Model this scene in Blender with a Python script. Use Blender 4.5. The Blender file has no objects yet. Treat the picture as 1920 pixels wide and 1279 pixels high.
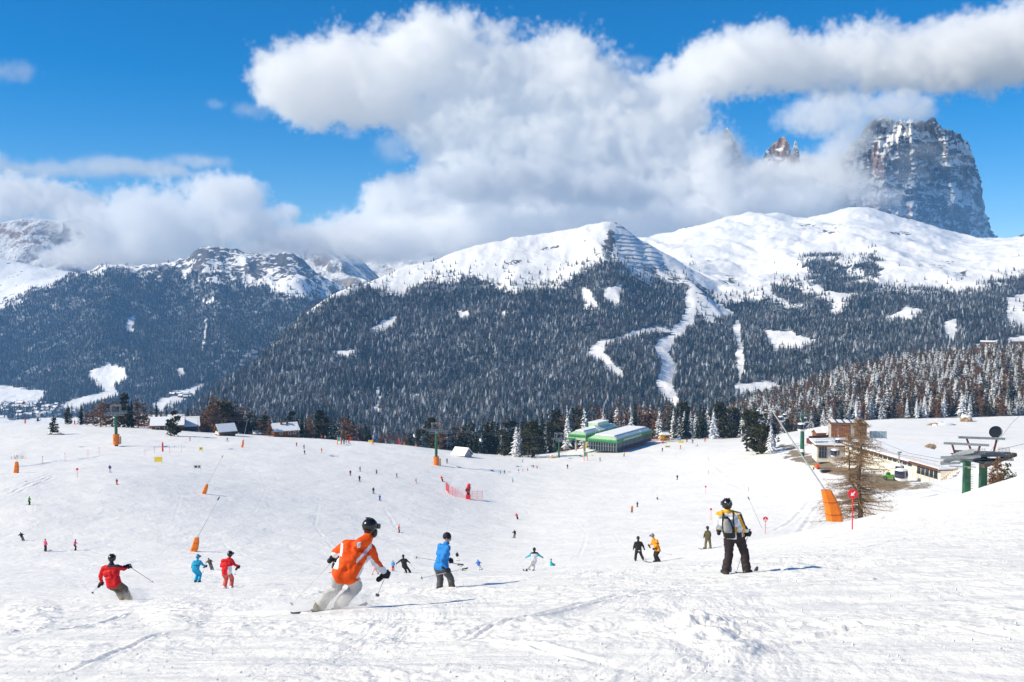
import bpy, bmesh, math, random
import numpy as np
from mathutils import Vector, Matrix, Euler
R = math.radians
scene = bpy.context.scene
COL = scene.collection

# ------------------------------------------------------------------ camera
PW, PH, FPX, HOR = 1920.0, 1279.0, 1867.0, 560.0
PITCH = math.atan((PH/2 - HOR)/FPX)
cp, sp = math.cos(PITCH), math.sin(PITCH)
cam_data = bpy.data.cameras.new('camera')
cam_data.sensor_fit = 'HORIZONTAL'
cam_data.sensor_width = 36.0
cam_data.lens = 36.0*FPX/PW
cam_data.clip_start = 0.5
cam_data.clip_end = 60000.0
cam = bpy.data.objects.new('camera', cam_data)
COL.objects.link(cam)
cam.location = (0, 0, 0)
cam.rotation_euler = (math.pi/2 - PITCH, 0, 0)
scene.camera = cam

# ------------------------------------------------------------------ light
SUN_EL, SUN_AZ = R(36.0), R(-104.0)          # azimuth from +y, clockwise: the sun stands to the left, a little behind
sun_dir = Vector((math.sin(SUN_AZ)*math.cos(SUN_EL), math.cos(SUN_AZ)*math.cos(SUN_EL), math.sin(SUN_EL)))
world = bpy.data.worlds.new('World')
scene.world = world
world.use_nodes = True
wn, wl = world.node_tree.nodes, world.node_tree.links
wn.clear()
w_out = wn.new('ShaderNodeOutputWorld')
w_bg = wn.new('ShaderNodeBackground')
w_bg.inputs['Strength'].default_value = 0.115
sky = wn.new('ShaderNodeTexSky')
sky.sky_type = 'NISHITA'
sky.sun_disc = False
sky.sun_elevation = SUN_EL
sky.sun_rotation = SUN_AZ
sky.altitude = 2300
sky.air_density = 1.0
sky.dust_density = 0.15
sky.ozone_density = 3.5
w_hs = wn.new('ShaderNodeHueSaturation')       # the deep, polarised blue of high mountain air
w_hs.inputs['Saturation'].default_value = 1.46
wl.new(sky.outputs[0], w_hs.inputs['Color'])
wl.new(w_hs.outputs[0], w_bg.inputs['Color'])
wl.new(w_bg.outputs[0], w_out.inputs['Surface'])

sun_data = bpy.data.lights.new('sun', 'SUN')
sun_data.energy = 5.0
sun_data.angle = R(0.55)
sun_data.color = (1.0, 0.89, 0.68)
sun = bpy.data.objects.new('sun', sun_data)
COL.objects.link(sun)
sun.rotation_euler = sun_dir.to_track_quat('Z', 'Y').to_euler()

vs = scene.view_settings
vs.view_transform = 'Standard'
vs.look = 'None'
vs.exposure = 0.26
vs.gamma = 1.0
vs.use_curve_mapping = False
scene.render.engine = 'CYCLES'
cy = scene.cycles
cy.use_denoising = True
cy.max_bounces = 90
cy.diffuse_bounces = 7
cy.glossy_bounces = 2
cy.transparent_max_bounces = 8
cy.volume_bounces = 80
cy.volume_step_rate = 1.0
cy.volume_max_steps = 512
cy.caustics_reflective = False
cy.caustics_refractive = False
cy.use_adaptive_sampling = False

# ------------------------------------------------------------------ pixel <-> place
def at(px, py, D):
    """point that the photograph shows at (px, py), at depth D (metres along +y)"""
    u = (px - PW/2)/FPX; v = (PH/2 - py)/FPX
    k = D/(cp + v*sp)
    return Vector((u*k, D, (-sp + v*cp)*k))
def z_of(py, D):
    v = (PH/2 - py)/FPX
    return (-sp + v*cp)*D/(cp + v*sp)
def to_px(X, Y, Z):
    f = Y*cp - Z*sp; up = Y*sp + Z*cp
    return PW/2 + FPX*X/f, PH/2 - FPX*up/f

# ------------------------------------------------------------------ noise (numpy)
def _hash(ix, iy, seed):
    h = (ix.astype(np.int64)*374761393 + iy.astype(np.int64)*668265263 + seed*974711) & 0x7fffffff
    h = ((h ^ (h >> 13))*1274126177) & 0x7fffffff
    h = (h ^ (h >> 16)) & 0x7fffffff
    return h
def pnoise(x, y, seed=0):
    x = np.asarray(x, float); y = np.asarray(y, float)
    x0 = np.floor(x); y0 = np.floor(y)
    fx = x - x0; fy = y - y0
    ux = fx*fx*fx*(fx*(fx*6 - 15) + 10); uy = fy*fy*fy*(fy*(fy*6 - 15) + 10)
    def g(ax, ay, dx, dy):
        a = _hash(ax, ay, seed)*(2*math.pi/0x7fffffff)
        return np.cos(a)*dx + np.sin(a)*dy
    n00 = g(x0, y0, fx, fy); n10 = g(x0 + 1, y0, fx - 1, fy)
    n01 = g(x0, y0 + 1, fx, fy - 1); n11 = g(x0 + 1, y0 + 1, fx - 1, fy - 1)
    return 1.5*((n00*(1 - ux) + n10*ux)*(1 - uy) + (n01*(1 - ux) + n11*ux)*uy)
def fbm(x, y, octv=4, seed=0, gain=0.5, lac=2.03):
    s = 0; a = 1.0; t = 0
    for i in range(octv):
        s = s + a*pnoise(x, y, seed + i*17); t += a
        x = x*lac + 13.7; y = y*lac - 7.3; a *= gain
    return s/t
def ridged(x, y, octv=4, seed=0, gain=0.5, lac=2.1):
    s = 0; a = 1.0; t = 0
    for i in range(octv):
        s = s + a*(1 - 2*np.abs(pnoise(x, y, seed + i*31))); t += a
        x = x*lac + 3.1; y = y*lac + 9.2; a *= gain
    return s/t
def sstep(a, b, x):
    t = np.clip((x - a)/(b - a), 0, 1)
    return t*t*(3 - 2*t)
def in_poly(px, py, poly):
    px = np.asarray(px); py = np.asarray(py)
    inside = np.zeros(px.shape, bool)
    n = len(poly); j = n - 1
    for i in range(n):
        xi, yi = poly[i]; xj, yj = poly[j]
        if yi != yj:
            c = ((yi > py) != (yj > py)) & (px < (xj - xi)*(py - yi)/(yj - yi) + xi)
            inside ^= c
        j = i
    return inside

# ------------------------------------------------------------------ object helpers
def tag(o, label=None, cat=None, group=None, kind=None):
    if label: o['label'] = label
    if cat: o['category'] = cat
    if group: o['group'] = group
    if kind: o['kind'] = kind
    return o
def empty(name, loc=(0, 0, 0), rz=0.0, label=None, cat=None, group=None):
    o = bpy.data.objects.new(name, None)
    o.empty_display_size = 0.2
    COL.objects.link(o)
    o.location = loc; o.rotation_euler = (0, 0, rz)
    return tag(o, label, cat, group)
def link(name, me, mats=None, parent=None, loc=None):
    o = bpy.data.objects.new(name, me)
    COL.objects.link(o)
    if mats is not None:
        for m in (mats if isinstance(mats, (list, tuple)) else [mats]):
            me.materials.append(m)
    if parent is not None: o.parent = parent
    if loc is not None: o.location = loc
    return o
def copy_tree(o, parent=None):
    c = o.copy(); COL.objects.link(c); c.parent = parent
    for ch in o.children: copy_tree(ch, c)
    return c
def np_mesh(name, verts, faces, smooth=True):
    """verts (n,3); faces (m,3) or (m,4) int array"""
    me = bpy.data.meshes.new(name)
    verts = np.asarray(verts, np.float32); faces = np.asarray(faces, np.int32)
    n, k = faces.shape
    me.vertices.add(len(verts)); me.vertices.foreach_set('co', verts.ravel())
    me.loops.add(n*k); me.loops.foreach_set('vertex_index', faces.ravel())
    me.polygons.add(n)
    me.polygons.foreach_set('loop_start', np.arange(0, n*k, k, dtype=np.int32))
    me.polygons.foreach_set('loop_total', np.full(n, k, np.int32))
    me.polygons.foreach_set('use_smooth', np.full(n, smooth, bool))
    me.update(calc_edges=True); me.validate()
    return me
def grid_faces(nr, nc):
    i = np.arange(nr*nc).reshape(nr, nc)
    return np.stack([i[:-1, :-1], i[:-1, 1:], i[1:, 1:], i[1:, :-1]], -1).reshape(-1, 4)
def set_attr(me, name, vals):
    a = me.attributes.new(name, 'FLOAT', 'POINT')
    a.data.foreach_set('value', np.asarray(vals, np.float32).ravel())

class MB:
    """collects boxes, bars, tubes and lofts; build() links them as one mesh object"""
    def __init__(self): self.v = []; self.f = []; self.mi = []; self.cur = 0
    def add(self, vs_, fs_):
        b = len(self.v); self.v += [tuple(p) for p in vs_]
        self.f += [tuple(b + i for i in f) for f in fs_]; self.mi += [self.cur]*len(fs_)
        return self
    def box(self, c, s, rz=0.0, M=None):
        x, y, z = s[0]/2, s[1]/2, s[2]/2
        ps = [Vector((a*x, b*y, d*z)) for a in (-1, 1) for b in (-1, 1) for d in (-1, 1)]
        m = Matrix.Rotation(rz, 3, 'Z') if M is None else M
        ps = [m @ p + Vector(c) for p in ps]
        return self.add(ps, [(0, 1, 3, 2), (4, 6, 7, 5), (0, 4, 5, 1), (2, 3, 7, 6), (0, 2, 6, 4), (1, 5, 7, 3)])
    def tube(self, p0, p1, r0, r1=None, n=8, caps=True):
        r1 = r0 if r1 is None else r1
        p0, p1 = Vector(p0), Vector(p1); d = p1 - p0
        if d.length < 1e-6: return self
        q = d.to_track_quat('Z', 'Y')
        ring = [q @ Vector((math.cos(2*math.pi*i/n), math.sin(2*math.pi*i/n), 0)) for i in range(n)]
        ps = [p0 + a*r0 for a in ring] + [p1 + a*r1 for a in ring]
        fs = [(i, (i + 1) % n, n + (i + 1) % n, n + i) for i in range(n)]
        if caps: fs += [tuple(range(n - 1, -1, -1)), tuple(range(n, 2*n))]
        return self.add(ps, fs)
    def path(self, pts, r, n=6):
        for a, b in zip(pts[:-1], pts[1:]): self.tube(a, b, r, n=n)
        return self
    def bar(self, p0, p1, w, h):
        p0, p1 = Vector(p0), Vector(p1); d = p1 - p0
        q = d.to_track_quat('Y', 'Z').to_matrix()
        return self.box((p0 + p1)/2, (w, d.length, h), M=q)
    def loft(self, rings, caps=True):
        n = len(rings[0]); vs_ = [p for r in rings for p in r]; fs = []
        for k in range(len(rings) - 1):
            fs += [(k*n + i, k*n + (i + 1) % n, (k + 1)*n + (i + 1) % n, (k + 1)*n + i) for i in range(n)]
        if caps: fs += [tuple(range(n - 1, -1, -1)), tuple((len(rings) - 1)*n + i for i in range(n))]
        return self.add(vs_, fs)
    def ellip(self, c, r, nu=10, nv=7):
        rings = []
        for j in range(1, nv):
            t = math.pi*j/nv
            rings.append([(c[0] + r[0]*math.sin(t)*math.cos(2*math.pi*i/nu), c[1] + r[1]*math.sin(t)*math.sin(2*math.pi*i/nu), c[2] - r[2]*math.cos(t)) for i in range(nu)])
        return self.loft(rings)
    def mesh(self, name, smooth=False):
        me = bpy.data.meshes.new(name)
        me.from_pydata([tuple(p) for p in self.v], [], self.f)
        me.polygons.foreach_set('material_index', self.mi)
        if smooth: me.polygons.foreach_set('use_smooth', [True]*len(self.f))
        me.update()
        return me
    def build(self, name, mats, parent=None, loc=None, smooth=False):
        return link(name, self.mesh(name, smooth), mats, parent, loc)

# ------------------------------------------------------------------ materials
_M = {}
def nodes_of(name):
    m = bpy.data.materials.new(name); m.use_nodes = True
    nt = m.node_tree; nt.nodes.clear()
    return m, nt.nodes, nt.links
def mth(N, L, op, a, b=None, c=None, clamp=False):
    n = N.new('ShaderNodeMath'); n.operation = op; n.use_clamp = clamp
    for i, x in enumerate((a, b, c)):
        if x is None: continue
        if isinstance(x, (int, float)): n.inputs[i].default_value = x
        else: L.new(x, n.inputs[i])
    return n.outputs[0]
def mixc(N, L, f, a, b):
    n = N.new('ShaderNodeMix'); n.data_type = 'RGBA'
    for k, x in ((0, f), (6, a), (7, b)):
        if isinstance(x, (int, float)): n.inputs[k].default_value = x
        elif isinstance(x, tuple): n.inputs[k].default_value = (*x[:3], 1)
        else: L.new(x, n.inputs[k])
    return n.outputs[2]
def noise_n(N, L, vec, scale, detail=4, rough=0.55, dist=0.0):
    n = N.new('ShaderNodeTexNoise'); n.inputs['Scale'].default_value = scale
    n.inputs['Detail'].default_value = detail; n.inputs['Roughness'].default_value = rough
    n.inputs['Distortion'].default_value = dist
    if vec is not None: L.new(vec, n.inputs['Vector'])
    return n.outputs['Fac']
def ramp(N, L, x, a, b):
    n = N.new('ShaderNodeMapRange'); n.interpolation_type = 'SMOOTHSTEP'
    L.new(x, n.inputs[0]); n.inputs[1].default_value = a; n.inputs[2].default_value = b
    return n.outputs[0]
def bsdf(N, L, col, rough=0.6, spec=0.3, metal=0.0, bump=None):
    b = N.new('ShaderNodeBsdfPrincipled')
    o = N.new('ShaderNodeOutputMaterial')
    for k, x in (('Base Color', col), ('Roughness', rough), ('Specular IOR Level', spec), ('Metallic', metal)):
        if isinstance(x, tuple): b.inputs[k].default_value = (*x[:3], 1)
        elif isinstance(x, (int, float)): b.inputs[k].default_value = x
        else: L.new(x, b.inputs[k])
    if bump is not None: L.new(bump, b.inputs['Normal'])
    L.new(b.outputs[0], o.inputs['Surface'])
    return b
def bump_n(N, L, h, strength, dist, normal=None):
    b = N.new('ShaderNodeBump'); b.inputs['Strength'].default_value = strength
    b.inputs['Distance'].default_value = dist; L.new(h, b.inputs['Height'])
    if normal is not None: L.new(normal, b.inputs['Normal'])
    return b.outputs[0]
def paint(name, col, rough=0.5, spec=0.35, metal=0.0, var=0.18, scale=6.0, bump=0.0):
    """plain painted / woven surface with uneven tone and a little relief"""
    if name in _M: return _M[name]
    m, N, L = nodes_of(name)
    tc = N.new('ShaderNodeTexCoord').outputs['Object']
    n1 = noise_n(N, L, tc, scale, 5, 0.6)
    f = ramp(N, L, n1, 0.3, 0.7)
    c = mixc(N, L, f, tuple(x*(1 - var) for x in col), tuple(min(1, x*(1 + var)) for x in col))
    rr = mth(N, L, 'MULTIPLY_ADD', n1, 0.2, rough - 0.1)
    bp = bump_n(N, L, noise_n(N, L, tc, scale*4, 4), bump, 0.02) if bump else None
    bsdf(N, L, c, rr, spec, metal, bp)
    _M[name] = m
    return m
# ================================================================== terrain
def pl(pts):
    xs = [p[0] for p in pts]; ys = [p[1] for p in pts]
    return lambda x: np.interp(x, xs, ys)

# --- the piste in front: the picture height y of the ground at depth D, per column
ND = [5, 10, 16, 28, 40, 55, 75, 100, 130, 170, 210, 260, 320, 380, 450, 480, 520]
def plane_y(px, D):
    X = (px - 960)/FPX*D
    z = -1.6 - 0.20*D - 0.0015*max(0, D - 10)**2 + 0.07*X
    return HOR + FPX*(-z)/D
NC = {
 -300: [1140, 1120, 1095, 1060, 1020, 945, 890, 868, 850, 820, 790, 785, 800],
 0:    [1126, 1105, 1085, 1057, 1018, 927, 884, 867, 850, 820, 790, 787, 800],
 240:  [1113, 1098, 1081, 1054, 1022, 945, 890, 867, 848, 822, 798, 795, 805],
 480:  [1102, 1090, 1076, 1054, 1031, 976, 932, 893, 857, 833, 815, 812, 822],
 720:  [1092, 1082, 1073, 1058, 1040, 1006, 972, 922, 884, 856, 827, 825, 838],
 960:  [1087, 1078, 1070, 1058, 1043, 1022, 998, 963, 925, 887, 858, 852, 865],
 1200: [1075, 1062, 1048, 1035, 1020, 1000, 978, 950, 916, 893, 848, 833, 815],
 1440: [1038, 1025, 1012, 1003, 1000, 980, 955, 920, 880, 850, 828, 822, 818],
 1600: [1012, 990, 973, 990, 998, 955, 915, 876, 840, 818, 806, 800, 793],
 1760: [985, 955, 937, 955, 958, 928, 900, 872, 832, 813, 803, 799, 792],
 1920: [955, 915, 884, 896, 915, 900, 870, 846, 827, 813, 800, 795, 786],
 2250: [900, 850, 815, 820, 840, 850, 840, 825, 812, 800, 790, 785, 780],
}
def smooth1(a, k, axis):
    ker = np.exp(-0.5*(np.arange(-3*k, 3*k + 1)/k)**2); ker /= ker.sum()
    pad = [(0, 0)]*a.ndim; pad[axis] = (3*k, 3*k)
    b = np.pad(a, pad, mode='edge')
    return np.apply_along_axis(lambda r: np.convolve(r, ker, 'valid'), axis, b)
TS = np.linspace(-0.78, 0.78, 261)                       # tan(azimuth)
TD = np.exp(np.linspace(math.log(4), math.log(620), 420))
def build_table():
    cols = sorted(NC); Z = []
    for c in cols:
        ys = [plane_y(c, d) for d in ND[:4]] + NC[c]
        zs = [z_of(y, d) for y, d in zip(ys, ND)]
        d2 = ND + [620]; zs = zs + [zs[-1] - (16 if c < 1480 else -2)]
        Z.append(np.interp(np.log(TD), np.log(d2), zs))
    Z = np.array(Z)                                      # (cols, D)
    sc = (np.array(cols) - 960)/FPX
    T = np.array([np.interp(TS, sc, Z[:, k]) for k in range(len(TD))])   # (D, s)
    T = smooth1(T, 5, 0); T = smooth1(T, 5, 1)
    return T
TAB = build_table()
def near_z(X, Y):
    Y = np.maximum(np.asarray(Y, float), 4.01); s = np.asarray(X, float)/Y
    fi = np.clip(np.log(Y/4)/math.log(620/4)*(len(TD) - 1), 0, len(TD) - 1.001)
    fj = np.clip((s - TS[0])/(TS[-1] - TS[0])*(len(TS) - 1), 0, len(TS) - 1.001)
    i = fi.astype(int); j = fj.astype(int); a = fi - i; b = fj - j
    return (TAB[i, j]*(1 - a)*(1 - b) + TAB[i + 1, j]*a*(1 - b) + TAB[i, j + 1]*(1 - a)*b + TAB[i + 1, j + 1]*a*b)
def bump_at(X, Y, x0, y0, r, h):
    return h*np.exp(-(((X - x0)**2 + (Y - y0)**2)/(r*r)))
MOUNDS = []                                              # (x, y, r, h): heaps of snow under pylons, beside sheds
def ground(X, Y):
    """height of the piste without its fine churned relief"""
    X = np.asarray(X, float); Y = np.asarray(Y, float)
    z = near_z(X, Y)
    z = z + 0.35*fbm(X/14, Y/14, 3, 5)*sstep(30, 90, Y) + 0.05*fbm(X/2.6, Y/2.6, 2, 8)*sstep(8, 14, Y)
    for (x0, y0, r, h) in MOUNDS: z = z + bump_at(X, Y, x0, y0, r, h)
    w = sstep(70, 82, X)*(1 - sstep(99.5, 102, X))*sstep(206, 216, Y)*(1 - sstep(276, 300, Y))      # levelled yard of the valley station
    return z*(1 - w) + np.minimum(z, -43.7 + 0.15*fbm(X/5, Y/5, 2, 9))*w
def gz(x, y): return float(ground(np.array([x]), np.array([y]))[0])
def gp(px, py, D0=8, D1=600):
    """where the sight line through (px, py) meets the piste"""
    Ds = np.exp(np.linspace(math.log(D0), math.log(D1), 900))
    u = (px - PW/2)/FPX; v = (PH/2 - py)/FPX
    k = Ds/(cp + v*sp)
    d = (-sp + v*cp)*k - ground(u*k, Ds)
    below = np.where(d <= 0)[0]
    i = below[0] if len(below) else int(np.argmin(np.where(Ds < 490, d/Ds, 9)))
    if not len(below):
        p = at(px, py, Ds[i]); return Vector((p.x, p.y, gz(p.x, p.y)))
    if i > 0:
        t = d[i - 1]/(d[i - 1] - d[i]) if d[i - 1] > d[i] else 0
        D = Ds[i - 1] + t*(Ds[i] - Ds[i - 1])
    else: D = Ds[0]
    p = at(px, py, D)
    return Vector((p.x, p.y, gz(p.x, p.y)))
def gd(px, D):
    """the piste in picture column px at depth D"""
    x = (px - 960)/FPX*D
    for _ in range(4):
        z = gz(x, D); X, Y = to_px(x, D, z); x += (px - X)/FPX*D
    return Vector((x, D, gz(x, D)))

def snow_material():
    m, N, L = nodes_of('piste_snow')
    pos = N.new('ShaderNodeNewGeometry').outputs['Position']
    mp = N.new('ShaderNodeMapping'); mp.inputs['Scale'].default_value = (1, 0.55, 1); mp.inputs['Rotation'].default_value = (0, 0, R(-24))
    L.new(pos, mp.inputs['Vector'])
    dist = mth(N, L, 'DIVIDE', mth(N, L, 'ADD', N.new('ShaderNodeSeparateXYZ').outputs[1], 0.0), 1.0)
    sepn = [n for n in N if n.type == 'SEPXYZ'][0]; L.new(pos, sepn.inputs[0])
    n1 = noise_n(N, L, mp.outputs[0], 0.05, 5, 0.6)
    n2 = noise_n(N, L, mp.outputs[0], 1.7, 6, 0.65, 0.4)
    n3 = noise_n(N, L, pos, 9.0, 6, 0.7)
    n4 = noise_n(N, L, mp.outputs[0], 0.33, 5, 0.62, 0.8)
    c = mixc(N, L, ramp(N, L, n1, 0.35, 0.68), (0.885, 0.875, 0.85), (0.93, 0.915, 0.885))
    c = mixc(N, L, mth(N, L, 'MULTIPLY', ramp(N, L, n4, 0.45, 0.75), 0.4), c, (0.85, 0.845, 0.83))
    # soil and mud showing through by the valley station
    da = N.new('ShaderNodeAttribute'); da.attribute_name = 'soil'
    mud = mixc(N, L, ramp(N, L, n3, 0.35, 0.65), (0.20, 0.15, 0.09), (0.32, 0.26, 0.18))
    sf = ramp(N, L, mth(N, L, 'ADD', da.outputs['Fac'], mth(N, L, 'MULTIPLY_ADD', n2, 0.9, -0.45)), 0.4, 0.62)
    c = mixc(N, L, sf, c, mud)
    near = ramp(N, L, dist, 120, 10)
    b1 = bump_n(N, L, n2, 0.35, 0.12)
    b2 = N.new('ShaderNodeBump'); b2.inputs['Distance'].default_value = 0.035
    L.new(mth(N, L, 'MULTIPLY_ADD', near, 0.75, 0.1), b2.inputs['Strength']); L.new(n3, b2.inputs['Height']); L.new(b1, b2.inputs['Normal'])
    b3 = bump_n(N, L, n4, 0.35, 0.6, b2.outputs[0])
    bsdf(N, L, c, 0.62, 0.25, 0.0, b3)
    return m
SNOW = snow_material()
SOIL = [(gp_, r) for gp_, r in ()]                        # filled below once the ground exists
def ellipse_px(px, py, cx, cy_, rx, ry): return 1 - np.sqrt(((px - cx)/rx)**2 + ((py - cy_)/ry)**2)

def build_near():
    MOUNDS.extend([])
    # rows spaced evenly on the picture in the foreground, evenly in depth further out
    rows = [6.0]
    while rows[-1] < 520:
        d = rows[-1]
        rows.append(d + max(0.0026*d*(1 + d/90), 0.022) if d < 60 else d + 0.0042*d)
    Y = np.array(rows)[:, None]; nc = 900
    S = np.linspace(-0.66, 0.66, nc)[None, :]
    X = S*Y; Yg = np.repeat(Y, nc, 1)
    z = ground(X, Yg)
    # churned snow: lumps and scraped streaks, strongest on the steep lip in front
    px, py = to_px(X, Yg, z)
    a = R(-24); xr = X*math.cos(a) + Yg*math.sin(a); yr = -X*math.sin(a) + Yg*math.cos(a)
    patch = sstep(-0.25, 0.35, fbm(xr/7, yr/2.6, 3, 41))
    fade = 1 - sstep(26, 70, Yg)
    lump = np.maximum(0, fbm(xr/0.62, yr/0.42, 4, 3, 0.6))**1.3
    lump2 = np.maximum(0, ridged(xr/1.6, yr/0.8, 3, 19, 0.55) - 0.35)
    z = z + fade*(0.11*lump*patch + 0.04*lump2*patch + 0.024*fbm(X/0.25, Yg/0.25, 3, 77)*(0.25 + patch))
    z = z + fade*0.07*fbm(xr/3.2, yr/0.9, 3, 91) + 0.05*fbm(xr/1.1, yr/0.5, 3, 93)*sstep(20, 60, Yg)*(1 - sstep(120, 260, Yg))
    # blocky heap at the lower right
    for (hx, hy, hr, hh) in ((1330, 1185, 60, 0.17), (1290, 1170, 40, 0.12), (1380, 1215, 60, 0.10), (330, 1150, 70, 0.12), (60, 1150, 60, 0.14)):
        w = np.clip(1 - ((px - hx)/hr)**2 - ((py - hy)/(hr*0.5))**2, 0, 1)
        z = z + hh*w*(0.5 + 0.55*fbm(X/0.4, Yg/0.35, 3, 61) + 0.6*lump)
    # groomer / ski tracks far out on the piste
    X_all, Y_all, z_all = X, Yg, z
    for (pts, wd, dp) in TRACKS:
        for (p, q) in zip(pts[:-1], pts[1:]):
            p0, p1 = TRK(p), TRK(q)
            r0, r1 = np.searchsorted(rows, min(p0.y, p1.y) - 4*wd), np.searchsorted(rows, max(p0.y, p1.y) + 4*wd)
            if r1 <= r0: continue
            X, Yg, z = X_all[r0:r1], Y_all[r0:r1], z_all[r0:r1]
            dx, dy = p1.x - p0.x, p1.y - p0.y; LL = dx*dx + dy*dy
            t = np.clip(((X - p0.x)*dx + (Yg - p0.y)*dy)/LL, 0, 1)
            d = np.hypot(X - p0.x - t*dx, Yg - p0.y - t*dy)
            fd = (sstep(0, .5, t) if p is pts[0] else 1.0)*(1 - sstep(.5, 1, t) if q is pts[-1] else 1.0)*sstep(-.6, .2, fbm(X/2.5, Yg/6, 2, 15))*((t > 0) | (p is pts[0]))
            z_all[r0:r1] = z - fd*(dp*np.exp(-(d/wd)**2) - 0.5*dp*np.exp(-((d - 2.0*wd)/wd)**2))
    X, Yg, z = X_all, Y_all, z_all
    soil = np.zeros_like(z)
    jx = px + 26*fbm(X/9, Yg/14, 3, 71); jy = py + 7*fbm(X/7, Yg/12, 3, 72)
    for (cx, cy_, rx, ry, wgt) in ((1490, 850, 34, 9, .9), (1515, 862, 40, 10, .9), (1545, 872, 44, 11, .9), (1580, 884, 50, 13, .95), (1625, 898, 60, 20, .95), (1665, 908, 60, 20, .9), (1720, 912, 50, 12, .6), (1610, 930, 60, 24, .8), (1475, 838, 30, 7, .9)):
        soil = np.maximum(soil, wgt*np.clip(1.5*ellipse_px(jx, jy, cx, cy_, rx, ry), 0, 1)*(Yg > 100))
    me = np_mesh('ski_slope', np.stack([X, Yg, z], -1).reshape(-1, 3), grid_faces(len(rows), nc)[:, ::-1][:, [3, 2, 1, 0]])
    set_attr(me, 'soil', soil)
    o = link('ski_slope', me, SNOW)
    tag(o, kind='structure')
    return o
TRK = lambda p: gp(*p)
TRACKS = [
 ([(700, 1279), (900, 1180), (1150, 1120), (1300, 1098)], 0.05, 0.035), ([(720, 1279), (915, 1182), (1160, 1122), (1300, 1101)], 0.05, 0.035), ([(1900, 1150), (1600, 1180), (1300, 1240), (1150, 1279)], 0.06, 0.04), ([(1920, 1090), (1650, 1085), (1450, 1110)], 0.06, 0.035),
 ([(0, 1200), (250, 1150), (480, 1148), (600, 1150)], 0.07, 0.05), ([(60, 1279), (300, 1190), (560, 1155)], 0.05, 0.03), ([(1920, 1200), (1750, 1170), (1560, 1165)], 0.05, 0.03), ([(800, 1200), (1000, 1215), (1250, 1279)], 0.06, 0.035),
 ([(1920, 1010), (1700, 1010), (1560, 1035)], 0.06, 0.03), ([(900, 1110), (1050, 1100), (1250, 1085), (1400, 1080)], 0.06, 0.035), ([(300, 1000), (420, 1020), (520, 1060)], 0.12, 0.05), ([(560, 880), (600, 930), (590, 985), (640, 1040)], 0.16, 0.06), ([(820, 905), (850, 960), (830, 1010)], 0.15, 0.05), ([(1080, 890), (1060, 940), (1100, 1000), (1080, 1050)], 0.16, 0.05), ([(300, 880), (340, 930), (320, 990)], 0.14, 0.05), ([(1180, 965), (1150, 1000), (1190, 1040)], 0.12, 0.05), ([(480, 870), (500, 920), (470, 970)], 0.15, 0.05),
 ([(0, 935), (60, 905), (108, 888)], 0.22, 0.13), ([(0, 925), (50, 903), (100, 887)], 0.2, 0.12), ([(20, 930), (70, 908), (110, 890)], 0.2, 0.10), ([(40, 922), (92, 900)], 0.2, 0.10),
 ([(1590, 1000), (1560, 1008)], 0.3, 0.05),
 ([(1470, 1003), (1520, 965), (1550, 925)], 0.35, 0.12), ([(1440, 1000), (1490, 972), (1525, 930)], 0.35, 0.12),
 ([(1330, 865), (1370, 895), (1440, 912)], 0.5, 0.12), ([(1330, 880), (1360, 905), (1400, 918)], 0.45, 0.1),
 ([(1420, 930), (1480, 925), (1520, 915)], 0.5, 0.12), ([(716, 945), (735, 975), (752, 1000)], 0.25, 0.07),
 ([(0, 880), (110, 865), (215, 852)], 0.6, 0.25), ([(250, 855), (330, 862)], 0.5, 0.2),
]

# --- everything beyond the crest: mountains as heightfields over (azimuth, depth)
def layer(contours, px, Y, back=0.45, front=0.6):
    """contours: list of (Dfun, yfun); returns heights on the grid px (1,nc) x Y (nr,1)"""
    x = px[0]; Dk = np.array([c[0](x) for c in contours]); yk = np.array([c[1](x) for c in contours])
    zk = np.array([z_of(yy, dd) for yy, dd in zip(yk, Dk)])
    out = np.full((Y.shape[0], x.size), -2000.0)
    y = Y[:, 0]
    for j in range(x.size):
        zz = np.interp(y, Dk[:, j], zk[:, j])
        zz = np.where(y < Dk[0, j], zk[0, j] - front*(Dk[0, j] - y), zz)
        zz = np.where(y > Dk[-1, j], zk[-1, j] - back*(y - Dk[-1, j]), zz)
        out[:, j] = zz
    return smooth1(out, 4, 1)
C = lambda d: (lambda x: np.full(np.shape(x), float(d)))
RIDGE_MID = pl([(200, 900), (330, 800), (350, 768), (400, 722), (450, 692), (500, 648), (560, 592), (600, 562), (640, 540), (700, 520), (760, 498), (800, 489), (850, 476), (920, 452), (1000, 437), (1080, 424), (1130, 411), (1150, 414), (1180, 430), (1215, 456), (1250, 480), (1300, 503), (1350, 530), (1450, 600), (1600, 760)])
RIDGE_LOW = lambda x: np.where(x < 1100, RIDGE_MID(x), RIDGE_MID(1100) + 0.30*(RIDGE_MID(x) - RIDGE_MID(1100)))
RIDGED_MID = pl([(300, 1700), (450, 2000), (560, 2350), (640, 2550), (760, 2800), (1000, 3000), (1400, 3000)])
MID = [(C(1250), pl([(300, 900), (500, 880), (1500, 860)])),
       (lambda x: 1250 + 0.38*(RIDGED_MID(x) - 1250), lambda x: 865 + 0.42*(RIDGE_LOW(x) - 865)),
       (lambda x: 1250 + 0.72*(RIDGED_MID(x) - 1250), lambda x: 865 + 0.75*(0.6*RIDGE_LOW(x) + 0.4*RIDGE_MID(x) - 865)),
       (RIDGED_MID, RIDGE_MID)]
RIDGE_R = pl([(1000, 800), (1120, 560), (1150, 480), (1180, 450), (1250, 440), (1330, 422), (1400, 405), (1450, 402), (1500, 408), (1545, 405), (1590, 388), (1640, 398), (1700, 412), (1760, 432), (1800, 448), (1870, 452), (1920, 440), (2000, 430), (2300, 420)])
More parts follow.
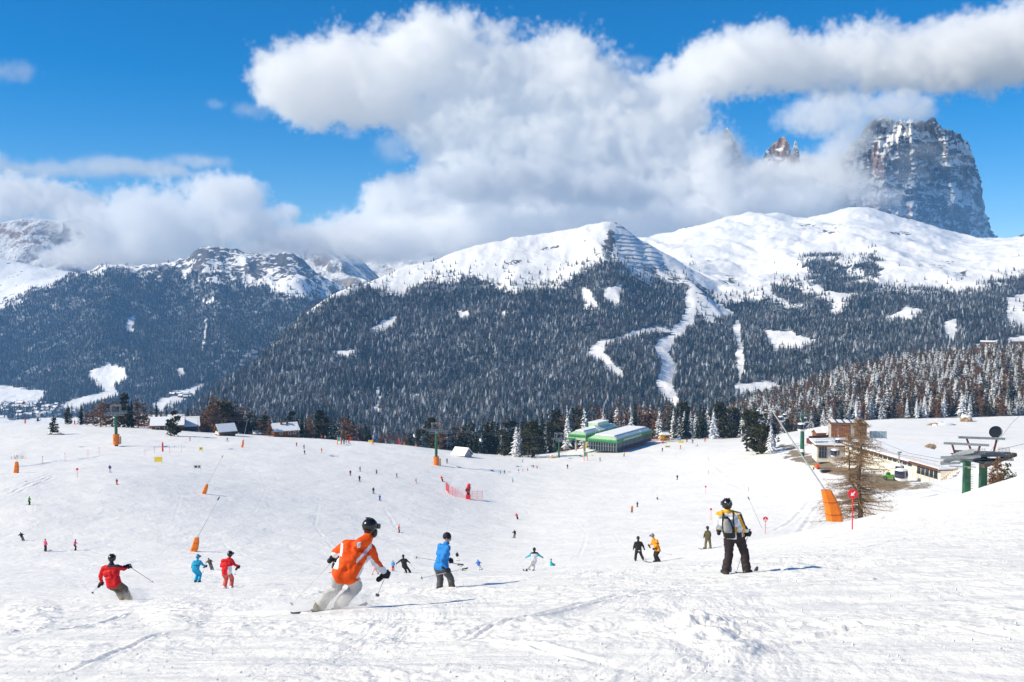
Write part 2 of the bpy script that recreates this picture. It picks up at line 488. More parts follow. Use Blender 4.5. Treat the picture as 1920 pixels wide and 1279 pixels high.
RIGHT = [(C(1180), pl([(1000, 1300), (1150, 900), (1300, 850), (2300, 830)])), (C(1850), pl([(1000, 1100), (1150, 760), (1300, 705), (1450, 700), (1920, 675), (2300, 670)])),
         (C(2300), pl([(1000, 1000), (1150, 680), (1300, 628), (1450, 620), (1700, 598), (1920, 590), (2300, 580)])), (C(2750), pl([(1000, 950), (1150, 610), (1300, 560), (1400, 565), (1600, 550), (1920, 535), (2300, 520)])),
         (C(3300), pl([(1000, 900), (1150, 540), (1280, 510), (1400, 525), (1500, 500), (1650, 490), (1800, 500), (1920, 480), (2300, 470)])), (C(4700), RIDGE_R)]
RIDGE_L = pl([(-500, 560), (-100, 590), (0, 585), (30, 570), (60, 545), (100, 530), (140, 512), (200, 503), (250, 512), (300, 506), (330, 492), (352, 486), (368, 466), (390, 450), (402, 458), (416, 460), (432, 470), (452, 472), (480, 486), (515, 492), (540, 476), (560, 484), (580, 500), (612, 524), (650, 548), (700, 585), (800, 660), (1000, 800)])
LEFT = [(C(2700), pl([(-500, 775), (400, 772), (1000, 800)])), (C(3200), pl([(-500, 715), (0, 712), (300, 705), (640, 715), (1000, 790)])),
        (C(3800), lambda x: 0.55*700 + 0.45*RIDGE_L(x) + 4), (C(4450), RIDGE_L)]
RIDGE_S = pl([(-500, 470), (0, 484), (60, 490), (120, 500), (200, 508), (280, 506), (330, 512), (420, 530), (470, 540), (560, 610), (700, 700)])
SHOULDER = [(C(4460), lambda x: np.maximum(RIDGE_S(x), RIDGE_L(x)) + 30), (C(4800), lambda x: 0.5*np.maximum(RIDGE_S(x), RIDGE_L(x)) + 0.5*RIDGE_S(x) + 12), (C(5150), RIDGE_S)]
HILL_R = [(C(500), pl([(1300, 850), (1440, 838), (1600, 812), (1760, 806), (1920, 800), (2300, 795)])),
          (C(650), pl([(1300, 840), (1440, 800), (1600, 770), (1760, 752), (1920, 742), (2300, 735)])),
          (C(850), pl([(1250, 860), (1350, 800), (1440, 760), (1520, 738), (1600, 712), (1700, 692), (1800, 682), (1920, 674), (2300, 660)]))]
TREE_POLY = {}
def build_far():
    nc = 760
    S = np.linspace(-0.66, 0.66, nc)[None, :]
    px = 960 + FPX*S
    rows = [505.0]
    while rows[-1] < 5250: rows.append(rows[-1]*1.0054)
    Y = np.array(rows)[:, None]
    X = S*Y; Yg = np.repeat(Y, nc, 1)
    wx = px + 0*Y
    lay = {}
    lay['mid'] = layer(MID, px, Y); lay['right'] = layer(RIGHT, px, Y); lay['left'] = layer(LEFT, px, Y)
    lay['shoulder'] = layer(SHOULDER, px, Y, 0.2, 3.0); lay['hill'] = layer(HILL_R, px, Y, 0.3)
    lay['hill'] = np.where((px > 1290) & (Y > 490), lay['hill'], -2000)
    near = np.where(Y < 800, near_z(X, Yg) - 0.25, -2000) - np.maximum(0, Yg - 530)*0.12 - np.maximum(0, Yg - 640)*1.5
    # relief
    amp = sstep(900, 2200, Yg)
    n_mid = 40*amp*fbm(X/420, Yg/420, 5, 101) - 34*amp*np.abs(pnoise(X/260 + 0.3*pnoise(X/200, Yg/200, 7), Yg/900, 103))
    lay['mid'] = lay['mid'] + n_mid*np.clip((RIDGED_MID(px) - Yg)/300, 0.38, 1)
    lay['mid'] = lay['mid'] + 9*sstep(2200, 2600, Yg)*(ridged(X/150 + 0.3*fbm(X/120, Yg/200, 2, 108), Yg/420, 3, 107) - 0.2)
    lay['right'] = lay['right'] + 34*amp*fbm(X/380, Yg/380, 5, 111) + 24*sstep(2300, 3000, Yg)*ridged(X/260 + 0.4*fbm(X/300, Yg/300, 2, 118), Yg/480, 4, 113)
    n_left = 95*(ridged(X/620 + Yg/2600, Yg/900, 4, 121, 0.45) - 0.25)
    n_left = n_left + 62*(ridged(X/170 + Yg/420, Yg/260, 4, 125, 0.55) - 0.2)*sstep(3900, 4350, Yg)
    lay['left'] = lay['left'] + n_left*sstep(2800, 3500, Yg)*np.clip((4480 - Yg)/420, 0.42, 1)
    lay['shoulder'] = lay['shoulder'] + 45*fbm(X/500, Yg/350, 5, 131)
    lay['floor'] = np.full_like(X, -318.0) + 10*fbm(X/500, Yg/300, 3, 141)
    names = list(lay); st = np.stack([lay[n] for n in names] + [near])
    z = st.max(0); who = st.argmax(0)
    z = z + sstep(700, 1500, Yg)*(2.2*fbm(X/40, Yg/60, 3, 151) + 1.0*fbm(X/14, Yg/20, 2, 153))
    return dict(S=S, px=px, rows=rows, X=X, Y=Yg, z=z, who=who, names=names)
FAR = build_far()
def far_z(X, Y):
    rows = np.array(FAR['rows']); s = X/Y
    fi = np.clip(np.log(Y/rows[0])/math.log(1.0054), 0, len(rows) - 1.001)
    fj = np.clip((s + 0.66)/1.32*(FAR['S'].size - 1), 0, FAR['S'].size - 1.001)
    i = fi.astype(int); j = fj.astype(int); a = fi - i; b = fj - j; Z = FAR['z']
    return Z[i, j]*(1 - a)*(1 - b) + Z[i + 1, j]*a*(1 - b) + Z[i, j + 1]*(1 - a)*b + Z[i + 1, j + 1]*a*b
def far_who(X, Y):
    rows = np.array(FAR['rows']); s = X/Y
    i = np.clip(np.round(np.log(Y/rows[0])/math.log(1.0054)), 0, len(rows) - 1).astype(int)
    j = np.clip(np.round((s + 0.66)/1.32*(FAR['S'].size - 1)), 0, FAR['S'].size - 1).astype(int)
    return FAR['who'][i, j]

# --- where the woods stand (outlines as seen, with ragged edges), where they are cleared
WOOD = {
 'mid': [[(340, 800), (400, 725), (500, 655), (560, 600), (640, 560), (690, 548), (760, 560), (790, 535), (860, 528), (905, 530), (930, 545), (1000, 545), (1060, 530), (1110, 505), (1140, 490), (1200, 520), (1290, 545), (1292, 580), (1320, 600), (1420, 640), (1600, 800), (1600, 900), (300, 900)]],
 'right': [[(1210, 700), (1240, 620), (1260, 610), (1300, 545), (1335, 545), (1340, 575), (1400, 570), (1480, 577), (1540, 585), (1560, 600), (1600, 560), (1640, 548), (1720, 548), (1790, 560), (1860, 540), (1960, 510), (2300, 480), (2300, 900), (1150, 900)],
           [(1490, 494), (1530, 480), (1575, 486), (1562, 500), (1600, 507), (1640, 482), (1652, 500), (1640, 517), (1600, 512), (1560, 517), (1510, 510)], [(1512, 517), (1560, 520), (1600, 528), (1645, 532), (1636, 552), (1580, 550), (1535, 540)],
           [(1445, 540), (1500, 543), (1560, 575), (1550, 600), (1500, 570), (1450, 556)]],
 'left': [[(-400, 900), (-400, 600), (20, 583), (60, 552), (110, 532), (140, 518), (165, 525), (200, 506), (240, 512), (265, 528), (300, 518), (325, 505), (345, 525), (365, 510), (420, 522), (500, 545), (580, 560), (640, 560), (700, 600), (900, 800), (900, 900)]],
 'hill': [[(1250, 1000), (1250, 600), (2400, 600), (2400, 1000)]],
 'floor': [[(-400, 757), (60, 757), (100, 765), (90, 780), (-400, 790)]],
}
CLEAR = [
 [(1100, 660), (1125, 640), (1180, 622), (1250, 612), (1250, 622), (1190, 632), (1140, 648), (1130, 660), (1150, 680), (1170, 700), (1172, 712), (1150, 705), (1130, 685), (1108, 672)],
 [(1225, 650), (1255, 625), (1285, 590), (1285, 545), (1305, 535), (1310, 560), (1300, 610), (1270, 640), (1255, 660), (1270, 690), (1258, 715), (1275, 755), (1270, 775), (1245, 750), (1228, 720), (1240, 690)],
 [(1370, 610), (1385, 600), (1392, 650), (1398, 700), (1385, 720), (1378, 680), (1380, 640)],
 [(1380, 720), (1440, 715), (1475, 730), (1430, 742), (1400, 750), (1375, 745)],
 [(1440, 628), (1480, 622), (1535, 640), (1500, 655), (1450, 660)], [(1470, 640), (1500, 635), (1490, 650), (1450, 662)],
 [(1425, 620), (1470, 625), (1440, 632)], [(1770, 605), (1795, 600), (1795, 640), (1778, 645)],
 [(1680, 590), (1700, 575), (1740, 580), (1700, 605), (1640, 600)], [(1885, 560), (1940, 545), (1940, 620), (1890, 610)], [(1830, 645), (1870, 635), (1872, 662), (1835, 665)], [(1885, 635), (1930, 630), (1930, 660), (1890, 658)],
 [(1140, 540), (1165, 530), (1160, 570), (1150, 580), (1130, 560)], [(1085, 535), (1105, 545), (1125, 580), (1095, 580)],
 [(615, 658), (662, 658), (662, 672), (640, 674)], [(765, 739), (790, 739), (788, 752), (766, 750)], [(705, 725), (712, 725), (712, 775), (705, 778)],
 [(850, 582), (880, 580), (875, 600), (862, 596)], [(690, 620), (720, 600), (745, 590), (740, 612), (700, 626)], [(938, 585), (952, 582), (945, 602)], [(1018, 702), (1045, 702), (1030, 712)],
 [(165, 700), (200, 685), (235, 690), (240, 715), (215, 725), (225, 745), (200, 750), (150, 770), (100, 775), (110, 760), (160, 745), (195, 735), (170, 715)],
 [(-400, 735), (20, 725), (90, 735), (70, 765), (-400, 775)], [(280, 760), (330, 740), (380, 718), (392, 715), (370, 735), (340, 757), (300, 775)],
 [(370, 525), (400, 520), (425, 535), (400, 532)], [(378, 568), (403, 557), (400, 570), (385, 575)], [(330, 690), (345, 690), (348, 712), (338, 712)], [(385, 600), (388, 600), (382, 655), (377, 655)],
 [(240, 600), (258, 590), (245, 630), (236, 622)],
]
def wood_mask(X, Y, Z, who, feather=0.0):
    px, py = to_px(X, Y, Z)
    jx = px + 14*pnoise(X/90, Y/90, 201)*np.minimum(1, 2000/Y) + 6*pnoise(X/25, Y/25, 203); jy = py + 12*pnoise(X/80, Y/80, 202) + 6*pnoise(X/22, Y/22, 204) + feather
    m = np.zeros(X.shape, bool)
    for k, n in enumerate(FAR['names']):
        for poly in WOOD.get(n, []): m |= (who == k) & in_poly(jx, jy, poly)
    c = np.zeros(X.shape, bool)
    for poly in CLEAR: c |= in_poly(px + 0.35*(jx - px), py + 0.35*(jy - py), poly)
    return m & ~c, px, py
def mountain_material():
    m, N, L = nodes_of('mountain_snow')
    g = N.new('ShaderNodeNewGeometry'); pos = g.outputs['Position']
    sep = N.new('ShaderNodeSeparateXYZ'); L.new(g.outputs['Normal'], sep.inputs[0])
    w = N.new('ShaderNodeAttribute'); w.attribute_name = 'wood'
    rk = N.new('ShaderNodeAttribute'); rk.attribute_name = 'rock'
    n1 = noise_n(N, L, pos, 0.035, 7, 0.66, 0.3); n2 = noise_n(N, L, pos, 0.12, 6, 0.6); n3 = noise_n(N, L, pos, 0.006, 5, 0.6)
    mp = N.new('ShaderNodeMapping'); mp.inputs['Scale'].default_value = (0.9, 0.28, 1); L.new(pos, mp.inputs['Vector'])
    n4 = noise_n(N, L, mp.outputs[0], 0.03, 6, 0.65)
    snow = mixc(N, L, n3, (0.865, 0.87, 0.87), (0.91, 0.905, 0.895))
    rock = mixc(N, L, ramp(N, L, n2, 0.35, 0.65), (0.05, 0.052, 0.06), (0.15, 0.135, 0.125))
    steep = mth(N, L, 'SUBTRACT', 0.80, sep.outputs[2])
    rf = ramp(N, L, mth(N, L, 'ADD', mth(N, L, 'MULTIPLY', rk.outputs['Fac'], 0.85), mth(N, L, 'ADD', mth(N, L, 'MULTIPLY', steep, 0.9), mth(N, L, 'ADD', mth(N, L, 'MULTIPLY_ADD', n4, 1.0, -0.62), mth(N, L, 'MULTIPLY_ADD', n1, 2.2, -1.1)))), 0.24, 0.36)
    c = mixc(N, L, rf, snow, rock)
    floor = mixc(N, L, ramp(N, L, n1, 0.42, 0.6), (0.03, 0.032, 0.025), (0.34, 0.36, 0.38))  # litter and snow, darkened in colour for the shade between trees
    c = mixc(N, L, ramp(N, L, mth(N, L, 'ADD', w.outputs['Fac'], mth(N, L, 'MULTIPLY_ADD', n2, 0.5, -0.25)), 0.35, 0.65), c, floor)
    b = bump_n(N, L, n1, 0.5, 9.0); b2 = bump_n(N, L, n2, 0.4, 2.5, b)
    bsdf(N, L, c, 0.75, 0.15, 0.0, b2)
    return m
MOUNTAIN = mountain_material()
def link_far():
    X, Y, z, who = FAR['X'], FAR['Y'], FAR['z'], FAR['who']
    wood, px, py = wood_mask(X, Y, z, who)
    nm = FAR['names']
    rock = np.zeros_like(z)
    L_, S_, M_, R_ = (nm.index(k) for k in ('left', 'shoulder', 'mid', 'right'))
    rock += (who == L_)*np.clip((Y - 3950)/300, 0, 1)*(0.5 + 0.6*fbm(X/160, Y/240, 4, 301))
    rock += (who == L_)*0.42*np.clip(1.4*ellipse_px(px, py, 500, 503, 150, 42), 0, 1)*(0.55 + 1.5*fbm((X + 0.5*Y)/70, Y/300, 3, 303)) + (who == L_)*0.35*np.clip(1.4*ellipse_px(px, py, 400, 470, 60, 26), 0, 1)
    rock += (who == S_)*0.25*(1 + fbm(X/260, Y/300, 3, 302))
    for (cx, cy_, rx, ry, a) in ((1140, 455, 18, 40, .9), (1135, 475, 25, 18, .8), (1030, 465, 26, 8, .75), (960, 492, 24, 10, .6), (1275, 528, 40, 18, .75), (1230, 510, 60, 22, .45), (1370, 525, 30, 12, .7), (1330, 490, 30, 10, .4),
                                 (1555, 430, 60, 22, .5), (1500, 425, 40, 10, .55), (1690, 438, 30, 7, .7), (1760, 500, 60, 14, .5), (1800, 515, 30, 12, .6), (1640, 440, 26, 8, .4), (1450, 415, 30, 12, .4), (725, 580, 22, 22, .8), (320, 555, 26, 14, .9), (270, 590, 14, 10, .7),
                                 (560, 520, 60, 14, .3), (1312, 545, 22, 30, .7), (1900, 500, 25, 10, .3), (1910, 441, 20, 4, .9)):
        rock = np.maximum(rock, 1.5*a*0.62*np.clip(1.6*ellipse_px(px + 10*fbm(X/60, Y/90, 2, 311), py + 6*fbm(X/50, Y/70, 2, 312), cx, cy_, rx, ry), 0, 1))
    me = np_mesh('mountains', np.stack([X, Y, z], -1).reshape(-1, 3), grid_faces(*X.shape)[:, ::-1][:, [3, 2, 1, 0]])
    set_attr(me, 'wood', wood.astype(float)); set_attr(me, 'rock', rock)
    o = link('mountains', me, MOUNTAIN); tag(o, kind='structure')
    return o

# --- beyond them, outside the hazy air of the valley: distant ranges and the great rock massif
def massif_material():
    m, N, L = nodes_of('massif_rock')
    g = N.new('ShaderNodeNewGeometry'); pos = g.outputs['Position']
    sep = N.new('ShaderNodeSeparateXYZ'); L.new(g.outputs['Normal'], sep.inputs[0])
    def at_(n):
        a = N.new('ShaderNodeAttribute'); a.attribute_name = n; return a.outputs['Fac']
    mp = N.new('ShaderNodeMapping'); mp.inputs['Scale'].default_value = (1, 1, 0.2); L.new(pos, mp.inputs['Vector'])
    n1 = noise_n(N, L, mp.outputs[0], 0.03, 7, 0.68, 0.4); n2 = noise_n(N, L, pos, 0.022, 8, 0.72)
    c = mixc(N, L, ramp(N, L, n1, 0.34, 0.66), (0.07, 0.075, 0.09), (0.25, 0.235, 0.225))
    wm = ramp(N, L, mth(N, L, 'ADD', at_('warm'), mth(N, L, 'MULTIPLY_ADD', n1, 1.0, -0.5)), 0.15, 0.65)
    c = mixc(N, L, mth(N, L, 'MULTIPLY', wm, 0.95), c, (0.43, 0.27, 0.185))  # warm brown rock, with sunlight on the pillars put into its colour
    c = mixc(N, L, mth(N, L, 'MULTIPLY', ramp(N, L, at_('crack'), 0.35, 0.8), 0.75), c, (0.035, 0.04, 0.055))
    s = mth(N, L, 'ADD', at_('snow'), mth(N, L, 'MULTIPLY_ADD', n2, 1.5, -0.75))
    s = mth(N, L, 'ADD', s, mth(N, L, 'MULTIPLY', sep.outputs[2], 0.75))
    c = mixc(N, L, ramp(N, L, s, 0.34, 0.52), c, (0.86, 0.87, 0.885))
    b = bump_n(N, L, n1, 0.9, 22.0); b2 = bump_n(N, L, n2, 0.7, 12.0, b)
    bsdf(N, L, c, 0.85, 0.1, 0.0, b2)
    return m
def rock_material(name, warm, snow_lo, snow_hi, scale):
    m, N, L = nodes_of(name)
    g = N.new('ShaderNodeNewGeometry'); pos = g.outputs['Position']
    sep = N.new('ShaderNodeSeparateXYZ'); L.new(g.outputs['Normal'], sep.inputs[0])
    mp = N.new('ShaderNodeMapping'); mp.inputs['Scale'].default_value = (1, 1, 0.22); L.new(pos, mp.inputs['Vector'])
    n1 = noise_n(N, L, mp.outputs[0], 0.012*scale, 7, 0.65, 0.5); n2 = noise_n(N, L, pos, 0.03*scale, 7, 0.7); n3 = noise_n(N, L, pos, 0.004*scale, 4, 0.5)
    n5 = noise_n(N, L, mp.outputs[0], 0.05*scale, 6, 0.65)
    c = mixc(N, L, ramp(N, L, n1, 0.35, 0.66), (0.16, 0.165, 0.175), (0.36, 0.33, 0.30))
    c = mixc(N, L, mth(N, L, 'MULTIPLY', ramp(N, L, n3, 0.45, 0.62), warm), c, (0.46, 0.27, 0.17))
    c = mixc(N, L, mth(N, L, 'MULTIPLY', ramp(N, L, n5, 0.5, 0.72), 0.6), c, (0.09, 0.09, 0.10))
    n6 = noise_n(N, L, pos, 0.009*scale, 5, 0.6, 0.8)
    sn = ramp(N, L, mth(N, L, 'ADD', mth(N, L, 'ADD', sep.outputs[2], mth(N, L, 'MULTIPLY_ADD', n6, 1.2, -0.62)), mth(N, L, 'MULTIPLY_ADD', n2, 0.8, -0.42)), snow_lo, snow_hi)
    c = mixc(N, L, sn, c, (0.86, 0.875, 0.90))
    b = bump_n(N, L, n5, 0.9, 26.0/scale); b2 = bump_n(N, L, n2, 0.7, 14.0/scale, b)
    bsdf(N, L, c, 0.85, 0.1, 0.0, b2)
    return m
def far_ranges():
    nc = 620
    S = np.linspace(-0.62, 0.62, nc)[None, :]; px = 960 + FPX*S
    rows = np.linspace(5480, 10500, 230); Y = rows[:, None]; X = S*Y; Yg = np.repeat(Y, nc, 1)
    cl = layer([(C(6200), pl([(-500, 540), (0, 500), (60, 500), (120, 500), (200, 560), (400, 640), (2600, 900)])), (C(6500), pl([(-500, 470), (0, 470), (60, 455), (110, 470), (170, 505), (260, 520), (400, 600), (2600, 900)])),
                (C(6700), pl([(-500, 425), (0, 420), (30, 412), (70, 410), (110, 415), (140, 408), (170, 403), (200, 430), (300, 470), (420, 560), (2600, 900)]))], px, Y, 0.35)
    hz = layer([(C(7000), pl([(-500, 800), (300, 640), (440, 560), (560, 560), (700, 550), (760, 620), (2600, 900)])), (C(8000), pl([(-500, 800), (300, 600), (410, 500), (450, 470), (490, 446), (540, 424), (570, 436), (620, 446), (660, 472), (700, 508), (740, 560), (900, 660), (2600, 900)]))], px, Y, 0.4)
    wp = layer([(C(8600), pl([(-500, 900), (560, 640), (640, 560), (700, 540), (800, 520), (900, 560), (2600, 900)])), (C(9600), pl([(-500, 900), (560, 640), (640, 500), (680, 478), (715, 464), (740, 468), (780, 480), (850, 470), (950, 520), (2600, 900)]))], px, Y, 0.4)
    cl = cl + 75*(ridged(X/330, Yg/500, 5, 401, 0.55) - 0.3)*np.clip((6720 - Yg)/200, 0.25, 1)
    hz = hz + 150*(ridged(X/620 + Yg/1500, Yg/900, 5, 411, 0.55) - 0.3)*np.clip((8050 - Yg)/500, 0.3, 1)
    wp = wp + 130*(ridged(X/900, Yg/1100, 5, 421, 0.5) - 0.3)
    z = np.maximum(np.maximum(cl, hz), np.maximum(wp, -400))
    me = np_mesh('distant_mountains', np.stack([X, Yg, z], -1).reshape(-1, 3), grid_faces(*X.shape)[:, ::-1][:, [3, 2, 1, 0]])
    o = link('distant_mountains', me, rock_material('distant_rock', 0.6, 0.62, 0.84, 0.8)); tag(o, kind='structure')

def massif(name, top, ybase, D, depth, lean, relief, seed, nu=360, nv=230, mat=None, jag=1.0):
    """a free-standing rock body: foot in front, stepped walls, jagged crown, back side"""
    x0, x1 = top[0][0], top[-1][0]
    px = np.linspace(x0, x1, nu)[None, :]
    ty = pl(top)(px[0])[None, :]
    ty = ty + jag*(20*np.abs(pnoise(px/13, 0*px, seed + 21)) + 9*np.abs(pnoise(px/5.2, 0*px, seed + 22)) - 5)*np.clip((px - x0)*(x1 - px)/1800, 0, 1)*np.clip((px - x0 - 40)/40, 0.15, 1); by = ybase(px[0])[None, :] if callable(ybase) else np.full((1, nu), float(ybase))
    v = np.linspace(0, 1, nv)[:, None]
    y = by + (ty - by)*v
    edge = np.sqrt(np.clip(1 - ((px - (x0 + x1)/2)/((x1 - x0)/2))**2, 0.0, 1))    # body is round in plan
    Df = D - depth*0.55*(edge - 0.6) + lean*v**1.6
    u = (px - 960)/FPX*D
    zz = z_of(y, D)
    q = u + 0.25*zz*0.3
    but = np.abs(pnoise(u/210, zz/900, seed)) + 0.5*np.abs(pnoise(u/90 + 0.4*pnoise(u/60, zz/60, seed + 3), zz/420, seed + 1)) + 0.28*np.abs(pnoise(u/38, zz/170, seed + 2))
    ledge = ridged(u/260 + zz/420, zz/95 - u/420, 3, seed + 5, 0.5)
    dsp = relief*(1.0*(but - 0.45)) - relief*0.22*ledge + relief*0.10*fbm(u/25, zz/30, 3, seed + 8)
    Df = Df + dsp*np.clip(v*6, 0, 1)
    sd = np.abs(2*(px - x0)/(x1 - x0) - 1)**3
    zz2 = zz + 0*Df
    Xf = (px - 960)/FPX*Df + jag*sd*(46*pnoise(zz2/75, Df/60, seed + 40) + 26*pnoise(zz2/26, Df/30, seed + 41)); Zf = z_of(y, D)*1.0 + 0*Df
    Zf = z_of(y, 1.0)*Df if False else np.array([z_of(y[i], Df[i]) for i in range(nv)])
    nb = 60; w = np.linspace(0, 1, nb)[1:, None]
    Db = Df[-1:] + w*depth*(0.5 + 0.5*edge); Zb = Zf[-1:] - (w**1.7)*(Zf[-1:] - Zf[:1]) - 25*w*np.abs(pnoise(u/120, w*6 + 0*u, seed + 12))
    Xb = Xf[-1:]*(1 + 0*w) + 0*Db
    V = np.concatenate([np.stack([Xf, Df, Zf], -1), np.stack([Xb, Db, Zb], -1)], 0)
    me = np_mesh(name, V.reshape(-1, 3), grid_faces(nv + nb - 1, nu))
    U = (V[..., 0]); Zc = V[..., 2]; dg = Zc + 0.42*U; ac = U - 0.42*Zc
    led = ridged(ac/520 + 0.2*fbm(U/90, Zc/90, 2, seed + 30), dg/75, 3, seed + 31, 0.55)
    ptch = fbm(U/170, Zc/120, 3, seed + 32)
    set_attr(me, 'snow', np.clip(0.5*led + 0.8*ptch - 0.06, -1, 1))
    set_attr(me, 'crack', ridged(U/75 + 0.4*fbm(U/50, Zc/160, 2, seed + 33), Zc/420, 3, seed + 34, 0.6))
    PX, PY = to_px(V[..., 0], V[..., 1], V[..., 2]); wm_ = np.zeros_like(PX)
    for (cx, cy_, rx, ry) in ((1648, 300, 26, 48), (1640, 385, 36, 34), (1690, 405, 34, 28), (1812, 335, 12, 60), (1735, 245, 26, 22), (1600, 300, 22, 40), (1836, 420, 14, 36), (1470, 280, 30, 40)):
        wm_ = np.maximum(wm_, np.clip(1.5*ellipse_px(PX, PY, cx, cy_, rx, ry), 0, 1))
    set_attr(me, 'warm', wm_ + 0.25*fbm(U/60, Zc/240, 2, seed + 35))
    return link(name, me, mat)
build_near()
link_far()
far_ranges()
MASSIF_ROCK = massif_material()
MTOP = [(1545, 400), (1556, 360), (1566, 320), (1576, 290), (1592, 272), (1602, 262), (1616, 255), (1622, 238), (1632, 226), (1645, 223), (1660, 220), (1672, 228), (1684, 226), (1692, 232), (1700, 227), (1708, 224), (1716, 230), (1722, 226), (1730, 232), (1738, 224), (1746, 224), (1752, 232), (1758, 236), (1768, 246), (1776, 244), (1786, 250), (1795, 254), (1804, 262), (1812, 276), (1818, 290), (1822, 305), (1828, 322), (1834, 342), (1837, 372), (1843, 398), (1850, 420), (1858, 440), (1866, 456)]
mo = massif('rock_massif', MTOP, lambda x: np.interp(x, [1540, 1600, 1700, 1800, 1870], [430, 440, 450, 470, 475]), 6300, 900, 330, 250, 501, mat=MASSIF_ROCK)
tag(mo, kind='structure')
for nm_, tp, Dd in (('rock_spire', [(1424, 310), (1432, 282), (1440, 276), (1446, 268), (1452, 266), (1458, 259), (1466, 256), (1471, 262), (1476, 270), (1481, 292), (1485, 272), (1488, 262), (1491, 268), (1494, 284), (1500, 312)], 6250),
                    ('rock_spire', [(1346, 300), (1352, 264), (1356, 244), (1360, 238), (1365, 248), (1371, 262), (1377, 268), (1382, 280), (1388, 298)], 6350)):
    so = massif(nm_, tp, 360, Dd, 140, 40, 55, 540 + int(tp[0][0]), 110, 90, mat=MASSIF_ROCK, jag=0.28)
    tag(so, kind='structure')

# --- the hazy air of the valley: one closed box of even, thin haze
hb = MB(); hb.box((0, 2550, -90), (9600, 5700, 1160))
hm, HN, HL = nodes_of('haze_air')
hv = HN.new('ShaderNodeVolumePrincipled'); hv.inputs['Color'].default_value = (0.24, 0.54, 1.0, 1); hv.inputs['Density'].default_value = 0.000072
hv.inputs['Anisotropy'].default_value = 0.0
ho_ = HN.new('ShaderNodeOutputMaterial'); HL.new(hv.outputs[0], ho_.inputs['Volume'])
haze = hb.build('haze', hm); tag(haze, kind='stuff')
# ================================================================== clouds: volumes of real depth, beyond the haze box
def fft_noise(shape, beta, seed, lo=3.0):
    rng = np.random.default_rng(seed)
    w = np.fft.rfftn(rng.standard_normal(shape).astype(np.float32))
    k = np.sqrt(sum(np.square(f) for f in np.meshgrid(*[np.fft.fftfreq(n)*max(shape) for n in shape[:-1]], np.fft.rfftfreq(shape[-1])*max(shape), indexing='ij')))
    a = np.where(k < lo, 0, 1/np.maximum(k, 1e-3)**(beta/2))
    n = np.fft.irfftn(w*a, s=shape)
    return (n/n.std()).astype(np.float32)
def volume_grid_tree(name, lo, hi, res, material):
    ng = bpy.data.node_groups.new(name, 'GeometryNodeTree')
    ng.interface.new_socket('Geometry', in_out='INPUT', socket_type='NodeSocketGeometry')
    ng.interface.new_socket('Geometry', in_out='OUTPUT', socket_type='NodeSocketGeometry')
    N, L = ng.nodes, ng.links
    gi, go = N.new('NodeGroupInput'), N.new('NodeGroupOutput')
    pos = N.new('GeometryNodeInputPosition')
    sub = N.new('ShaderNodeVectorMath'); sub.operation = 'SUBTRACT'; L.new(pos.outputs[0], sub.inputs[0]); sub.inputs[1].default_value = lo
    mul = N.new('ShaderNodeVectorMath'); mul.operation = 'MULTIPLY'; L.new(sub.outputs[0], mul.inputs[0])
    mul.inputs[1].default_value = [(r - 1)/(h - l) for r, h, l in zip(res, hi, lo)]
    sep = N.new('ShaderNodeSeparateXYZ'); L.new(mul.outputs[0], sep.inputs[0])
    def m(op, a, b):
        n = N.new('ShaderNodeMath'); n.operation = op
        for i, x in enumerate((a, b)):
            if x is None: continue
            if isinstance(x, (int, float)): n.inputs[i].default_value = x
            else: L.new(x, n.inputs[i])
        return n.outputs[0]
    r = [m('ROUND', sep.outputs[i], None) for i in range(3)]
    f2i = [N.new('FunctionNodeFloatToInt') for _ in range(3)]
    for a, b in zip(f2i, r): L.new(b, a.inputs[0])
    def im(op, a, b):
        n = N.new('FunctionNodeIntegerMath'); n.operation = op
        for i, x in enumerate((a, b)):
            if isinstance(x, int): n.inputs[i].default_value = x
            else: L.new(x, n.inputs[i])
        return n.outputs[0]
    idx = im('ADD', im('MULTIPLY', im('ADD', im('MULTIPLY', f2i[0].outputs[0], res[1]), f2i[1].outputs[0]), res[2]), f2i[2].outputs[0])
    na = N.new('GeometryNodeInputNamedAttribute'); na.data_type = 'FLOAT'; na.inputs['Name'].default_value = 'dens'
    si = N.new('GeometryNodeSampleIndex'); si.data_type = 'FLOAT'; si.domain = 'POINT'; si.clamp = True
    L.new(gi.outputs[0], si.inputs['Geometry']); L.new(na.outputs['Attribute'], si.inputs['Value']); L.new(idx, si.inputs['Index'])
    vc = N.new('GeometryNodeVolumeCube')
    L.new(si.outputs[0], vc.inputs['Density'])
    vc.inputs['Min'].default_value = lo; vc.inputs['Max'].default_value = hi
    for k, x in zip(('Resolution X', 'Resolution Y', 'Resolution Z'), res): vc.inputs[k].default_value = x
    sm = N.new('GeometryNodeSetMaterial'); sm.inputs['Material'].default_value = material
    L.new(vc.outputs[0], sm.inputs['Geometry']); L.new(sm.outputs[0], go.inputs[0])
    return ng
def cloud_material(name, dens, col=(1, 1, 1), aniso=0.0):
    m, N, L = nodes_of(name)
    v = N.new('ShaderNodeVolumePrincipled'); v.inputs['Color'].default_value = (*col, 1)
    v.inputs['Density'].default_value = dens; v.inputs['Anisotropy'].default_value = aniso
    o = N.new('ShaderNodeOutputMaterial'); L.new(v.outputs[0], o.inputs['Volume'])
    return m
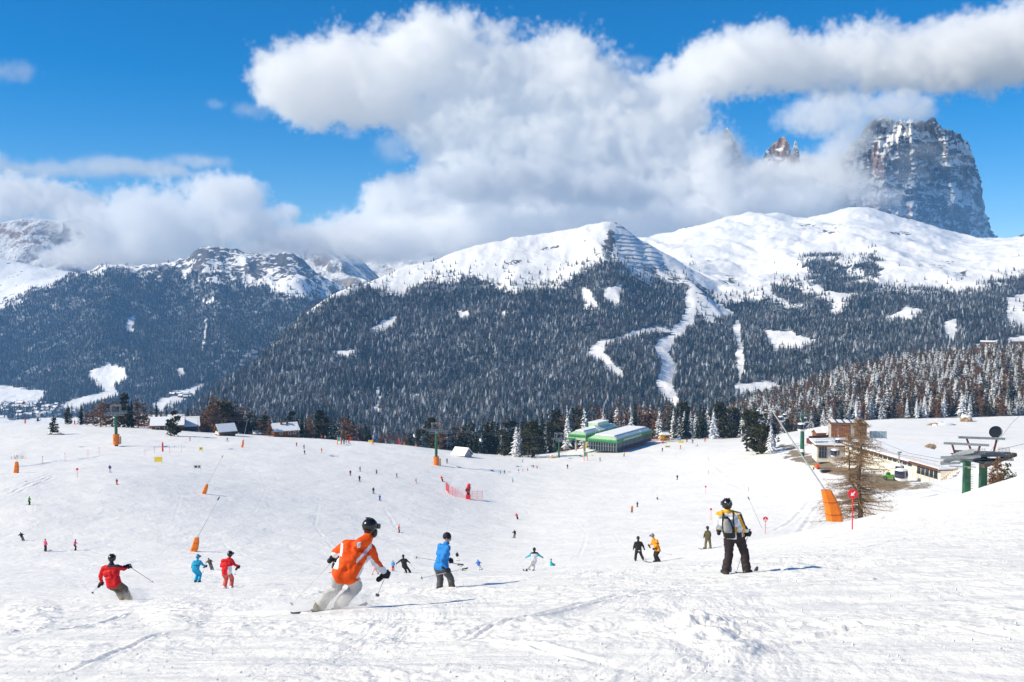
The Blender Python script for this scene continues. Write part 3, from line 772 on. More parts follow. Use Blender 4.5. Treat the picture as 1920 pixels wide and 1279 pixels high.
def puff_field(puffs, voxel, seed, namp=0.55, beta=3.3, sharp=0.16, lo_k=4.0, flat=1.0):
    """puffs: (px, py, rx, ry, D, rdepth, weight) as the photo shows them -> a density grid in the world"""
    C_ = []
    for (x, y, rx, ry, D, rd, w) in puffs:
        c = at(x, y, D); C_.append((c.x, c.y, c.z, rx/FPX*D, rd, ry/FPX*D, w))
    C_ = np.array(C_)
    lo = (C_[:, :3] - C_[:, 3:6]*1.25).min(0); hi = (C_[:, :3] + C_[:, 3:6]*1.25).max(0)
    res = [max(8, int(round((h - l)/voxel))) + 1 for l, h in zip(lo, hi)]
    ax = [np.linspace(l, h, r).astype(np.float32) for l, h, r in zip(lo, hi, res)]
    f = np.full(res, -1.0, np.float32); wt = np.zeros(res, np.float32)
    for c in C_:
        sl = [slice(max(0, int(np.searchsorted(a, c[k] - c[3 + k]*1.3))), int(np.searchsorted(a, c[k] + c[3 + k]*1.3)) + 1) for k, a in enumerate(ax)]
        g = [((a[s] - c[k])/c[3 + k])**2 for k, (a, s) in enumerate(zip(ax, sl))]
        d = 1 - np.sqrt(g[0][:, None, None] + g[1][None, :, None] + g[2][None, None, :])
        s3 = tuple(sl)
        # smooth union so neighbouring puffs flow into one another
        h = np.clip(0.5 + 0.5*(d - f[s3])/0.28, 0, 1)
        f[s3] = f[s3]*(1 - h) + d*h + 0.28*h*(1 - h)
        wt[s3] = np.where(h > 0.5, c[6], wt[s3])
    n = fft_noise(tuple(res), beta, seed, lo_k)
    n2 = np.abs(fft_noise(tuple(res), beta + 0.1, seed + 1, lo_k*2)) - 0.7          # billows
    f = f - namp*(0.35*n + 0.35*n2)*flat
    t = np.clip((f - 0.02)/sharp, 0, 1); dens = t*t*(3 - 2*t)*wt
    for k in range(3):                                                            # closed at the grid's border
        s = [slice(None)]*3
        for e in (0, -1): s[k] = e; dens[tuple(s)] = 0
    return dens, lo, hi, res
def cloud(puffs, voxel, seed, material, label, **kw):
    dens, lo, hi, res = puff_field(puffs, voxel, seed, **kw)
    me = bpy.data.meshes.new('clouds')
    me.vertices.add(dens.size)
    co = np.zeros((dens.size, 3), np.float32); co[:] = (np.array(lo) + np.array(hi))/2
    me.vertices.foreach_set('co', co.ravel())
    set_attr(me, 'dens', dens)
    me.materials.append(material)
    o = bpy.data.objects.new('clouds', me); COL.objects.link(o)
    md = o.modifiers.new('volume', 'NODES')
    md.node_group = volume_grid_tree('cloud_volume', [float(x) for x in lo], [float(x) for x in hi], res, material)
    tag(o, label, 'cloud', kind='stuff')
    return o
def P(rows, D, rd, w=1.0): return [(r[0], r[1], r[2], r[3], r[4] if len(r) > 4 else D, r[5] if len(r) > 5 else rd, r[6] if len(r) > 6 else w) for r in rows]
WHITE_CLOUD = cloud_material('white_cloud', 0.008)
SHADE_CLOUD = cloud_material('shade_tinted_cloud', 0.016, (0.84, 0.86, 0.89))  # the cloud's shade is put into its colour, so it absorbs
THIN_CLOUD = cloud_material('thin_cloud', 0.0022)
main_puffs = P([(560, 165, 70, 62), (640, 150, 95, 78), (740, 132, 100, 88), (830, 122, 105, 80), (930, 142, 115, 88), (1030, 165, 105, 98), (1110, 205, 95, 88), (700, 190, 95, 48),
    (850, 240, 90, 80), (930, 260, 110, 100), (1030, 270, 120, 115), (1130, 290, 125, 115), (1230, 300, 110, 100), (1315, 310, 80, 70), (1250, 215, 95, 66),
    (730, 372, 58, 42), (800, 400, 95, 62), (700, 430, 75, 38), (870, 330, 85, 65), (900, 405, 115, 60), (1000, 395, 120, 66), (1100, 385, 115, 60), (1200, 390, 115, 60), (1300, 380, 105, 58), (1400, 362, 95, 58), (1480, 350, 80, 60), (1545, 345, 62, 52)], 6350, 360) + \
  P([(1300, 152, 95, 52), (1390, 130, 105, 62), (1490, 120, 110, 62), (1590, 115, 110, 66), (1690, 110, 110, 64), (1790, 105, 112, 60), (1890, 92, 105, 76), (1990, 80, 120, 82)], 6500, 300) + \
  P([(1540, 220, 82, 42), (1610, 205, 72, 32), (1680, 205, 62, 28), (1600, 256, 46, 36), (1566, 300, 48, 48)], 6050, 200, 0.5)
cloud(main_puffs, 16.0, 11, WHITE_CLOUD, 'great bank of white cumulus piled over the snowy ridge')
cloud(P([(640, 448, 90, 38), (740, 440, 100, 44), (850, 436, 110, 44), (960, 425, 110, 40), (1060, 412, 100, 34), (1200, 418, 110, 34), (1320, 404, 110, 34), (1430, 388, 110, 36), (1520, 380, 80, 36), (560, 452, 60, 26)], 5800, 210), 14.0, 27, WHITE_CLOUD, 'low white cloud lying along the snowy ridge', namp=0.6)
cloud(P([(1572, 285, 34, 56), (1556, 345, 48, 44)], 5720, 130, .45) + P([(1595, 345, 62, 34), (1640, 372, 55, 24), (1500, 370, 90, 40), (1400, 335, 70, 40), (1470, 338, 80, 44), (1400, 350, 80, 50)], 5750, 150, 0.6) + P([(1335, 300, 44, 56), (1345, 345, 60, 40), (1470, 328, 60, 24), (1440, 310, 30, 20)], 5760, 200, 1.0) + P([(1705, 330, 46, 24), (1690, 300, 44, 26), (1735, 282, 55, 18), (1780, 300, 40, 20)], 5760, 70, 0.16), 11.0, 21, WHITE_CLOUD,
      'wisps of cloud drifting across the face of the rock massif', namp=0.6, sharp=0.5)
cloud(P([(880, 345, 95, 40), (980, 338, 125, 46), (1090, 350, 115, 42), (1185, 365, 85, 32)], 5600, 140, 1.0), 13.0, 31, SHADE_CLOUD, 'cloud coloured dark grey for shade in the middle of the white bank', namp=0.5, sharp=0.5)
cloud(P([(215, 425, 100, 56), (300, 402, 90, 62), (380, 385, 80, 52), (440, 368, 58, 40), (465, 420, 68, 42), (350, 445, 125, 48), (250, 468, 90, 36), (175, 470, 75, 42), (120, 480, 60, 30), (300, 478, 90, 34), (398, 352, 40, 24)], 5850, 260) + P([(540, 400, 24, 20), (470, 470, 50, 22), (560, 445, 90, 26), (650, 452, 100, 34), (740, 455, 90, 30), (820, 450, 90, 34), (900, 440, 90, 30)], 5850, 200, 0.8), 13.0, 41, WHITE_CLOUD,
      'white cumulus sitting on the left hand mountain ridge')
cloud(P([(30, 370, 75, 42), (105, 378, 75, 36), (-40, 380, 90, 50), (160, 390, 40, 24)], 7400, 260), 17.0, 51, WHITE_CLOUD, 'white cloud behind the far left cliffs')
cloud(P([(60, 318, 190, 20), (-60, 300, 120, 20), (220, 312, 140, 16), (375, 303, 56, 13), (300, 322, 90, 10)], 9500, 400, 1.0) + P([(20, 135, 75, 24), (465, 207, 40, 20), (400, 195, 30, 14), (915, 48, 26, 14), (1190, 118, 34, 15), (662, 250, 22, 15), (740, 275, 40, 30)], 9500, 160, 0.8), 26.0, 61, THIN_CLOUD,
      'thin streaks of high cloud in the blue sky', namp=0.5, sharp=0.6)
# ================================================================== trees
def needle_material(name, green, snow_amt, var=0.5, smax=0.92, seed=0.0):
    m, N, L = nodes_of(name)
    tc = N.new('ShaderNodeTexCoord').outputs['Object']
    oi = N.new('ShaderNodeObjectInfo')
    g = N.new('ShaderNodeNewGeometry'); sep = N.new('ShaderNodeSeparateXYZ'); L.new(g.outputs['Normal'], sep.inputs[0])
    off = N.new('ShaderNodeVectorMath'); off.operation = 'ADD'; L.new(tc, off.inputs[0])
    cmb = N.new('ShaderNodeCombineXYZ'); L.new(mth(N, L, 'MULTIPLY', oi.outputs['Random'], 37.0), cmb.inputs[0]); cmb.inputs[1].default_value = seed
    L.new(cmb.outputs[0], off.inputs[1])
    n1 = noise_n(N, L, off.outputs[0], 9.0, 3, 0.6); n2 = noise_n(N, L, off.outputs[0], 30.0, 2, 0.6)
    c = mixc(N, L, ramp(N, L, n1, 0.3, 0.7), tuple(x*(1 - var) for x in green), tuple(x*(1 + var) for x in green))
    up = mth(N, L, 'ABSOLUTE', sep.outputs[2])
    v = mth(N, L, 'ADD', mth(N, L, 'ADD', mth(N, L, 'MULTIPLY', n2, 0.75), mth(N, L, 'MULTIPLY', n1, 0.45)), mth(N, L, 'MULTIPLY', up, 0.25))
    v = mth(N, L, 'ADD', v, mth(N, L, 'MULTIPLY', oi.outputs['Random'], 0.16))
    f = ramp(N, L, v, 1.12 - snow_amt*0.5, 1.27 - snow_amt*0.5)
    c = mixc(N, L, mth(N, L, 'MULTIPLY', f, smax), c, (0.80, 0.82, 0.85))
    bsdf(N, L, c, 0.8, 0.1)
    return m
BARK = paint('bark', (0.11, 0.075, 0.05), 0.9, 0.1, 0, 0.4, 9.0, 0.5)
SPRUCE_SNOW = needle_material('spruce_snowy', (0.020, 0.030, 0.020), 0.82)
SPRUCE_DUST = needle_material('spruce_dusted', (0.017, 0.030, 0.028), 0.56, 0.5, 0.5)
SPRUCE_DARK = needle_material('spruce_dark', (0.016, 0.024, 0.012), 0.10)
PINE_GREEN = needle_material('pine_needles', (0.042, 0.042, 0.014), 0.08)
LARCH_BROWN = needle_material('larch_twigs', (0.20, 0.11, 0.062), 0.02, 0.35)
LARCH_FROST = needle_material('larch_twigs_frosted', (0.17, 0.11, 0.075), 0.36, 0.35)

def spruce_mesh(name, seed, Rr=0.17, tiers=17, per=9, ragged=0.35, taper=0.8):
    rnd = random.Random(seed); mb = MB()
    for k in range(tiers):
        t = k/(tiers - 1); z = 0.07 + 0.9*t
        r0 = Rr*(1 - t)**taper*(1 - 0.35*math.exp(-((t)/0.06)**2)) + 0.008
        a0 = rnd.random()*6.28
        m = max(4, int(per*(1 - 0.5*t)))
        for i in range(m):
            a = a0 + 2*math.pi*i/m + rnd.uniform(-.25, .25); r = r0*rnd.uniform(1 - ragged, 1 + ragged*0.6)
            zz = z + rnd.uniform(-.02, .02); dr = r*rnd.uniform(.25, .6); w = 2.0*math.pi/m*0.62
            ca, sa = math.cos(a), math.sin(a)
            mid = 0.55*r
            pl_ = (mid*math.cos(a - w), mid*math.sin(a - w), zz - 0.35*dr - 0.01); pr = (mid*math.cos(a + w), mid*math.sin(a + w), zz - 0.35*dr - 0.01)
            mb.add([(0, 0, zz + 0.035), pl_, (r*ca, r*sa, zz - dr), pr, (mid*ca, mid*sa, zz - 0.25*dr + 0.012)], [(0, 1, 4), (1, 2, 4), (2, 3, 4), (3, 0, 4)])
    mb.tube((0, 0, 0.93), (0, 0, 1.0), 0.006, 0.001, 4, False)
    return mb.mesh(name)
def clump_mesh(name, seed, Rr=0.26, z0=0.12, n=560, shape=0.75):
    rnd = random.Random(seed); mb = MB()
    lumps = []
    for _ in range(20):
        t = rnd.random()**1.25; a = rnd.random()*6.28; rr = Rr*0.62*math.sin(math.pi*(0.16 + 0.80*t))**shape
        lumps.append((rr*math.cos(a), rr*math.sin(a), z0 + (0.93 - z0)*t, 0.16*(1 - 0.45*t)*rnd.uniform(.7, 1.25)))
    for i in range(n):
        lx, ly, lz, lr = lumps[i % len(lumps)]
        d = Vector((rnd.gauss(0, 1), rnd.gauss(0, 1), rnd.gauss(0, 0.8))); d.normalize()
        p = Vector((lx, ly, lz)) + d*lr*rnd.uniform(.55, 1.05)*Rr/0.26
        if p.z > 1: p.z = 1
        s = rnd.uniform(.035, .065); q = Vector((rnd.gauss(0, 1), rnd.gauss(0, 1), rnd.gauss(0, 1))).normalized()
        u = d.cross(q).normalized(); v = (d*0.6 + q*0.5).normalized()
        mb.add([p - u*s*0.7, p + v*s*1.3, p + u*s*0.7, p - v*s*0.5 + d*s*0.4], [(0, 1, 2), (0, 2, 3)])
    return mb.mesh(name)
def larch_mesh(name, seed, Rr=0.24, n=64):
    rnd = random.Random(seed); mb = MB()
    for k in range(n):
        t = 0.05 + 0.93*(1 - math.sqrt(rnd.random())); a = rnd.random()*6.28; r = Rr*(1.02 - t)**0.7*rnd.uniform(.6, 1.1)
        p0 = Vector((0, 0, t)); dirn = Vector((math.cos(a), math.sin(a), rnd.uniform(-.1, .35)))
        p1 = p0 + dirn*r
        mb.tube(p0, p1, 0.0045*(1.1 - t) + 0.001, 0.0008, 3, False)
        for _ in range(13):
            u = rnd.uniform(.25, 1.0); q = p0 + dirn*r*u
            e = q + Vector((rnd.gauss(0, .04), rnd.gauss(0, .04), rnd.gauss(0.018, .04)))
            w = Vector((rnd.gauss(0, 1), rnd.gauss(0, 1), rnd.gauss(0, 1))).normalized()*0.014
            mb.add([q - w, q + w, e], [(0, 1, 2)])
            e2 = q + Vector((rnd.gauss(0, .026), rnd.gauss(0, .026), rnd.gauss(-.01, .02)))
            mb.add([q - w, q + w, e2], [(0, 1, 2)])
    return mb.mesh(name)
tk = MB(); tk.tube((0, 0, -0.12), (0, 0, 0.45), 0.014, 0.009, 6, False); tk.tube((0, 0, 0.45), (0, 0, 0.95), 0.009, 0.002, 6, False)
TRUNK = tk.mesh('trunk'); TRUNK.materials.append(BARK)
KIND = {}
def add_kind(k, meshes, mat):
    for me in meshes: me.materials.append(mat)
    KIND[k] = meshes
add_kind('snow', [spruce_mesh('crown', 1), spruce_mesh('crown', 2, 0.15, 19), spruce_mesh('crown', 3, 0.20, 15)], SPRUCE_SNOW)
add_kind('dust', [spruce_mesh('crown', 4, 0.16, 13, 8), spruce_mesh('crown', 5, 0.14, 13, 7), spruce_mesh('crown', 6, 0.18, 12, 8)], SPRUCE_DUST)
add_kind('dark', [spruce_mesh('crown', 7, 0.17), spruce_mesh('crown', 8, 0.20, 15, 9, 0.5), spruce_mesh('crown', 9, 0.15, 19)], SPRUCE_DARK)
add_kind('pine', [clump_mesh('crown', 10), clump_mesh('crown', 11, 0.22), clump_mesh('crown', 12, 0.30, 0.08, 380)], PINE_GREEN)
add_kind('larch', [larch_mesh('crown', 13), larch_mesh('crown', 14, 0.30, 38), larch_mesh('crown', 15, 0.2)], LARCH_BROWN)
add_kind('frost', [larch_mesh('crown', 16), larch_mesh('crown', 17, 0.27, 36)], LARCH_FROST)
TREE_NAME = {'snow': 'spruce_tree', 'dust': 'spruce_tree', 'dark': 'spruce_tree', 'pine': 'pine_tree', 'larch': 'larch_tree', 'frost': 'larch_tree'}
TREE_WORD = {'snow': 'snow laden spruce', 'dust': 'snow dusted spruce', 'dark': 'dark green spruce', 'pine': 'olive green stone pine', 'larch': 'bare brown larch', 'frost': 'frosted bare larch'}
FIRST = {}
trng = random.Random(77)
def tree(kind, x, y, z, h, label, group, wide=1.0, girth=None):
    k = trng.randrange(len(KIND[kind]))
    r = empty(TREE_NAME[kind], (x, y, z), trng.random()*6.28, label, 'tree', group)
    s = (girth or h)*wide*trng.uniform(.9, 1.15); r.scale = (s, s, h)
    t = bpy.data.objects.new('trunk', TRUNK); COL.objects.link(t); t.parent = r
    c = bpy.data.objects.new('crown', KIND[kind][k]); COL.objects.link(c); c.parent = r
    FIRST.setdefault((kind, k), c)
    return r
def terrain_z(x, y):
    return gz(x, y) if y < 512 else float(far_z(np.array([x]), np.array([y]))[0])
def crest_tree(kind, px, base, hpx, D, label, group, wide=1.0):
    label = ('tall ' if hpx >= 56 else 'short ' if hpx < 31 else '') + label
    x = (px - 960)/FPX*D
    p = at(px, base - hpx, D); x = p.x
    z = terrain_z(x, D)
    h = p.z - z
    return tree(kind, x, D, z, max(h, hpx*D/FPX*0.6), label, group, wide, min(h, hpx*D/FPX*1.25))
G_L = 'trees along the left end of the piste crest'
LAB = lambda kind, where: TREE_WORD[kind] + ' ' + where
for row in [(127, 787, 22, 'pine'), (152, 788, 34, 'dark'), (176, 788, 32, 'larch'), (188, 787, 42, 'larch'), (198, 786, 44, 'larch'), (210, 786, 42, 'larch'), (232, 785, 46, 'pine'), (246, 786, 40, 'dark'), (258, 788, 46, 'larch'), (270, 788, 38, 'larch'), (282, 788, 30, 'larch'),
            (293, 788, 38, 'dark'), (312, 788, 28, 'dark'), (303, 790, 25, 'larch'), (163, 788, 24, 'larch'), (222, 787, 42, 'larch'), (240, 787, 38, 'dark')]:
    crest_tree(row[3], row[0], row[1], row[2], 455 + trng.uniform(-8, 25), LAB(row[3], 'on the crest behind the left lift pylon'), G_L, 1.25 if row[3] in ('larch', 'pine') else 1.1)
for row in [(352, 790, 32, 'dark'), (365, 795, 28, 'larch'), (380, 800, 38, 'larch'), (392, 805, 48, 'larch'), (410, 808, 58, 'pine'), (402, 800, 62, 'larch'), (418, 800, 64, 'larch'), (430, 802, 56, 'larch'), (442, 804, 50, 'larch'), (455, 806, 47, 'larch'), (468, 805, 44, 'larch'), (478, 808, 38, 'dark'), (490, 812, 42, 'larch'), (495, 812, 32, 'pine'), (505, 810, 28, 'larch'), (397, 806, 52, 'pine'), (422, 806, 50, 'pine')]:
    crest_tree(row[3], row[0], row[1], row[2], 462 + trng.uniform(-6, 25), LAB(row[3], 'in the clump behind the wooden hut'), 'trees behind the wooden hut', 1.35 if row[3] in ('larch', 'pine') else 1.1)
tree('pine', *gd(327, 405), 10.5, 'bushy stone pine standing alone in front of the snow roofed farmhouse', None, 1.25)
for i in range(19):
    k = trng.choice(['dark', 'dark', 'dark', 'pine', 'larch', 'dust'])
    crest_tree(k, 548 + i*6.1 + trng.uniform(-3, 3), 816, trng.uniform(34, 47), 475 + trng.uniform(-10, 25), LAB(k, 'in the row right of the two chimney chalet'), 'trees right of the chalet', 1.1)
for row in [(638, 820, 34, 'larch'), (647, 820, 40, 'larch'), (657, 820, 40, 'larch'), (668, 820, 32, 'larch'), (685, 822, 33, 'dark'), (703, 823, 27, 'snow'), (715, 824, 18, 'larch'), (728, 825, 20, 'larch'), (742, 825, 18, 'larch'), (757, 826, 16, 'larch'), (771, 826, 13, 'pine'), (785, 826, 20, 'pine'), (692, 823, 30, 'dark'), (676, 822, 28, 'larch'), (765, 826, 12, 'larch')]:
    crest_tree(row[3], row[0], row[1], row[2], 482 + trng.uniform(-4, 20), LAB(row[3], 'on the crest between chalet and middle lift pylon'), 'trees on the middle of the crest', 1.35)
for row in [(806, 826, 40, 'pine'), (812, 826, 43, 'pine'), (824, 825, 44, 'larch'), (832, 828, 36, 'dark'), (853, 835, 34, 'pine'), (865, 838, 46, 'larch'), (872, 840, 40, 'pine'), (881, 842, 49, 'pine'), (893, 845, 42, 'dark')]:
    crest_tree(row[3], row[0], row[1], row[2], 470 + trng.uniform(-4, 20), LAB(row[3], 'behind the middle lift pylon and small shed'), 'trees behind the small shed', 1.2)
for i in range(17):
    k = trng.choice(['snow', 'dark', 'dark', 'dust', 'dust', 'snow', 'pine'])
    crest_tree(k, 905 + i*6.6 + trng.uniform(-3, 3), 850, trng.uniform(50, 64), 485 + trng.uniform(-8, 30), LAB(k, 'in the dense stand left of the green lift station'), 'trees left of the lift station', 1.05)
for (x, y, h, k, D) in [(945, 850, 40, 'pine', 462), (968, 856, 60, 'snow', 455), (998, 864, 74, 'pine', 448), (976, 857, 48, 'dust', 452)]:
    crest_tree(k, x, y, h, D, LAB(k, 'fronting the stand left of the lift station'), 'trees at the edge of the stand', 1.1)
for i in range(26):
    k = trng.choice(['snow', 'dark', 'dark', 'pine', 'dust', 'larch'])
    crest_tree(k, 1018 + i*7.2 + trng.uniform(-3, 3), 832 - i*0.8, trng.uniform(48, 64) - 0.1*i, 520 + trng.uniform(-12, 30), LAB(k, 'behind the green lift station'), 'trees behind the lift station', 1.1)
for i in range(10):
    crest_tree('larch', 1205 + i*6.5 + trng.uniform(-3, 3), 812, trng.uniform(50, 62), 535 + trng.uniform(-6, 25), 'leafless brown larch right of the green lift station', 'larches right of the lift station', 1.15)
for i in range(34):
    k = trng.choice(['dark', 'dark', 'snow', 'snow', 'pine', 'dust'])
    crest_tree(k, 1240 + i*5.6 + trng.uniform(-3, 3), 815, trng.uniform(44, 62), 515 + trng.uniform(-14, 30), LAB(k, 'above the people queueing right of the station'), 'trees right of the lift station', 1.1)
for i in range(26):
    k = trng.choice(['larch', 'larch', 'snow', 'frost', 'dust'])
    crest_tree(k, 1080 + i*14 + trng.uniform(-5, 5), 800, trng.uniform(44, 56), 580 + trng.uniform(-10, 50), LAB(k, 'in the back rows of the tree line by the lift station'), 'trees in the back rows', 1.1)
for (x, y, h, k, D) in [(1428, 850, 76, 'pine', 385), (1416, 838, 66, 'pine', 400), (1446, 852, 60, 'snow', 372), (1437, 848, 50, 'pine', 378)]:
    crest_tree(k, x, y, h, D, LAB(k, 'at the piste corner left of the green gondola pylon'), 'trees at the corner of the piste', 1.15)
# the pine on its rock in the left bowl
pp = gd(101, 395)
tree('pine', pp.x, pp.y, pp.z, 6.6, 'small stone pine growing on a rock in the left snow bowl', None, 1.3)

# --- woods: the nearest trees of the right hill stand singly, the rest is one wood
def scatter(names, ylo, yhi, slo, shi, step, seed):
    rng = np.random.default_rng(seed)
    ys = np.arange(ylo, yhi, step); xs = np.arange(min(slo*ylo, slo*yhi), max(shi*ylo, shi*yhi), step)
    X, Y = np.meshgrid(xs, ys); X = X + rng.uniform(-.5, .5, X.shape)*step*0.95; Y = Y + rng.uniform(-.5, .5, Y.shape)*step*0.95
    X, Y = X.ravel(), Y.ravel()
    ok = (X/Y > slo) & (X/Y < shi); X, Y = X[ok], Y[ok]
    Z = far_z(X, Y); who = far_who(X, Y)
    m, px, py = wood_mask(X, Y, Z, who, rng.exponential(7.0, X.shape)*(rng.random(X.shape) < .6))
    m &= np.isin(who, [FAR['names'].index(n) for n in names])
    m &= (py < 905)
    dens = fbm(X/120, Y/120, 3, seed)
    dens = fbm(X/70, Y/110, 3, seed)
    m &= rng.random(X.shape) < np.clip(0.92 + 1.0*dens, 0.18, 1)
    return X[m], Y[m], Z[m], rng, px[m], py[m]
def forest(X, Y, Z, H, W_, pick, protos, rng, label):
    me = bpy.data.meshes.new('forest')
    me.vertices.add(len(X)); me.vertices.foreach_set('co', np.stack([X, Y, Z], -1).astype(np.float32).ravel())
    set_attr(me, 'tall', H); set_attr(me, 'wide', W_); set_attr(me, 'turn', rng.uniform(0, 6.28, len(X))); set_attr(me, 'pick', pick)
    ng = bpy.data.node_groups.new('forest_instances', 'GeometryNodeTree')
    ng.interface.new_socket('Geometry', in_out='INPUT', socket_type='NodeSocketGeometry'); ng.interface.new_socket('Geometry', in_out='OUTPUT', socket_type='NodeSocketGeometry')
    N, L = ng.nodes, ng.links
    gi, go = N.new('NodeGroupInput'), N.new('NodeGroupOutput')
    j = N.new('GeometryNodeJoinGeometry')
    for p in reversed(protos):
        oi = N.new('GeometryNodeObjectInfo'); oi.inputs['Object'].default_value = p; oi.inputs['As Instance'].default_value = True
        L.new(oi.outputs['Geometry'], j.inputs[0])
    mp = N.new('GeometryNodeMeshToPoints'); L.new(gi.outputs[0], mp.inputs[0])
    ip = N.new('GeometryNodeInstanceOnPoints'); L.new(mp.outputs[0], ip.inputs['Points']); L.new(j.outputs[0], ip.inputs['Instance'])
    ip.inputs['Pick Instance'].default_value = True
    def at_(n):
        a = N.new('GeometryNodeInputNamedAttribute'); a.data_type = 'FLOAT'; a.inputs['Name'].default_value = n
        return a.outputs['Attribute']
    fi = N.new('FunctionNodeFloatToInt'); L.new(at_('pick'), fi.inputs[0]); L.new(fi.outputs[0], ip.inputs['Instance Index'])
    sc = N.new('ShaderNodeCombineXYZ'); w = at_('wide'); L.new(w, sc.inputs[0]); L.new(w, sc.inputs[1]); L.new(at_('tall'), sc.inputs[2]); L.new(sc.outputs[0], ip.inputs['Scale'])
    rt = N.new('ShaderNodeCombineXYZ'); L.new(at_('turn'), rt.inputs[2])
    e2r = N.new('FunctionNodeEulerToRotation'); L.new(rt.outputs[0], e2r.inputs[0]); L.new(e2r.outputs[0], ip.inputs['Rotation'])
    L.new(ip.outputs[0], go.inputs[0])
    o = bpy.data.objects.new('forest', me); COL.objects.link(o)
    md = o.modifiers.new('instances', 'NODES'); md.node_group = ng
    tag(o, label, 'forest', kind='stuff')
    return o
# right hill, single trees
X, Y, Z, rng, px, py = scatter(['hill'], 500, 960, 0.17, 0.58, 4.8, 901)
open_ground = (py > np.interp(px, [1400, 1520, 1640, 1700, 1800, 1860, 1920, 2000], [815, 812, 806, 800, 795, 812, 805, 800])) & (Y < 560)
keep = ~open_ground & (Y > 505); X, Y, Z, px, py = X[keep], Y[keep], Z[keep], px[keep], py[keep]
order = np.argsort(Y); vis = order[(px[order] > 1440) & (px[order] < 1930)]
ind = vis[:112]
for i in ind:
    k = trng.choice(['snow', 'snow', 'snow', 'frost', 'larch', 'dust', 'pine', 'dust', 'snow', 'frost', 'larch'])
    tree(k, X[i], Y[i], Z[i], trng.uniform(10, 15) if k != 'pine' else trng.uniform(7, 9.5), ('tall ' if Y[i] < Y[ind].mean() and k == 'snow' and i % 2 else '') + LAB(k, 'in the wood front ' + ('left of the green gondola pylon' if px[i] < 1500 else 'behind the rust brown building' if px[i] < 1640 else 'behind the long garage' if px[i] < 1760 else 'behind the head station' if px[i] < 1850 else 'at the right edge')), 'trees in the front of the right hillside wood', 1.05)
rest = np.ones(len(X), bool); rest[ind] = False
for kk in KIND:                                      # every crown shape stands somewhere as a single tree
    for n_ in range(len(KIND[kk])):
        if (kk, n_) not in FIRST:
            i = order[-1 - n_]; r_ = tree(kk, X[i], Y[i], Z[i], 11, LAB(kk, 'at the top of the hillside wood at the right edge'), 'trees at the top of the right hillside wood')
            list(r_.children)[1].data = KIND[kk][n_]; FIRST[(kk, n_)] = list(r_.children)[1]
def protos(*ks): return [FIRST[(k, n)] for k in ks for n in range(len(KIND[k])) if (k, n) in FIRST]
Xr, Yr, Zr = X[rest], Y[rest], Z[rest]; n = len(Xr)
pr = protos('snow', 'frost', 'larch', 'dust'); H = rng.uniform(11, 19, n)
forest(Xr, Yr, Zr, H, H*rng.uniform(1.0, 1.25, n), rng.choice(len(pr), n, p=np.array([3.2]*3 + [3]*2 + [1.4]*3 + [1.4]*3)/(9.6 + 6 + 4.2 + 4.2)), pr, rng, 'snowy hillside wood of spruce and larch at the right')
def wood(names, ylo, yhi, slo, shi, step, seed, h0, h1, mix, label):
    X, Y, Z, rng, px, py = scatter(names, ylo, yhi, slo, shi, step, seed)
    n = len(X); H = (h0 + (h1 - h0)*rng.beta(2, 1.6, n))*(1 + 0.15*fbm(X/200, Y/200, 2, seed + 3))
    pr = protos(*mix); wts = np.array([mix[k]/len(KIND[k]) for k in mix for _ in range(len(KIND[k]))]); wts = wts/wts.sum()
    # larch and snow come in patches
    pick = rng.choice(len(pr), n, p=wts)
    patch = fbm(X/160, Y/160, 3, seed + 9) + 0.35*rng.standard_normal(n)
    names_ = [k for k in mix for _ in range(len(KIND[k]))]; dk = [i for i, k in enumerate(names_) if k == 'dark']; fr = [i for i, k in enumerate(names_) if k in ('frost', 'snow')]
    pick = np.where((patch < -0.38) & (rng.random(n) < .8), rng.choice(dk, n), np.where((patch > 0.5) & (rng.random(n) < .5), rng.choice(fr, n), pick))
    print('wood', names, n)
    return forest(X, Y, Z, H, H*rng.uniform(1.15, 1.6, n), pick, pr, rng, label)
wood(['mid'], 1150, 3050, -0.36, 0.34, 5.6, 911, 6, 16, {'dust': 8, 'snow': 0.5, 'frost': 1.3, 'dark': 1.2}, 'dense snow dusted spruce forest on the middle mountain')
wood(['right'], 900, 3500, 0.10, 0.60, 6.0, 912, 6, 16, {'dust': 8, 'snow': 0.6, 'frost': 0.9, 'dark': 1.2}, 'dark spruce forest below the rock massif on the right')
wood(['left', 'floor'], 2650, 4500, -0.62, 0.02, 8.6, 913, 12, 19, {'dust': 3, 'dark': 5, 'frost': 0.8}, 'blue hazy forest on the left mountain across the valley')
# scattered single firs on the open snow of the right plateau
def lone(px0, px1, py0, py1, n, seed, kinds=('dark', 'dust')):
    rng = np.random.default_rng(seed); out = []
    s = rng.uniform((px0 - 960)/FPX, (px1 - 960)/FPX, n*60); Yc = rng.uniform(2300, 4300, n*60); Xc = s*Yc
    Zc = far_z(Xc, Yc); a, b = to_px(Xc, Yc, Zc)
    m = (b > py0) & (b < py1); i = np.where(m)[0][:n]
    return Xc[i], Yc[i], Zc[i]
LX = [lone(1640, 1930, 520, 600, 130, 5), lone(1130, 1300, 480, 560, 90, 6), lone(640, 1100, 490, 545, 110, 7), lone(1300, 1700, 560, 600, 60, 8), lone(640, 760, 530, 620, 60, 9)]
X = np.concatenate([l[0] for l in LX]); Y = np.concatenate([l[1] for l in LX]); Z = np.concatenate([l[2] for l in LX]); n = len(X); rng = np.random.default_rng(3)
H = rng.uniform(7, 14, n); pr = protos('dark', 'dust')
forest(X, Y, Z, H, H*1.3, rng.choice(len(pr), n), pr, rng, 'scattered dark firs on the open snow of the high slopes')
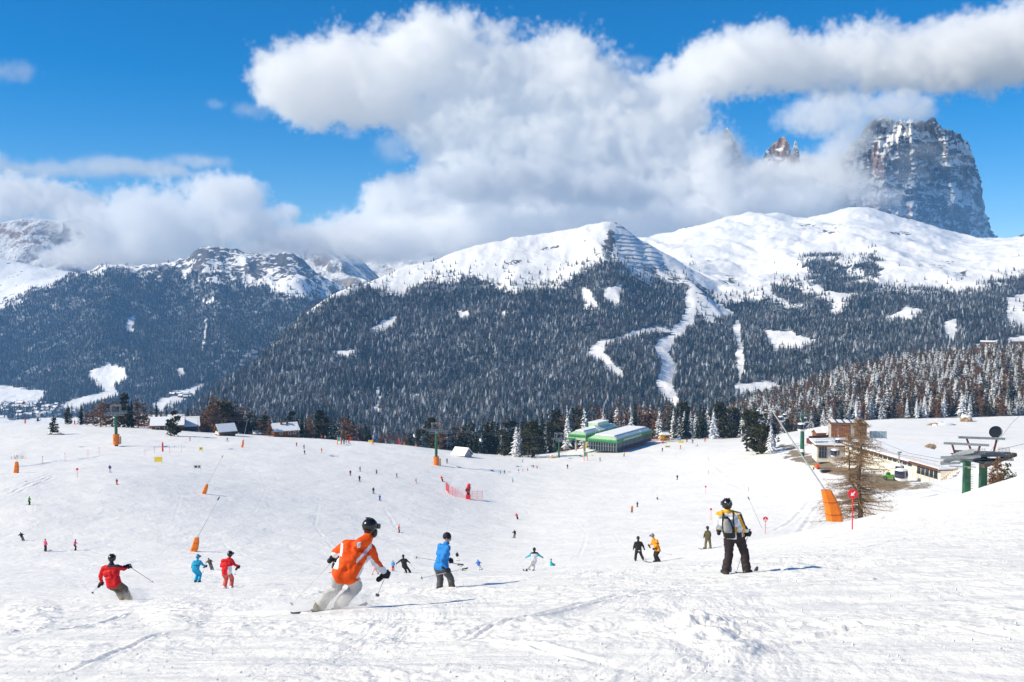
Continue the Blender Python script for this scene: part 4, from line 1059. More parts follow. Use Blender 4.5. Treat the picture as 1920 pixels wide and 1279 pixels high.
# ================================================================== buildings, lifts, fences, signs
def fgp(px, py, D0=900, D1=5200):
    """where the sight line through (px, py) meets the mountains"""
    Ds = np.exp(np.linspace(math.log(D0), math.log(D1), 1400))
    u = (px - PW/2)/FPX; v = (PH/2 - py)/FPX; k = Ds/(cp + v*sp)
    d = (-sp + v*cp)*k - far_z(u*k, Ds)
    i = np.where((d[1:] <= 0) & (d[:-1] > 0))[0]
    D = Ds[i[0] + 1] if len(i) else D1
    p = at(px, py, D); return p
ORANGE = paint('orange_pad', (0.80, 0.20, 0.015), 0.55, 0.3, 0, 0.10, 3)
GREEN = paint('pylon_green', (0.015, 0.11, 0.05), 0.45, 0.4, 0.0, 0.2, 1.5)
STEEL = paint('galvanised_steel', (0.30, 0.33, 0.34), 0.45, 0.5, 0.55, 0.2, 3)
DARKSTEEL = paint('dark_steel', (0.07, 0.075, 0.08), 0.5, 0.4, 0.3, 0.3, 3)
RUST = paint('rust_red_steel', (0.13, 0.035, 0.03), 0.6, 0.3, 0, 0.25, 3)
RED = paint('signal_red', (0.72, 0.025, 0.03), 0.45, 0.4, 0, 0.1, 5)
WHITE = paint('white_paint', (0.80, 0.80, 0.78), 0.5, 0.3, 0, 0.06, 3)
YELLOW = paint('yellow_sheet', (0.80, 0.60, 0.04), 0.55, 0.3, 0, 0.1, 4)
TEAL = paint('teal_sheet', (0.04, 0.45, 0.38), 0.5, 0.3, 0, 0.1, 4)
BLACKP = paint('black_plastic', (0.012, 0.012, 0.014), 0.4, 0.4, 0, 0.3, 8)
GREYP = paint('grey_pole', (0.50, 0.50, 0.48), 0.5, 0.4, 0.1, 0.15, 6)
PINKNET = paint('red_net', (0.75, 0.16, 0.15), 0.7, 0.2, 0, 0.1, 4)
WOODB = paint('brown_boards', (0.16, 0.075, 0.035), 0.8, 0.15, 0, 0.4, 2.2, 0.3)
WOODR = paint('reddish_boards', (0.23, 0.085, 0.03), 0.75, 0.2, 0, 0.3, 1.6, 0.3)
WOODG = paint('weathered_boards', (0.11, 0.085, 0.065), 0.85, 0.1, 0, 0.45, 2.5, 0.3)
PLASTER = paint('cream_plaster', (0.72, 0.68, 0.58), 0.85, 0.1, 0, 0.12, 0.8)
CONCRETE = paint('concrete', (0.42, 0.40, 0.37), 0.85, 0.1, 0, 0.18, 1.2, 0.2)
GLASS = paint('window_glass', (0.025, 0.035, 0.05), 0.12, 0.6, 0, 0.3, 0.7)
ROOFSNOW = paint('roof_snow', (0.86, 0.87, 0.885), 0.7, 0.15, 0, 0.03, 0.6, 0.15)
BGREEN = paint('bright_green_sheet', (0.045, 0.31, 0.075), 0.35, 0.45, 0, 0.1, 1.0)
PALEGREEN = paint('pale_green_sheet', (0.42, 0.60, 0.40), 0.4, 0.4, 0, 0.1, 1.0)
DARKGREEN = paint('dull_green_sheet', (0.05, 0.20, 0.10), 0.4, 0.4, 0, 0.15, 1.0)
VIOLET = paint('tinted_cabin_glass', (0.022, 0.020, 0.045), 0.12, 0.6, 0, 0.3, 1.0)
ROCK = paint('boulder_rock', (0.36, 0.26, 0.17), 0.9, 0.1, 0, 0.35, 1.0, 0.6)
ROCKG = paint('grey_rock', (0.17, 0.16, 0.15), 0.9, 0.1, 0, 0.4, 1.0, 0.6)
BLUEGREY = paint('blue_grey_metal', (0.30, 0.40, 0.45), 0.4, 0.4, 0.3, 0.15, 1.0)
KIOSK = paint('ochre_kiosk', (0.62, 0.30, 0.05), 0.6, 0.3, 0, 0.15, 1.5)

# --- chairlift
ROPE_DIR = Vector((0.97, 0.24, 0)).normalized()
def rope_frame(d): return math.atan2(d.y, d.x)
def lift_pylon(px, D, top_py, label, pad=True, arm=6.5, pole_r=0.62):
    b = gd(px, D); zt = at(px, top_py, D).z; h = zt - b.z
    r = empty('lift_pylon', b, rope_frame(ROPE_DIR), label, 'lift pylon', 'chairlift pylons on the piste')
    m = MB(); m.tube((0, 0, -2.0), (0, 0, h - 1.0), pole_r, pole_r*0.72, 16); m.build('pole', GREEN, r, smooth=False)
    if pad:
        m = MB(); m.tube((0, 0, -0.3), (0, 0, 3.3), pole_r*1.75, pole_r*1.75, 16); m.build('crash_pad', ORANGE, r)
        m = MB(); m.box((pole_r*2.3, -0.2, 1.2), (0.5, 0.25, 2.6)); m.build('padded_board', paint('tan_board', (0.62, 0.36, 0.12), 0.7), r)
    m = MB(); m.box((0, 0, h - 0.85), (0.5, 6.6, 0.45)); m.build('crossarm', STEEL, r)
    for s in (-1, 1):
        m = MB(); m.bar((-arm/2, s*2.9, h - 0.5), (arm/2, s*2.9, h - 0.5), 0.22, 0.32); f = m.build('sheave_beam', STEEL, r)
        for k in range(8):
            x = -arm/2 + 0.3 + (arm - 0.6)*k/7; w = MB(); w.tube((x, s*2.9 - 0.12, h - 0.18), (x, s*2.9 + 0.12, h - 0.18), 0.24, n=10); w.build('sheave_wheel', DARKSTEEL, f)
        m = MB(); m.box((0, s*3.6, h - 1.0), (arm, 0.7, 0.06)); m.bar((-arm/2, s*3.9, h), (arm/2, s*3.9, h), 0.07, 0.07)
        for k in range(5): m.bar((-arm/2 + arm*k/4, s*3.9, h - 1.0), (-arm/2 + arm*k/4, s*3.9, h), 0.06, 0.06)
        m.build('catwalk', STEEL, r)
    m = MB()
    for s in (-1, 1):
        for e in (-1, 1): m.bar((e*1.5, s*1.6, h - 0.7), (e*1.5, s*1.6, h + 2.2), 0.2, 0.2)
        m.bar((-1.7, s*1.6, h + 2.2), (1.7, s*1.6, h + 2.2), 0.2, 0.22)
    for e in (-1, 1): m.bar((e*1.5, -1.6, h + 2.2), (e*1.5, 1.6, h + 2.2), 0.2, 0.2)
    m.build('lifting_frame', STEEL, r)
    return r, b + Vector((0, 0, h))
MOUNDS.append((gd(218, 345).x + 0.5, 345, 4.2, 0.9))
T1, t1 = lift_pylon(218, 345, 772, 'green chairlift pylon with orange pad on a snow heap, left side of the piste')
T2, t2 = lift_pylon(818, 373, 805, 'green chairlift pylon with orange pad in the middle of the piste crest')
T3, t3 = lift_pylon(1048, 444, 822, 'slim green chairlift pylon without pad beside the lift station', False, 5.0, 0.45)
t0 = at(-260, 752, 330); t4 = at(1092, 818, 470)
ROPE = paint('steel_rope', (0.16, 0.16, 0.16), 0.5, 0.3, 0.4)
offv = Vector((-ROPE_DIR.y, ROPE_DIR.x, 0))*2.9
RP = [t0, t1, t2, t3, t4]
for s, w in ((-1, 'nearer'), (1, 'farther')):
    m = MB()
    for a, b in zip(RP[:-1], RP[1:]):
        pts = []
        for k in range(9):
            t = k/8; p = a.lerp(b, t) + offv*s; p.z -= 0.006*(b - a).length*4*t*(1 - t)*0.5 + 0.0; pts.append(p)
        m.path(pts, 0.035, 5)
    tag(m.build('haul_rope', ROPE), w + ' haul rope of the chairlift strung over the three pylons', 'cable', 'chairlift ropes')
def rope_at(px, s):
    """point of rope s in picture column px"""
    for a, b in zip(RP[:-1], RP[1:]):
        A, B = a + offv*s, b + offv*s
        pa, pb = to_px(A.x, A.y, A.z)[0], to_px(B.x, B.y, B.z)[0]
        if pa <= px <= pb:
            t = (px - pa)/(pb - pa); p = A.lerp(B, t); p.z -= 0.006*(b - a).length*2*t*(1 - t); return p
def chair(px, s, label, snow=False):
    p = rope_at(px, s)
    r = empty('lift_chair', p, rope_frame(ROPE_DIR), label, 'lift chair', 'chairs hanging on the chairlift')
    m = MB(); m.path([(0, 0, 0), (0, -0.3*s, -0.5), (0, -0.3*s, -2.4)], 0.06); m.build('hanger', STEEL, r)
    m = MB(); m.box((0, 0, -3.6), (0.62, 3.0, 0.12)); m.build('seat', WHITE if snow else DARKSTEEL, r)
    m = MB(); m.box((-0.34*1, 0, -3.15), (0.10, 3.0, 0.9)); m.build('backrest', WHITE if snow else DARKSTEEL, r)
    m = MB()
    for e in (-1.5, 1.5): m.path([(-0.3, e, -2.4), (0.35, e, -3.2), (0.25, e, -3.6)], 0.05)
    m.bar((0, -1.6, -2.4), (0, 1.6, -2.4), 0.1, 0.1); m.build('side_frame', STEEL, r)
    return r, p
CHAIRS = [chair(68, -1, 'dark empty lift chair at the far left end of the rope'), chair(155, -1, 'dark lift chair carrying riders just left of the snow heap pylon'), chair(362, -1, 'lift chair carrying riders in front of the farmhouse'), chair(547, -1, 'lift chair carrying riders just below the two chimney chalet'),
          chair(775, 1, 'pale empty lift chair just left of the middle pylon', True), chair(893, 1, 'pale empty lift chair before the dark trees by the small shed', True), chair(930, -1, 'lift chair carrying riders in red left of the slim pylon'), chair(1036, -1, 'lift chair with riders right beside the slim green pylon')]

# --- snow lances
def lance(foot, padtop, tip, D, w, label, group='snow lances beside the piste'):
    b = gd(foot[0], D) if foot[1] is None else at(foot[0], foot[1], D)
    t = at(padtop[0], padtop[1], D - 0.3); q = at(tip[0], tip[1], D + 0.5)
    r = empty('snow_lance', b, 0, label, 'snow lance', group)
    v = t - b
    if w:
        m = MB(); rings = []
        for k in range(7):
            u = k/6; c = v*u; ww = w*(1.0 - 0.38*u)*(1 + 0.12*math.sin(u*3.1)); bend = Vector((0.06*w*math.sin(u*math.pi), 0, 0))
            rings.append([c + bend + Vector((ww*math.cos(a)*0.5, ww*0.42*math.sin(a), 0)) for a in [math.pi/4 + math.pi/2*i + e for i in range(4) for e in (-0.25, 0.25)]])
        m.loft(rings); m.build('foot_pad', ORANGE, r)
    if w:
        for u in (.22, .62):
            c = v*u; ww = w*(1.0 - 0.38*u)*(1 + 0.12*math.sin(u*3.1)); q_ = MB()
            rg = lambda e: [c + Vector((0.06*w*math.sin(u*math.pi) + ww*math.cos(a)*0.515, ww*0.435*math.sin(a), e)) for a in [math.pi/4 + math.pi/2*i + e2 for i in range(4) for e2 in (-0.25, 0.25)]]
            q_.loft([rg(-.03), rg(.03)]); q_.build('strap', paint('orange_strap', (.45, .10, .01), .6), r)
    m = MB(); m.tube(v*0.9 if w else Vector((0, 0, -0.4)), q - b, 0.055, 0.035, 8); m.build('lance_pipe', GREYP, r)
    m = MB(); m.tube(q - b, q - b + (q - t).normalized()*0.5, 0.085, 0.07, 8); m.build('nozzle_head', DARKSTEEL, r)
    return r
lance((363, 1034), (369, 1008), (408, 938), gp(363, 1034).y, 0.95, 'orange padded snow lance behind the skier in turquoise')
lance((382, 926), (388, 908), (416, 858), gp(382, 926).y, 0.95, 'orange padded snow lance above the turquoise skier, middle left of the piste')
lance((454, 839), (456, 825), (464, 787), gp(454, 839).y, 0.9, 'orange padded snow lance right of the wooden hut')
lance((30, 887), (31, 866), (32, 857), gp(30, 887).y, 1.1, 'stout orange pad of a snow lance at the left edge')
gl = gd(1566, 63)
lance((1565, 976), (1549, 919), (1429, 742), 62.5, 1.12, 'big orange padded snow lance before the bare larch, its long pipe leaning left')
lance((1431, 992), (1428, 985), (1405, 937), gp(1431, 990, 60).y, 0, 'bare grey lance pipe leaning beside the small red piste sign')

# --- signs and markers
def disc_sign(px, py_foot, D, h, rad, label, arrow=False, half=False):
    b = gd(px, D)
    r = empty('piste_sign', b, 0, label, 'sign', 'red piste signs on poles')
    m = MB(); m.tube((0, 0, -0.4), (0, 0, h - rad*0.6), 0.035, n=8); m.build('pole', RED, r)
    m = MB(); n = 28
    m.tube((0, -0.02, h), (0, 0.02, h), rad, n=n); d = m.build('sign_disc', RED, r)
    if arrow:
        a = MB(); s = rad*0.62; ca, sa = math.cos(R(225)), math.sin(R(225))
        def rot(x, z): return (x*ca - z*sa, x*sa + z*ca)
        shp = [(-0.95, -0.2), (-0.05, -0.2), (-0.05, -0.72), (0.95, 0), (-0.05, 0.72), (-0.05, 0.2), (-0.95, 0.2)]
        f = [(rot(x, z)[0]*s, -0.032, h + rot(x, z)[1]*s) for x, z in shp]; k = [(x, -0.024, z) for x, y, z in f]
        a.add(f + k, [(0, 1, 5, 6), (2, 3, 4), (1, 2, 4, 5)] + [(i, (i + 1) % 7, 7 + (i + 1) % 7, 7 + i) for i in range(7)])
        a.build('arrow', WHITE, d)
    if half:
        a = MB(); a.box((0, -0.026, h - rad*0.42), (rad*1.5, 0.012, rad*0.5)); a.build('white_band', WHITE, d)
        a = MB(); a.box((0, -0.026, h + rad*0.3), (rad*0.16, 0.012, rad*0.6)); a.build('number', WHITE, d)
    return r
disc_sign(1598, 993, 53, 1.95, 0.27, 'round red piste sign with white arrow in front of the bare larch', arrow=True)
disc_sign(1435, 1000, gp(1436, 1001, 60).y, 2.0, 0.34, 'small round red sign with white band beside the grey lance pipe', half=True)
disc_sign(145, 895, gp(145, 896).y, 1.8, 0.26, 'small round red sign on the left side of the piste below the left pylon')
disc_sign(1333, 975, gp(1333, 976).y, 2.2, 0.22, 'faded red piste marker in the middle distance right of the orange clad pair')
disc_sign(1323, 925, gp(1323, 926).y, 2.0, 0.26, 'faded red piste marker farther up behind the one by the olive snowboarder')
def marker(px, py, h, label, mat_=None, rad=0.05):
    b = gp(px, py); r = empty('marker_pole', b, 0, label, 'pole', 'slim marker poles along the piste')
    m = MB(); m.tube((0, 0, -0.3), (0, 0, h), rad, n=6); m.build('pole', mat_ or PINKNET, r)
    m = MB(); m.tube((0, 0, h - 0.25), (0, 0, h + 0.02), rad*1.25, n=6); m.build('cap', BLACKP, r)
for i, (x, y) in enumerate([(80, 872), (122, 864), (272, 856), (290, 850), (318, 850), (340, 848), (186, 852), (165, 857)]):
    marker(x, y, 2.2, 'slim pale red pole in the marker row by the left pylon')
marker(1403, 921, 1.0, 'short dark post above the grey lance pipe', DARKSTEEL)
marker(1328, 864, 1.3, 'short dark post on the snowy bank, farther one', DARKSTEEL); marker(1328, 889, 1.3, 'short dark post on the snowy bank, nearer one', DARKSTEEL)
def padded_post(px, py, h, label, mat_=ORANGE, rad=0.3):
    b = gp(px, py); r = empty('padded_post', b, 0, label, 'post', 'padded posts on the crest')
    m = MB(); m.tube((0, 0, -0.3), (0, 0, h), rad, rad*0.9, 10); m.build('pad', mat_, r)
    m = MB(); m.tube((0, 0, h), (0, 0, h + 0.5), 0.06, n=6); m.build('pipe', STEEL, r)
padded_post(47, 789, 2.3, 'red post on the far left of the crest', RED); padded_post(140, 790, 1.9, 'orange red post between the two left chairs', RED)
padded_post(749, 832, 2.6, 'red post on the crest left of the middle pylon', RED); padded_post(758, 833, 1.1, 'low orange stub beside the red crest post'); padded_post(699, 833, 2.0, 'orange post beside the yellow banner on the crest')
padded_post(780, 831, 1.0, 'low orange stub just left of the middle pylon'); padded_post(305, 847, 3.0, 'red post with pipe standing in the marker row', RED)
def banner(px, py, w, h, label, mat_, legs=0.5, mark=None, legmat=None, rz=0.0):
    b = gp(px, py); r = empty('banner', b, rz, label, 'banner', None)
    m = MB(); m.box((0, 0, legs + h/2), (w, 0.08, h)); p = m.build('sheet', mat_, r)
    for s in (-1, 1):
        m = MB(); m.tube((s*w*0.46, 0.02, -0.3), (s*w*0.46, 0.02, legs + h), 0.07 if legmat is None else 0.16, n=6); m.build('leg', legmat or GREYP, r)
    if mark:
        m = MB()
        for (x, z, a, c) in mark: m.box((x*w, -0.05, legs + h*z), (a*w, 0.02, c*h))
        m.build('print', BLACKP, p)
    return r
banner(297, 868, 2.2, 1.35, 'yellow banner beside the left pylon heap, the larger of two', YELLOW, 0.3)
banner(377, 846, 1.1, 1.1, 'small square yellow board with a black arrow right of the left pylon', YELLOW, 0.3, [(-0.05, 0.55, 0.5, 0.14), (-0.25, 0.5, 0.14, 0.4)])
banner(370, 880, 1.9, 0.9, 'grey framed board with a yellow corner on the left of the piste', GREYP, 0.25, [(-0.2, 0.5, 0.3, 0.5), (0.25, 0.5, 0.15, 0.6)])
banner(636, 834, 1.6, 1.6, 'teal banner on two orange legs by the group of learners', TEAL, 1.6, None, ORANGE)
banner(695, 830, 2.4, 1.0, 'low yellow banner on the crest by the orange post', YELLOW, 0.1)
banner(1098, 864, 1.5, 1.9, 'teal board on red and orange legs in front of the lift station', TEAL, 1.9, [(0, 0.6, 0.4, 0.12)], ORANGE)
banner(1277, 831, 2.6, 1.0, 'pale yellow banner among the people right of the station, upper one', YELLOW, 0.2)
banner(1252, 840, 2.4, 0.9, 'pale yellow banner with dark print right of the station, lower one', paint('pale_yellow', (0.72, 0.70, 0.45), 0.6), 0.2, [(-0.2, 0.5, 0.3, 0.4), (0.2, 0.5, 0.2, 0.4)])
def net_fence(pts, h, label, D=None, dense=1.0):
    """posts and a real net of crossed cords following the snow"""
    P_ = [gp(*p) if len(p) == 2 else gd(p[0], p[2]) for p in pts]
    r = empty('net_fence', P_[0], 0, label, 'net fence', None); O = P_[0]
    m = MB()
    segs = []
    for a, b in zip(P_[:-1], P_[1:]):
        n = max(1, int((b - a).length/2.5)); segs += [a.lerp(b, k/n) for k in range(n)]
    segs.append(P_[-1])
    segs = [Vector((p.x, p.y, gz(p.x, p.y))) for p in segs]
    for p in segs:
        q = MB(); q.tube(p - O - Vector((0, 0, .3)), p - O + Vector((0, 0, h*1.12)), 0.045, n=6); q.build('post', RED, r)
    rows = int(7*dense)
    for k in range(rows):
        z = h*(k + 0.5)/rows
        for a, b in zip(segs[:-1], segs[1:]): m.bar(a - O + Vector((0, 0, z)), b - O + Vector((0, 0, z)), 0.02, 0.05)
    for a, b in zip(segs[:-1], segs[1:]):
        nn = max(2, int((b - a).length/0.45))
        for k in range(nn):
            p = a.lerp(b, k/nn) - O; m.bar(p, p + Vector((0, 0.001, h)), 0.04, 0.02)
    m.build('net', PINKNET, r)
net_fence([(836, 918), (842, 926), (855, 932), (875, 936), (905, 936)], 2.4, 'pale red safety net curving round the red snow gun', dense=0.8)
net_fence([(247, 797), (262, 797), (278, 799), (296, 803)], 1.8, 'red safety net along the crest right of the left pylon', dense=1.4)
net_fence([(1168, 848), (1185, 843), (1205, 836), (1235, 826)], 1.2, 'pale red net along the sunny side of the lift station', dense=0.6)
net_fence([(1058, 846), (1075, 843), (1098, 840)], 1.2, 'pale red net left of the lift station entrance', dense=0.6)
# red fan gun
b = gp(878, 936); r = empty('snow_gun', b, 0, 'red snow gun on a red padded base inside the net', 'snow gun')
m = MB(); m.box((0, 0, 0.45), (1.3, 1.3, 1.5)); m.build('base_pad', RED, r)
m = MB(); m.tube((0, 0, 1.2), (0, 0, 2.2), 0.22, n=8); m.box((0, 0, 1.7), (0.9, 0.5, 0.6)); m.build('mount', BLACKP, r)
m = MB(); m.tube((-0.1, -0.9, 2.7), (0.1, 0.9, 3.1), 0.72, 0.62, 14); m.build('fan_drum', RED, r)
m = MB(); m.tube((-0.1, -0.98, 2.66), (-0.09, -0.9, 2.7), 0.6, 0.66, 14); m.build('fan_grille', WOODG, r)
m = MB(); m.ellip((0.15, 0, 4.0), (0.55, 0.5, 0.45)); m.tube((0.1, 0, 3.3), (0.15, 0, 3.9), 0.1, n=6); m.build('beacon_cover', RED, r)

# --- houses
def house(name, p, rz, L_, W_, hw, hr, label, wall_mats, over=0.7, chimneys=(), windows=(), group=None, thick=0.35, cat='house', door=None):
    """long axis x, gable ends at +-x; ridge along x; windows: (face, u, z, w, h)"""
    r = empty(name, p, rz, label, cat, group)
    lo_m, up_m = wall_mats
    m = MB(); hl = hw*0.45
    m.box((0, 0, (hl - 1.5)/2), (L_, W_, hl + 1.5)); m.build('lower_wall', lo_m, r)
    m = MB(); x, y = L_/2 - 0.003, W_/2 - 0.003
    ring = [(-y, hl), (y, hl), (y, hw), (0, hw + hr), (-y, hw)]
    m.loft([[(-x, a, b_) for a, b_ in ring], [(x, a, b_) for a, b_ in ring]]); m.build('upper_wall', up_m, r)
    X_, Y_ = L_/2 + over, W_/2 + over; dz = hr*over/(W_/2)
    rf = None
    for s in (-1, 1):
        m = MB(); lo_, hi_ = (s*Y_, hw - dz), (0, hw + hr)
        m.loft([[(e, lo_[0], lo_[1] + 0.02), (e, hi_[0], hi_[1] + 0.02), (e, hi_[0], hi_[1] + 0.2), (e, lo_[0], lo_[1] + 0.2)] for e in (-X_, X_)])
        rf = m.build('roof', WOODB, r)
        m = MB(); e0 = X_ - 0.12
        m.loft([[(e, lo_[0]*0.985, lo_[1] + 0.21), (e, hi_[0], hi_[1] + 0.21), (e, hi_[0], hi_[1] + 0.21 + thick), (e, lo_[0]*0.96, lo_[1] + 0.21 + thick*0.8)] for e in (-e0, e0)])
        m.build('roof_snow', ROOFSNOW, rf)
    for (cx, cy_) in chimneys:
        m = MB(); m.box((cx, cy_, hw + hr + 0.1), (0.8, 0.8, 2.4)); m.box((cx, cy_, hw + hr + 1.35), (1.0, 1.0, 0.16)); m.build('chimney', WOODB, r)
    for (face, u, z, w, h) in windows:
        m = MB(); g = MB()
        if face in ('+x', '-x'):
            s = 1 if face == '+x' else -1
            m.box((s*(L_/2 + 0.03), u, z), (0.12, w + 0.24, h + 0.24)); g.box((s*(L_/2 + 0.08), u, z), (0.08, w, h))
        else:
            s = 1 if face == '+y' else -1
            m.box((u, s*(W_/2 + 0.03), z), (w + 0.24, 0.12, h + 0.24)); g.box((u, s*(W_/2 + 0.08), z), (w, 0.08, h))
        f = m.build('window', WHITE, r); g.build('pane', GLASS, f)
    if door:
        m = MB(); m.box((door[0], -(W_/2 + 0.04), 0.9), (1.1, 0.12, 2.1)); m.build('door', WOODR, r)
    return r
p = gd(420, 428); h = house('wooden_hut', p + Vector((0, 2, -0.3)), R(38), 7.0, 5.2, 2.6, 2.3, 'small weathered wooden hut with snowy roof and a white banner, below the larch clump', (WOODG, WOODG), 0.8, (), (), cat='hut')
m = MB(); m.box((-3.56, 0.2, 1.55), (0.06, 4.2, 1.15)); bn = m.build('wall_banner', WHITE, h)
m = MB()
for k in range(7): m.box((-3.60, 1.7 - k*0.5, 1.62), (0.02, 0.32, 0.42))
m.box((-3.60, -1.55, 1.5), (0.02, 0.6, 0.6)); m.build('print', paint('faded_red_print', (0.55, 0.22, 0.22), 0.6), bn)
p = gd(312, 446); house('farmhouse', p + Vector((0, 2, -2.2)), R(15), 13, 9, 5.0, 2.6, 'snow roofed farmhouse with white ground floor behind the lone pine', (PLASTER, WOODB), 1.0, ((-3, 1),), (('-y', -4.0, 3.3, 1.5, 1.4), ('-y', -0.5, 3.3, 1.3, 1.2), ('-x', 0.0, 3.3, 1.2, 1.2), ('-y', -3.5, 0.9, 0.9, 0.8), ('-y', 2.5, 3.3, 1.2, 1.2)))
p = gd(348, 452); house('barn', p + Vector((0, 3, -3.6)), R(20), 8.5, 9, 6.2, 3.0, 'dark barn with thick roof snow at the right end of the farmhouse', (WOODG, WOODG), 1.1, (), (('-y', 0, 3.4, 1.0, 0.9),), cat='barn')
p = gd(531, 462); house('chalet', p + Vector((0, 2, -0.9)), R(28), 11.0, 8.0, 4.4, 2.6, 'brown wooden chalet with two dark chimneys and snow roof on the crest', (WOODR, WOODR), 0.9, ((-1.6, -0.9), (1.2, -0.9)), (('-y', -2.5, 3.0, 1.0, 1.0), ('-y', 1.5, 3.0, 1.0, 1.0), ('-y', 3.8, 3.0, 0.9, 1.0)), door=(0.2,))
p = gd(481, 466); house('hut', p + Vector((0, 6, -2.5)), R(20), 6, 5, 2.8, 1.6, 'little dark hut half hidden left of the chalet', (WOODG, WOODG), 0.6, (), (), cat='hut')
p = gd(870, 424); MOUNDS.append((p.x + 4, p.y - 3, 3.0, 0.8))
house('snow_shed', p + Vector((-1.0, 2, -0.9)), R(-32), 6.5, 5.5, 1.6, 2.2, 'low concrete shed buried in snow right of the middle pylon', (CONCRETE, CONCRETE), 0.5, (), (), thick=0.7, cat='shed')

# --- green valley station: glazed chair garage in front, drive house behind
def ribbed_hall(name, O, rz, L_, W_, z0, h_post, h_band, rise, label, glaze=True, letters=True, run=0):
    """x along the long side, y depth; front short side at x=0"""
    r = empty(name, O, rz, label, 'lift station')
    def rect(z, e): return [(-e, -e, z), (L_ + e, -e, z), (L_ + e, W_ + e, z), (-e, W_ + e, z)]
    zb = z0 + h_post
    if glaze:
        m = MB(); m.box((L_/2, W_/2, z0 + h_post/2 - 0.4), (L_ - 0.5, W_ - 0.5, h_post + 0.8)); m.build('glass_wall', GLASS, r)
        ps = [(x, 0.0) for x in np.arange(0, L_ + .1, 1.5)] + [(0.0, y) for y in np.arange(1.3, W_ + .1, 1.3)] + [(x, W_) for x in np.arange(0, L_ + .1, 3.0)] + [(L_, y) for y in np.arange(1.3, W_ + .1, 2.6)]
        pm = None
        for (x, y) in ps:
            if pm is None:
                m = MB(); m.box((0, 0, z0 + h_post/2 - 0.5), (0.22, 0.22, h_post + 1.0)); q = m.build('post', STEEL, r); pm = q.data
            else: q = link('post', pm, None, r)
            q.location = (x, y, 0)
        m = MB(); m.box((L_/2, -0.03, z0 + h_post*0.45), (L_, 0.1, 0.12)); m.box((-0.03, W_/2, z0 + h_post*0.45), (0.1, W_, 0.12)); m.build('rail', STEEL, r)
    else:
        m = MB(); m.box((L_/2, W_/2, z0 + h_post/2), (L_, W_, h_post)); m.build('wall', PALEGREEN, r)
    # bulging band of ribbed sheet
    prof = [(0.0, 0.0), (0.34, 0.25), (0.42, 0.6), (0.30, 0.9), (0.0, 1.0)]
    m = MB(); m.loft([rect(zb + z*h_band, e + 0.05) for e, z in prof]); bd = m.build('green_band', BGREEN, r, smooth=False)
    m = MB()
    nb = int(W_/0.95)
    for k in range(nb):
        y = (k + 0.5)*W_/nb
        m.tube((-0.40, y, zb + 0.15), (-0.44, y, zb + 0.75*h_band), 0.16, 0.2, 6)
    for k in range(int(L_/1.3)): m.tube((k*1.3 + 0.6, -0.40, zb + 0.12), (k*1.3 + 0.6, -0.42, zb + 0.75*h_band), 0.16, 0.2, 6)
    m.build('rib', DARKGREEN, bd)
    zt = zb + h_band
    ins = 2.0
    m = MB(); m.loft([rect(zt, 0.2), rect(zt + rise, -ins)]); m.build('sloped_eave', PALEGREEN, r)
    m = MB(); m.loft([rect(zt + rise + 0.003, -ins - 0.1), rect(zt + rise + 0.35, -ins - 0.2)]); m.build('roof_snow', ROOFSNOW, r)
    # slabs of snow still lying on the slopes of the eave
    m = MB()
    for (xa, xb) in ((1.5, L_*0.33), (L_*0.34, L_*0.68), (L_*0.7, L_ - 1.5)):
        m.loft([[(xa, 0.35, zt + 0.32), (xb, 0.5, zt + 0.4), (xb, ins*0.62, zt + rise*0.66 + 0.22), (xa, ins*0.62, zt + rise*0.66 + 0.22)], [(xa, 0.35, zt + 0.5), (xb, 0.5, zt + 0.56), (xb, ins*0.62, zt + rise*0.66 + 0.42), (xa, ins*0.62, zt + rise*0.66 + 0.42)]])
    m.build('eave_snow', ROOFSNOW, r)
    if letters:
        m = MB(); m.box((L_*0.42, -0.52, zb + 0.55*h_band), (L_*0.5, 0.06, 0.55*h_band)); pn = m.build('name_panel', PALEGREEN, bd)
    return r
A = Vector((47.6, 452, -69.0)); DIRL = Vector((21, 35, 0)).normalized(); rzA = math.atan2(DIRL.y, DIRL.x)
ribbed_hall('chair_garage', A, rzA, 41, 14, 0.0, 2.9, 1.5, 1.5, 'long green lift station hall with glazed sides and snow covered roof')
B0 = A + Vector((-DIRL.y, DIRL.x, 0))*16.2 + DIRL*1.0 + Vector((0, 0, 0.3))
dh = ribbed_hall('drive_house', B0, rzA, 36, 8.5, 2.6, 1.4, 1.3, 1.3, 'raised green drive house with banner on its roof behind the glazed hall', glaze=False, letters=False)
m = MB(); m.tube((-2.2, 6.2, 2.9), (-2.2, 6.2, 3.5), 1.9, n=20); m.build('bullwheel', BGREEN, dh)
for (x, y) in ((3, 2), (3, 6.5), (20, 2), (20, 6.5)):
    m = MB(); m.tube((x, y, -3), (x, y, 2.62), 0.5, n=10); m.build('pillar', CONCRETE, dh)
m = MB(); m.loft([[(15, 0.1, 5.5), (31, 0.1, 5.5), (31, 3.4, 7.5), (15, 3.4, 7.5)], [(15, -0.2, 5.7), (31, -0.2, 5.7), (31, 3.2, 7.8), (15, 3.2, 7.8)]]); rb = m.build('roof_banner', WHITE, dh)
m = MB(); rl = random.Random(5)
for k in range(13):
    x0 = 16.5 + k*1.05; hh = rl.choice([0.9, 0.9, 0.6]); c = Vector((x0, 1.0 + (0.6 if k % 5 == 4 else 0), 6.55))
    m.box((x0, 1.35, 6.66), (0.55, hh, 0.16), M=Matrix.Rotation(R(32), 3, 'X'))
m.build('print', GREYP, rb)
m = MB(); m.box((24, 5, 7.6), (12, 5.0, 2.0)); m.build('roof_housing', PALEGREEN, dh); m = MB(); m.box((24, 5, 8.8), (12.2, 5.2, 0.4)); m.build('housing_snow', ROOFSNOW, dh)
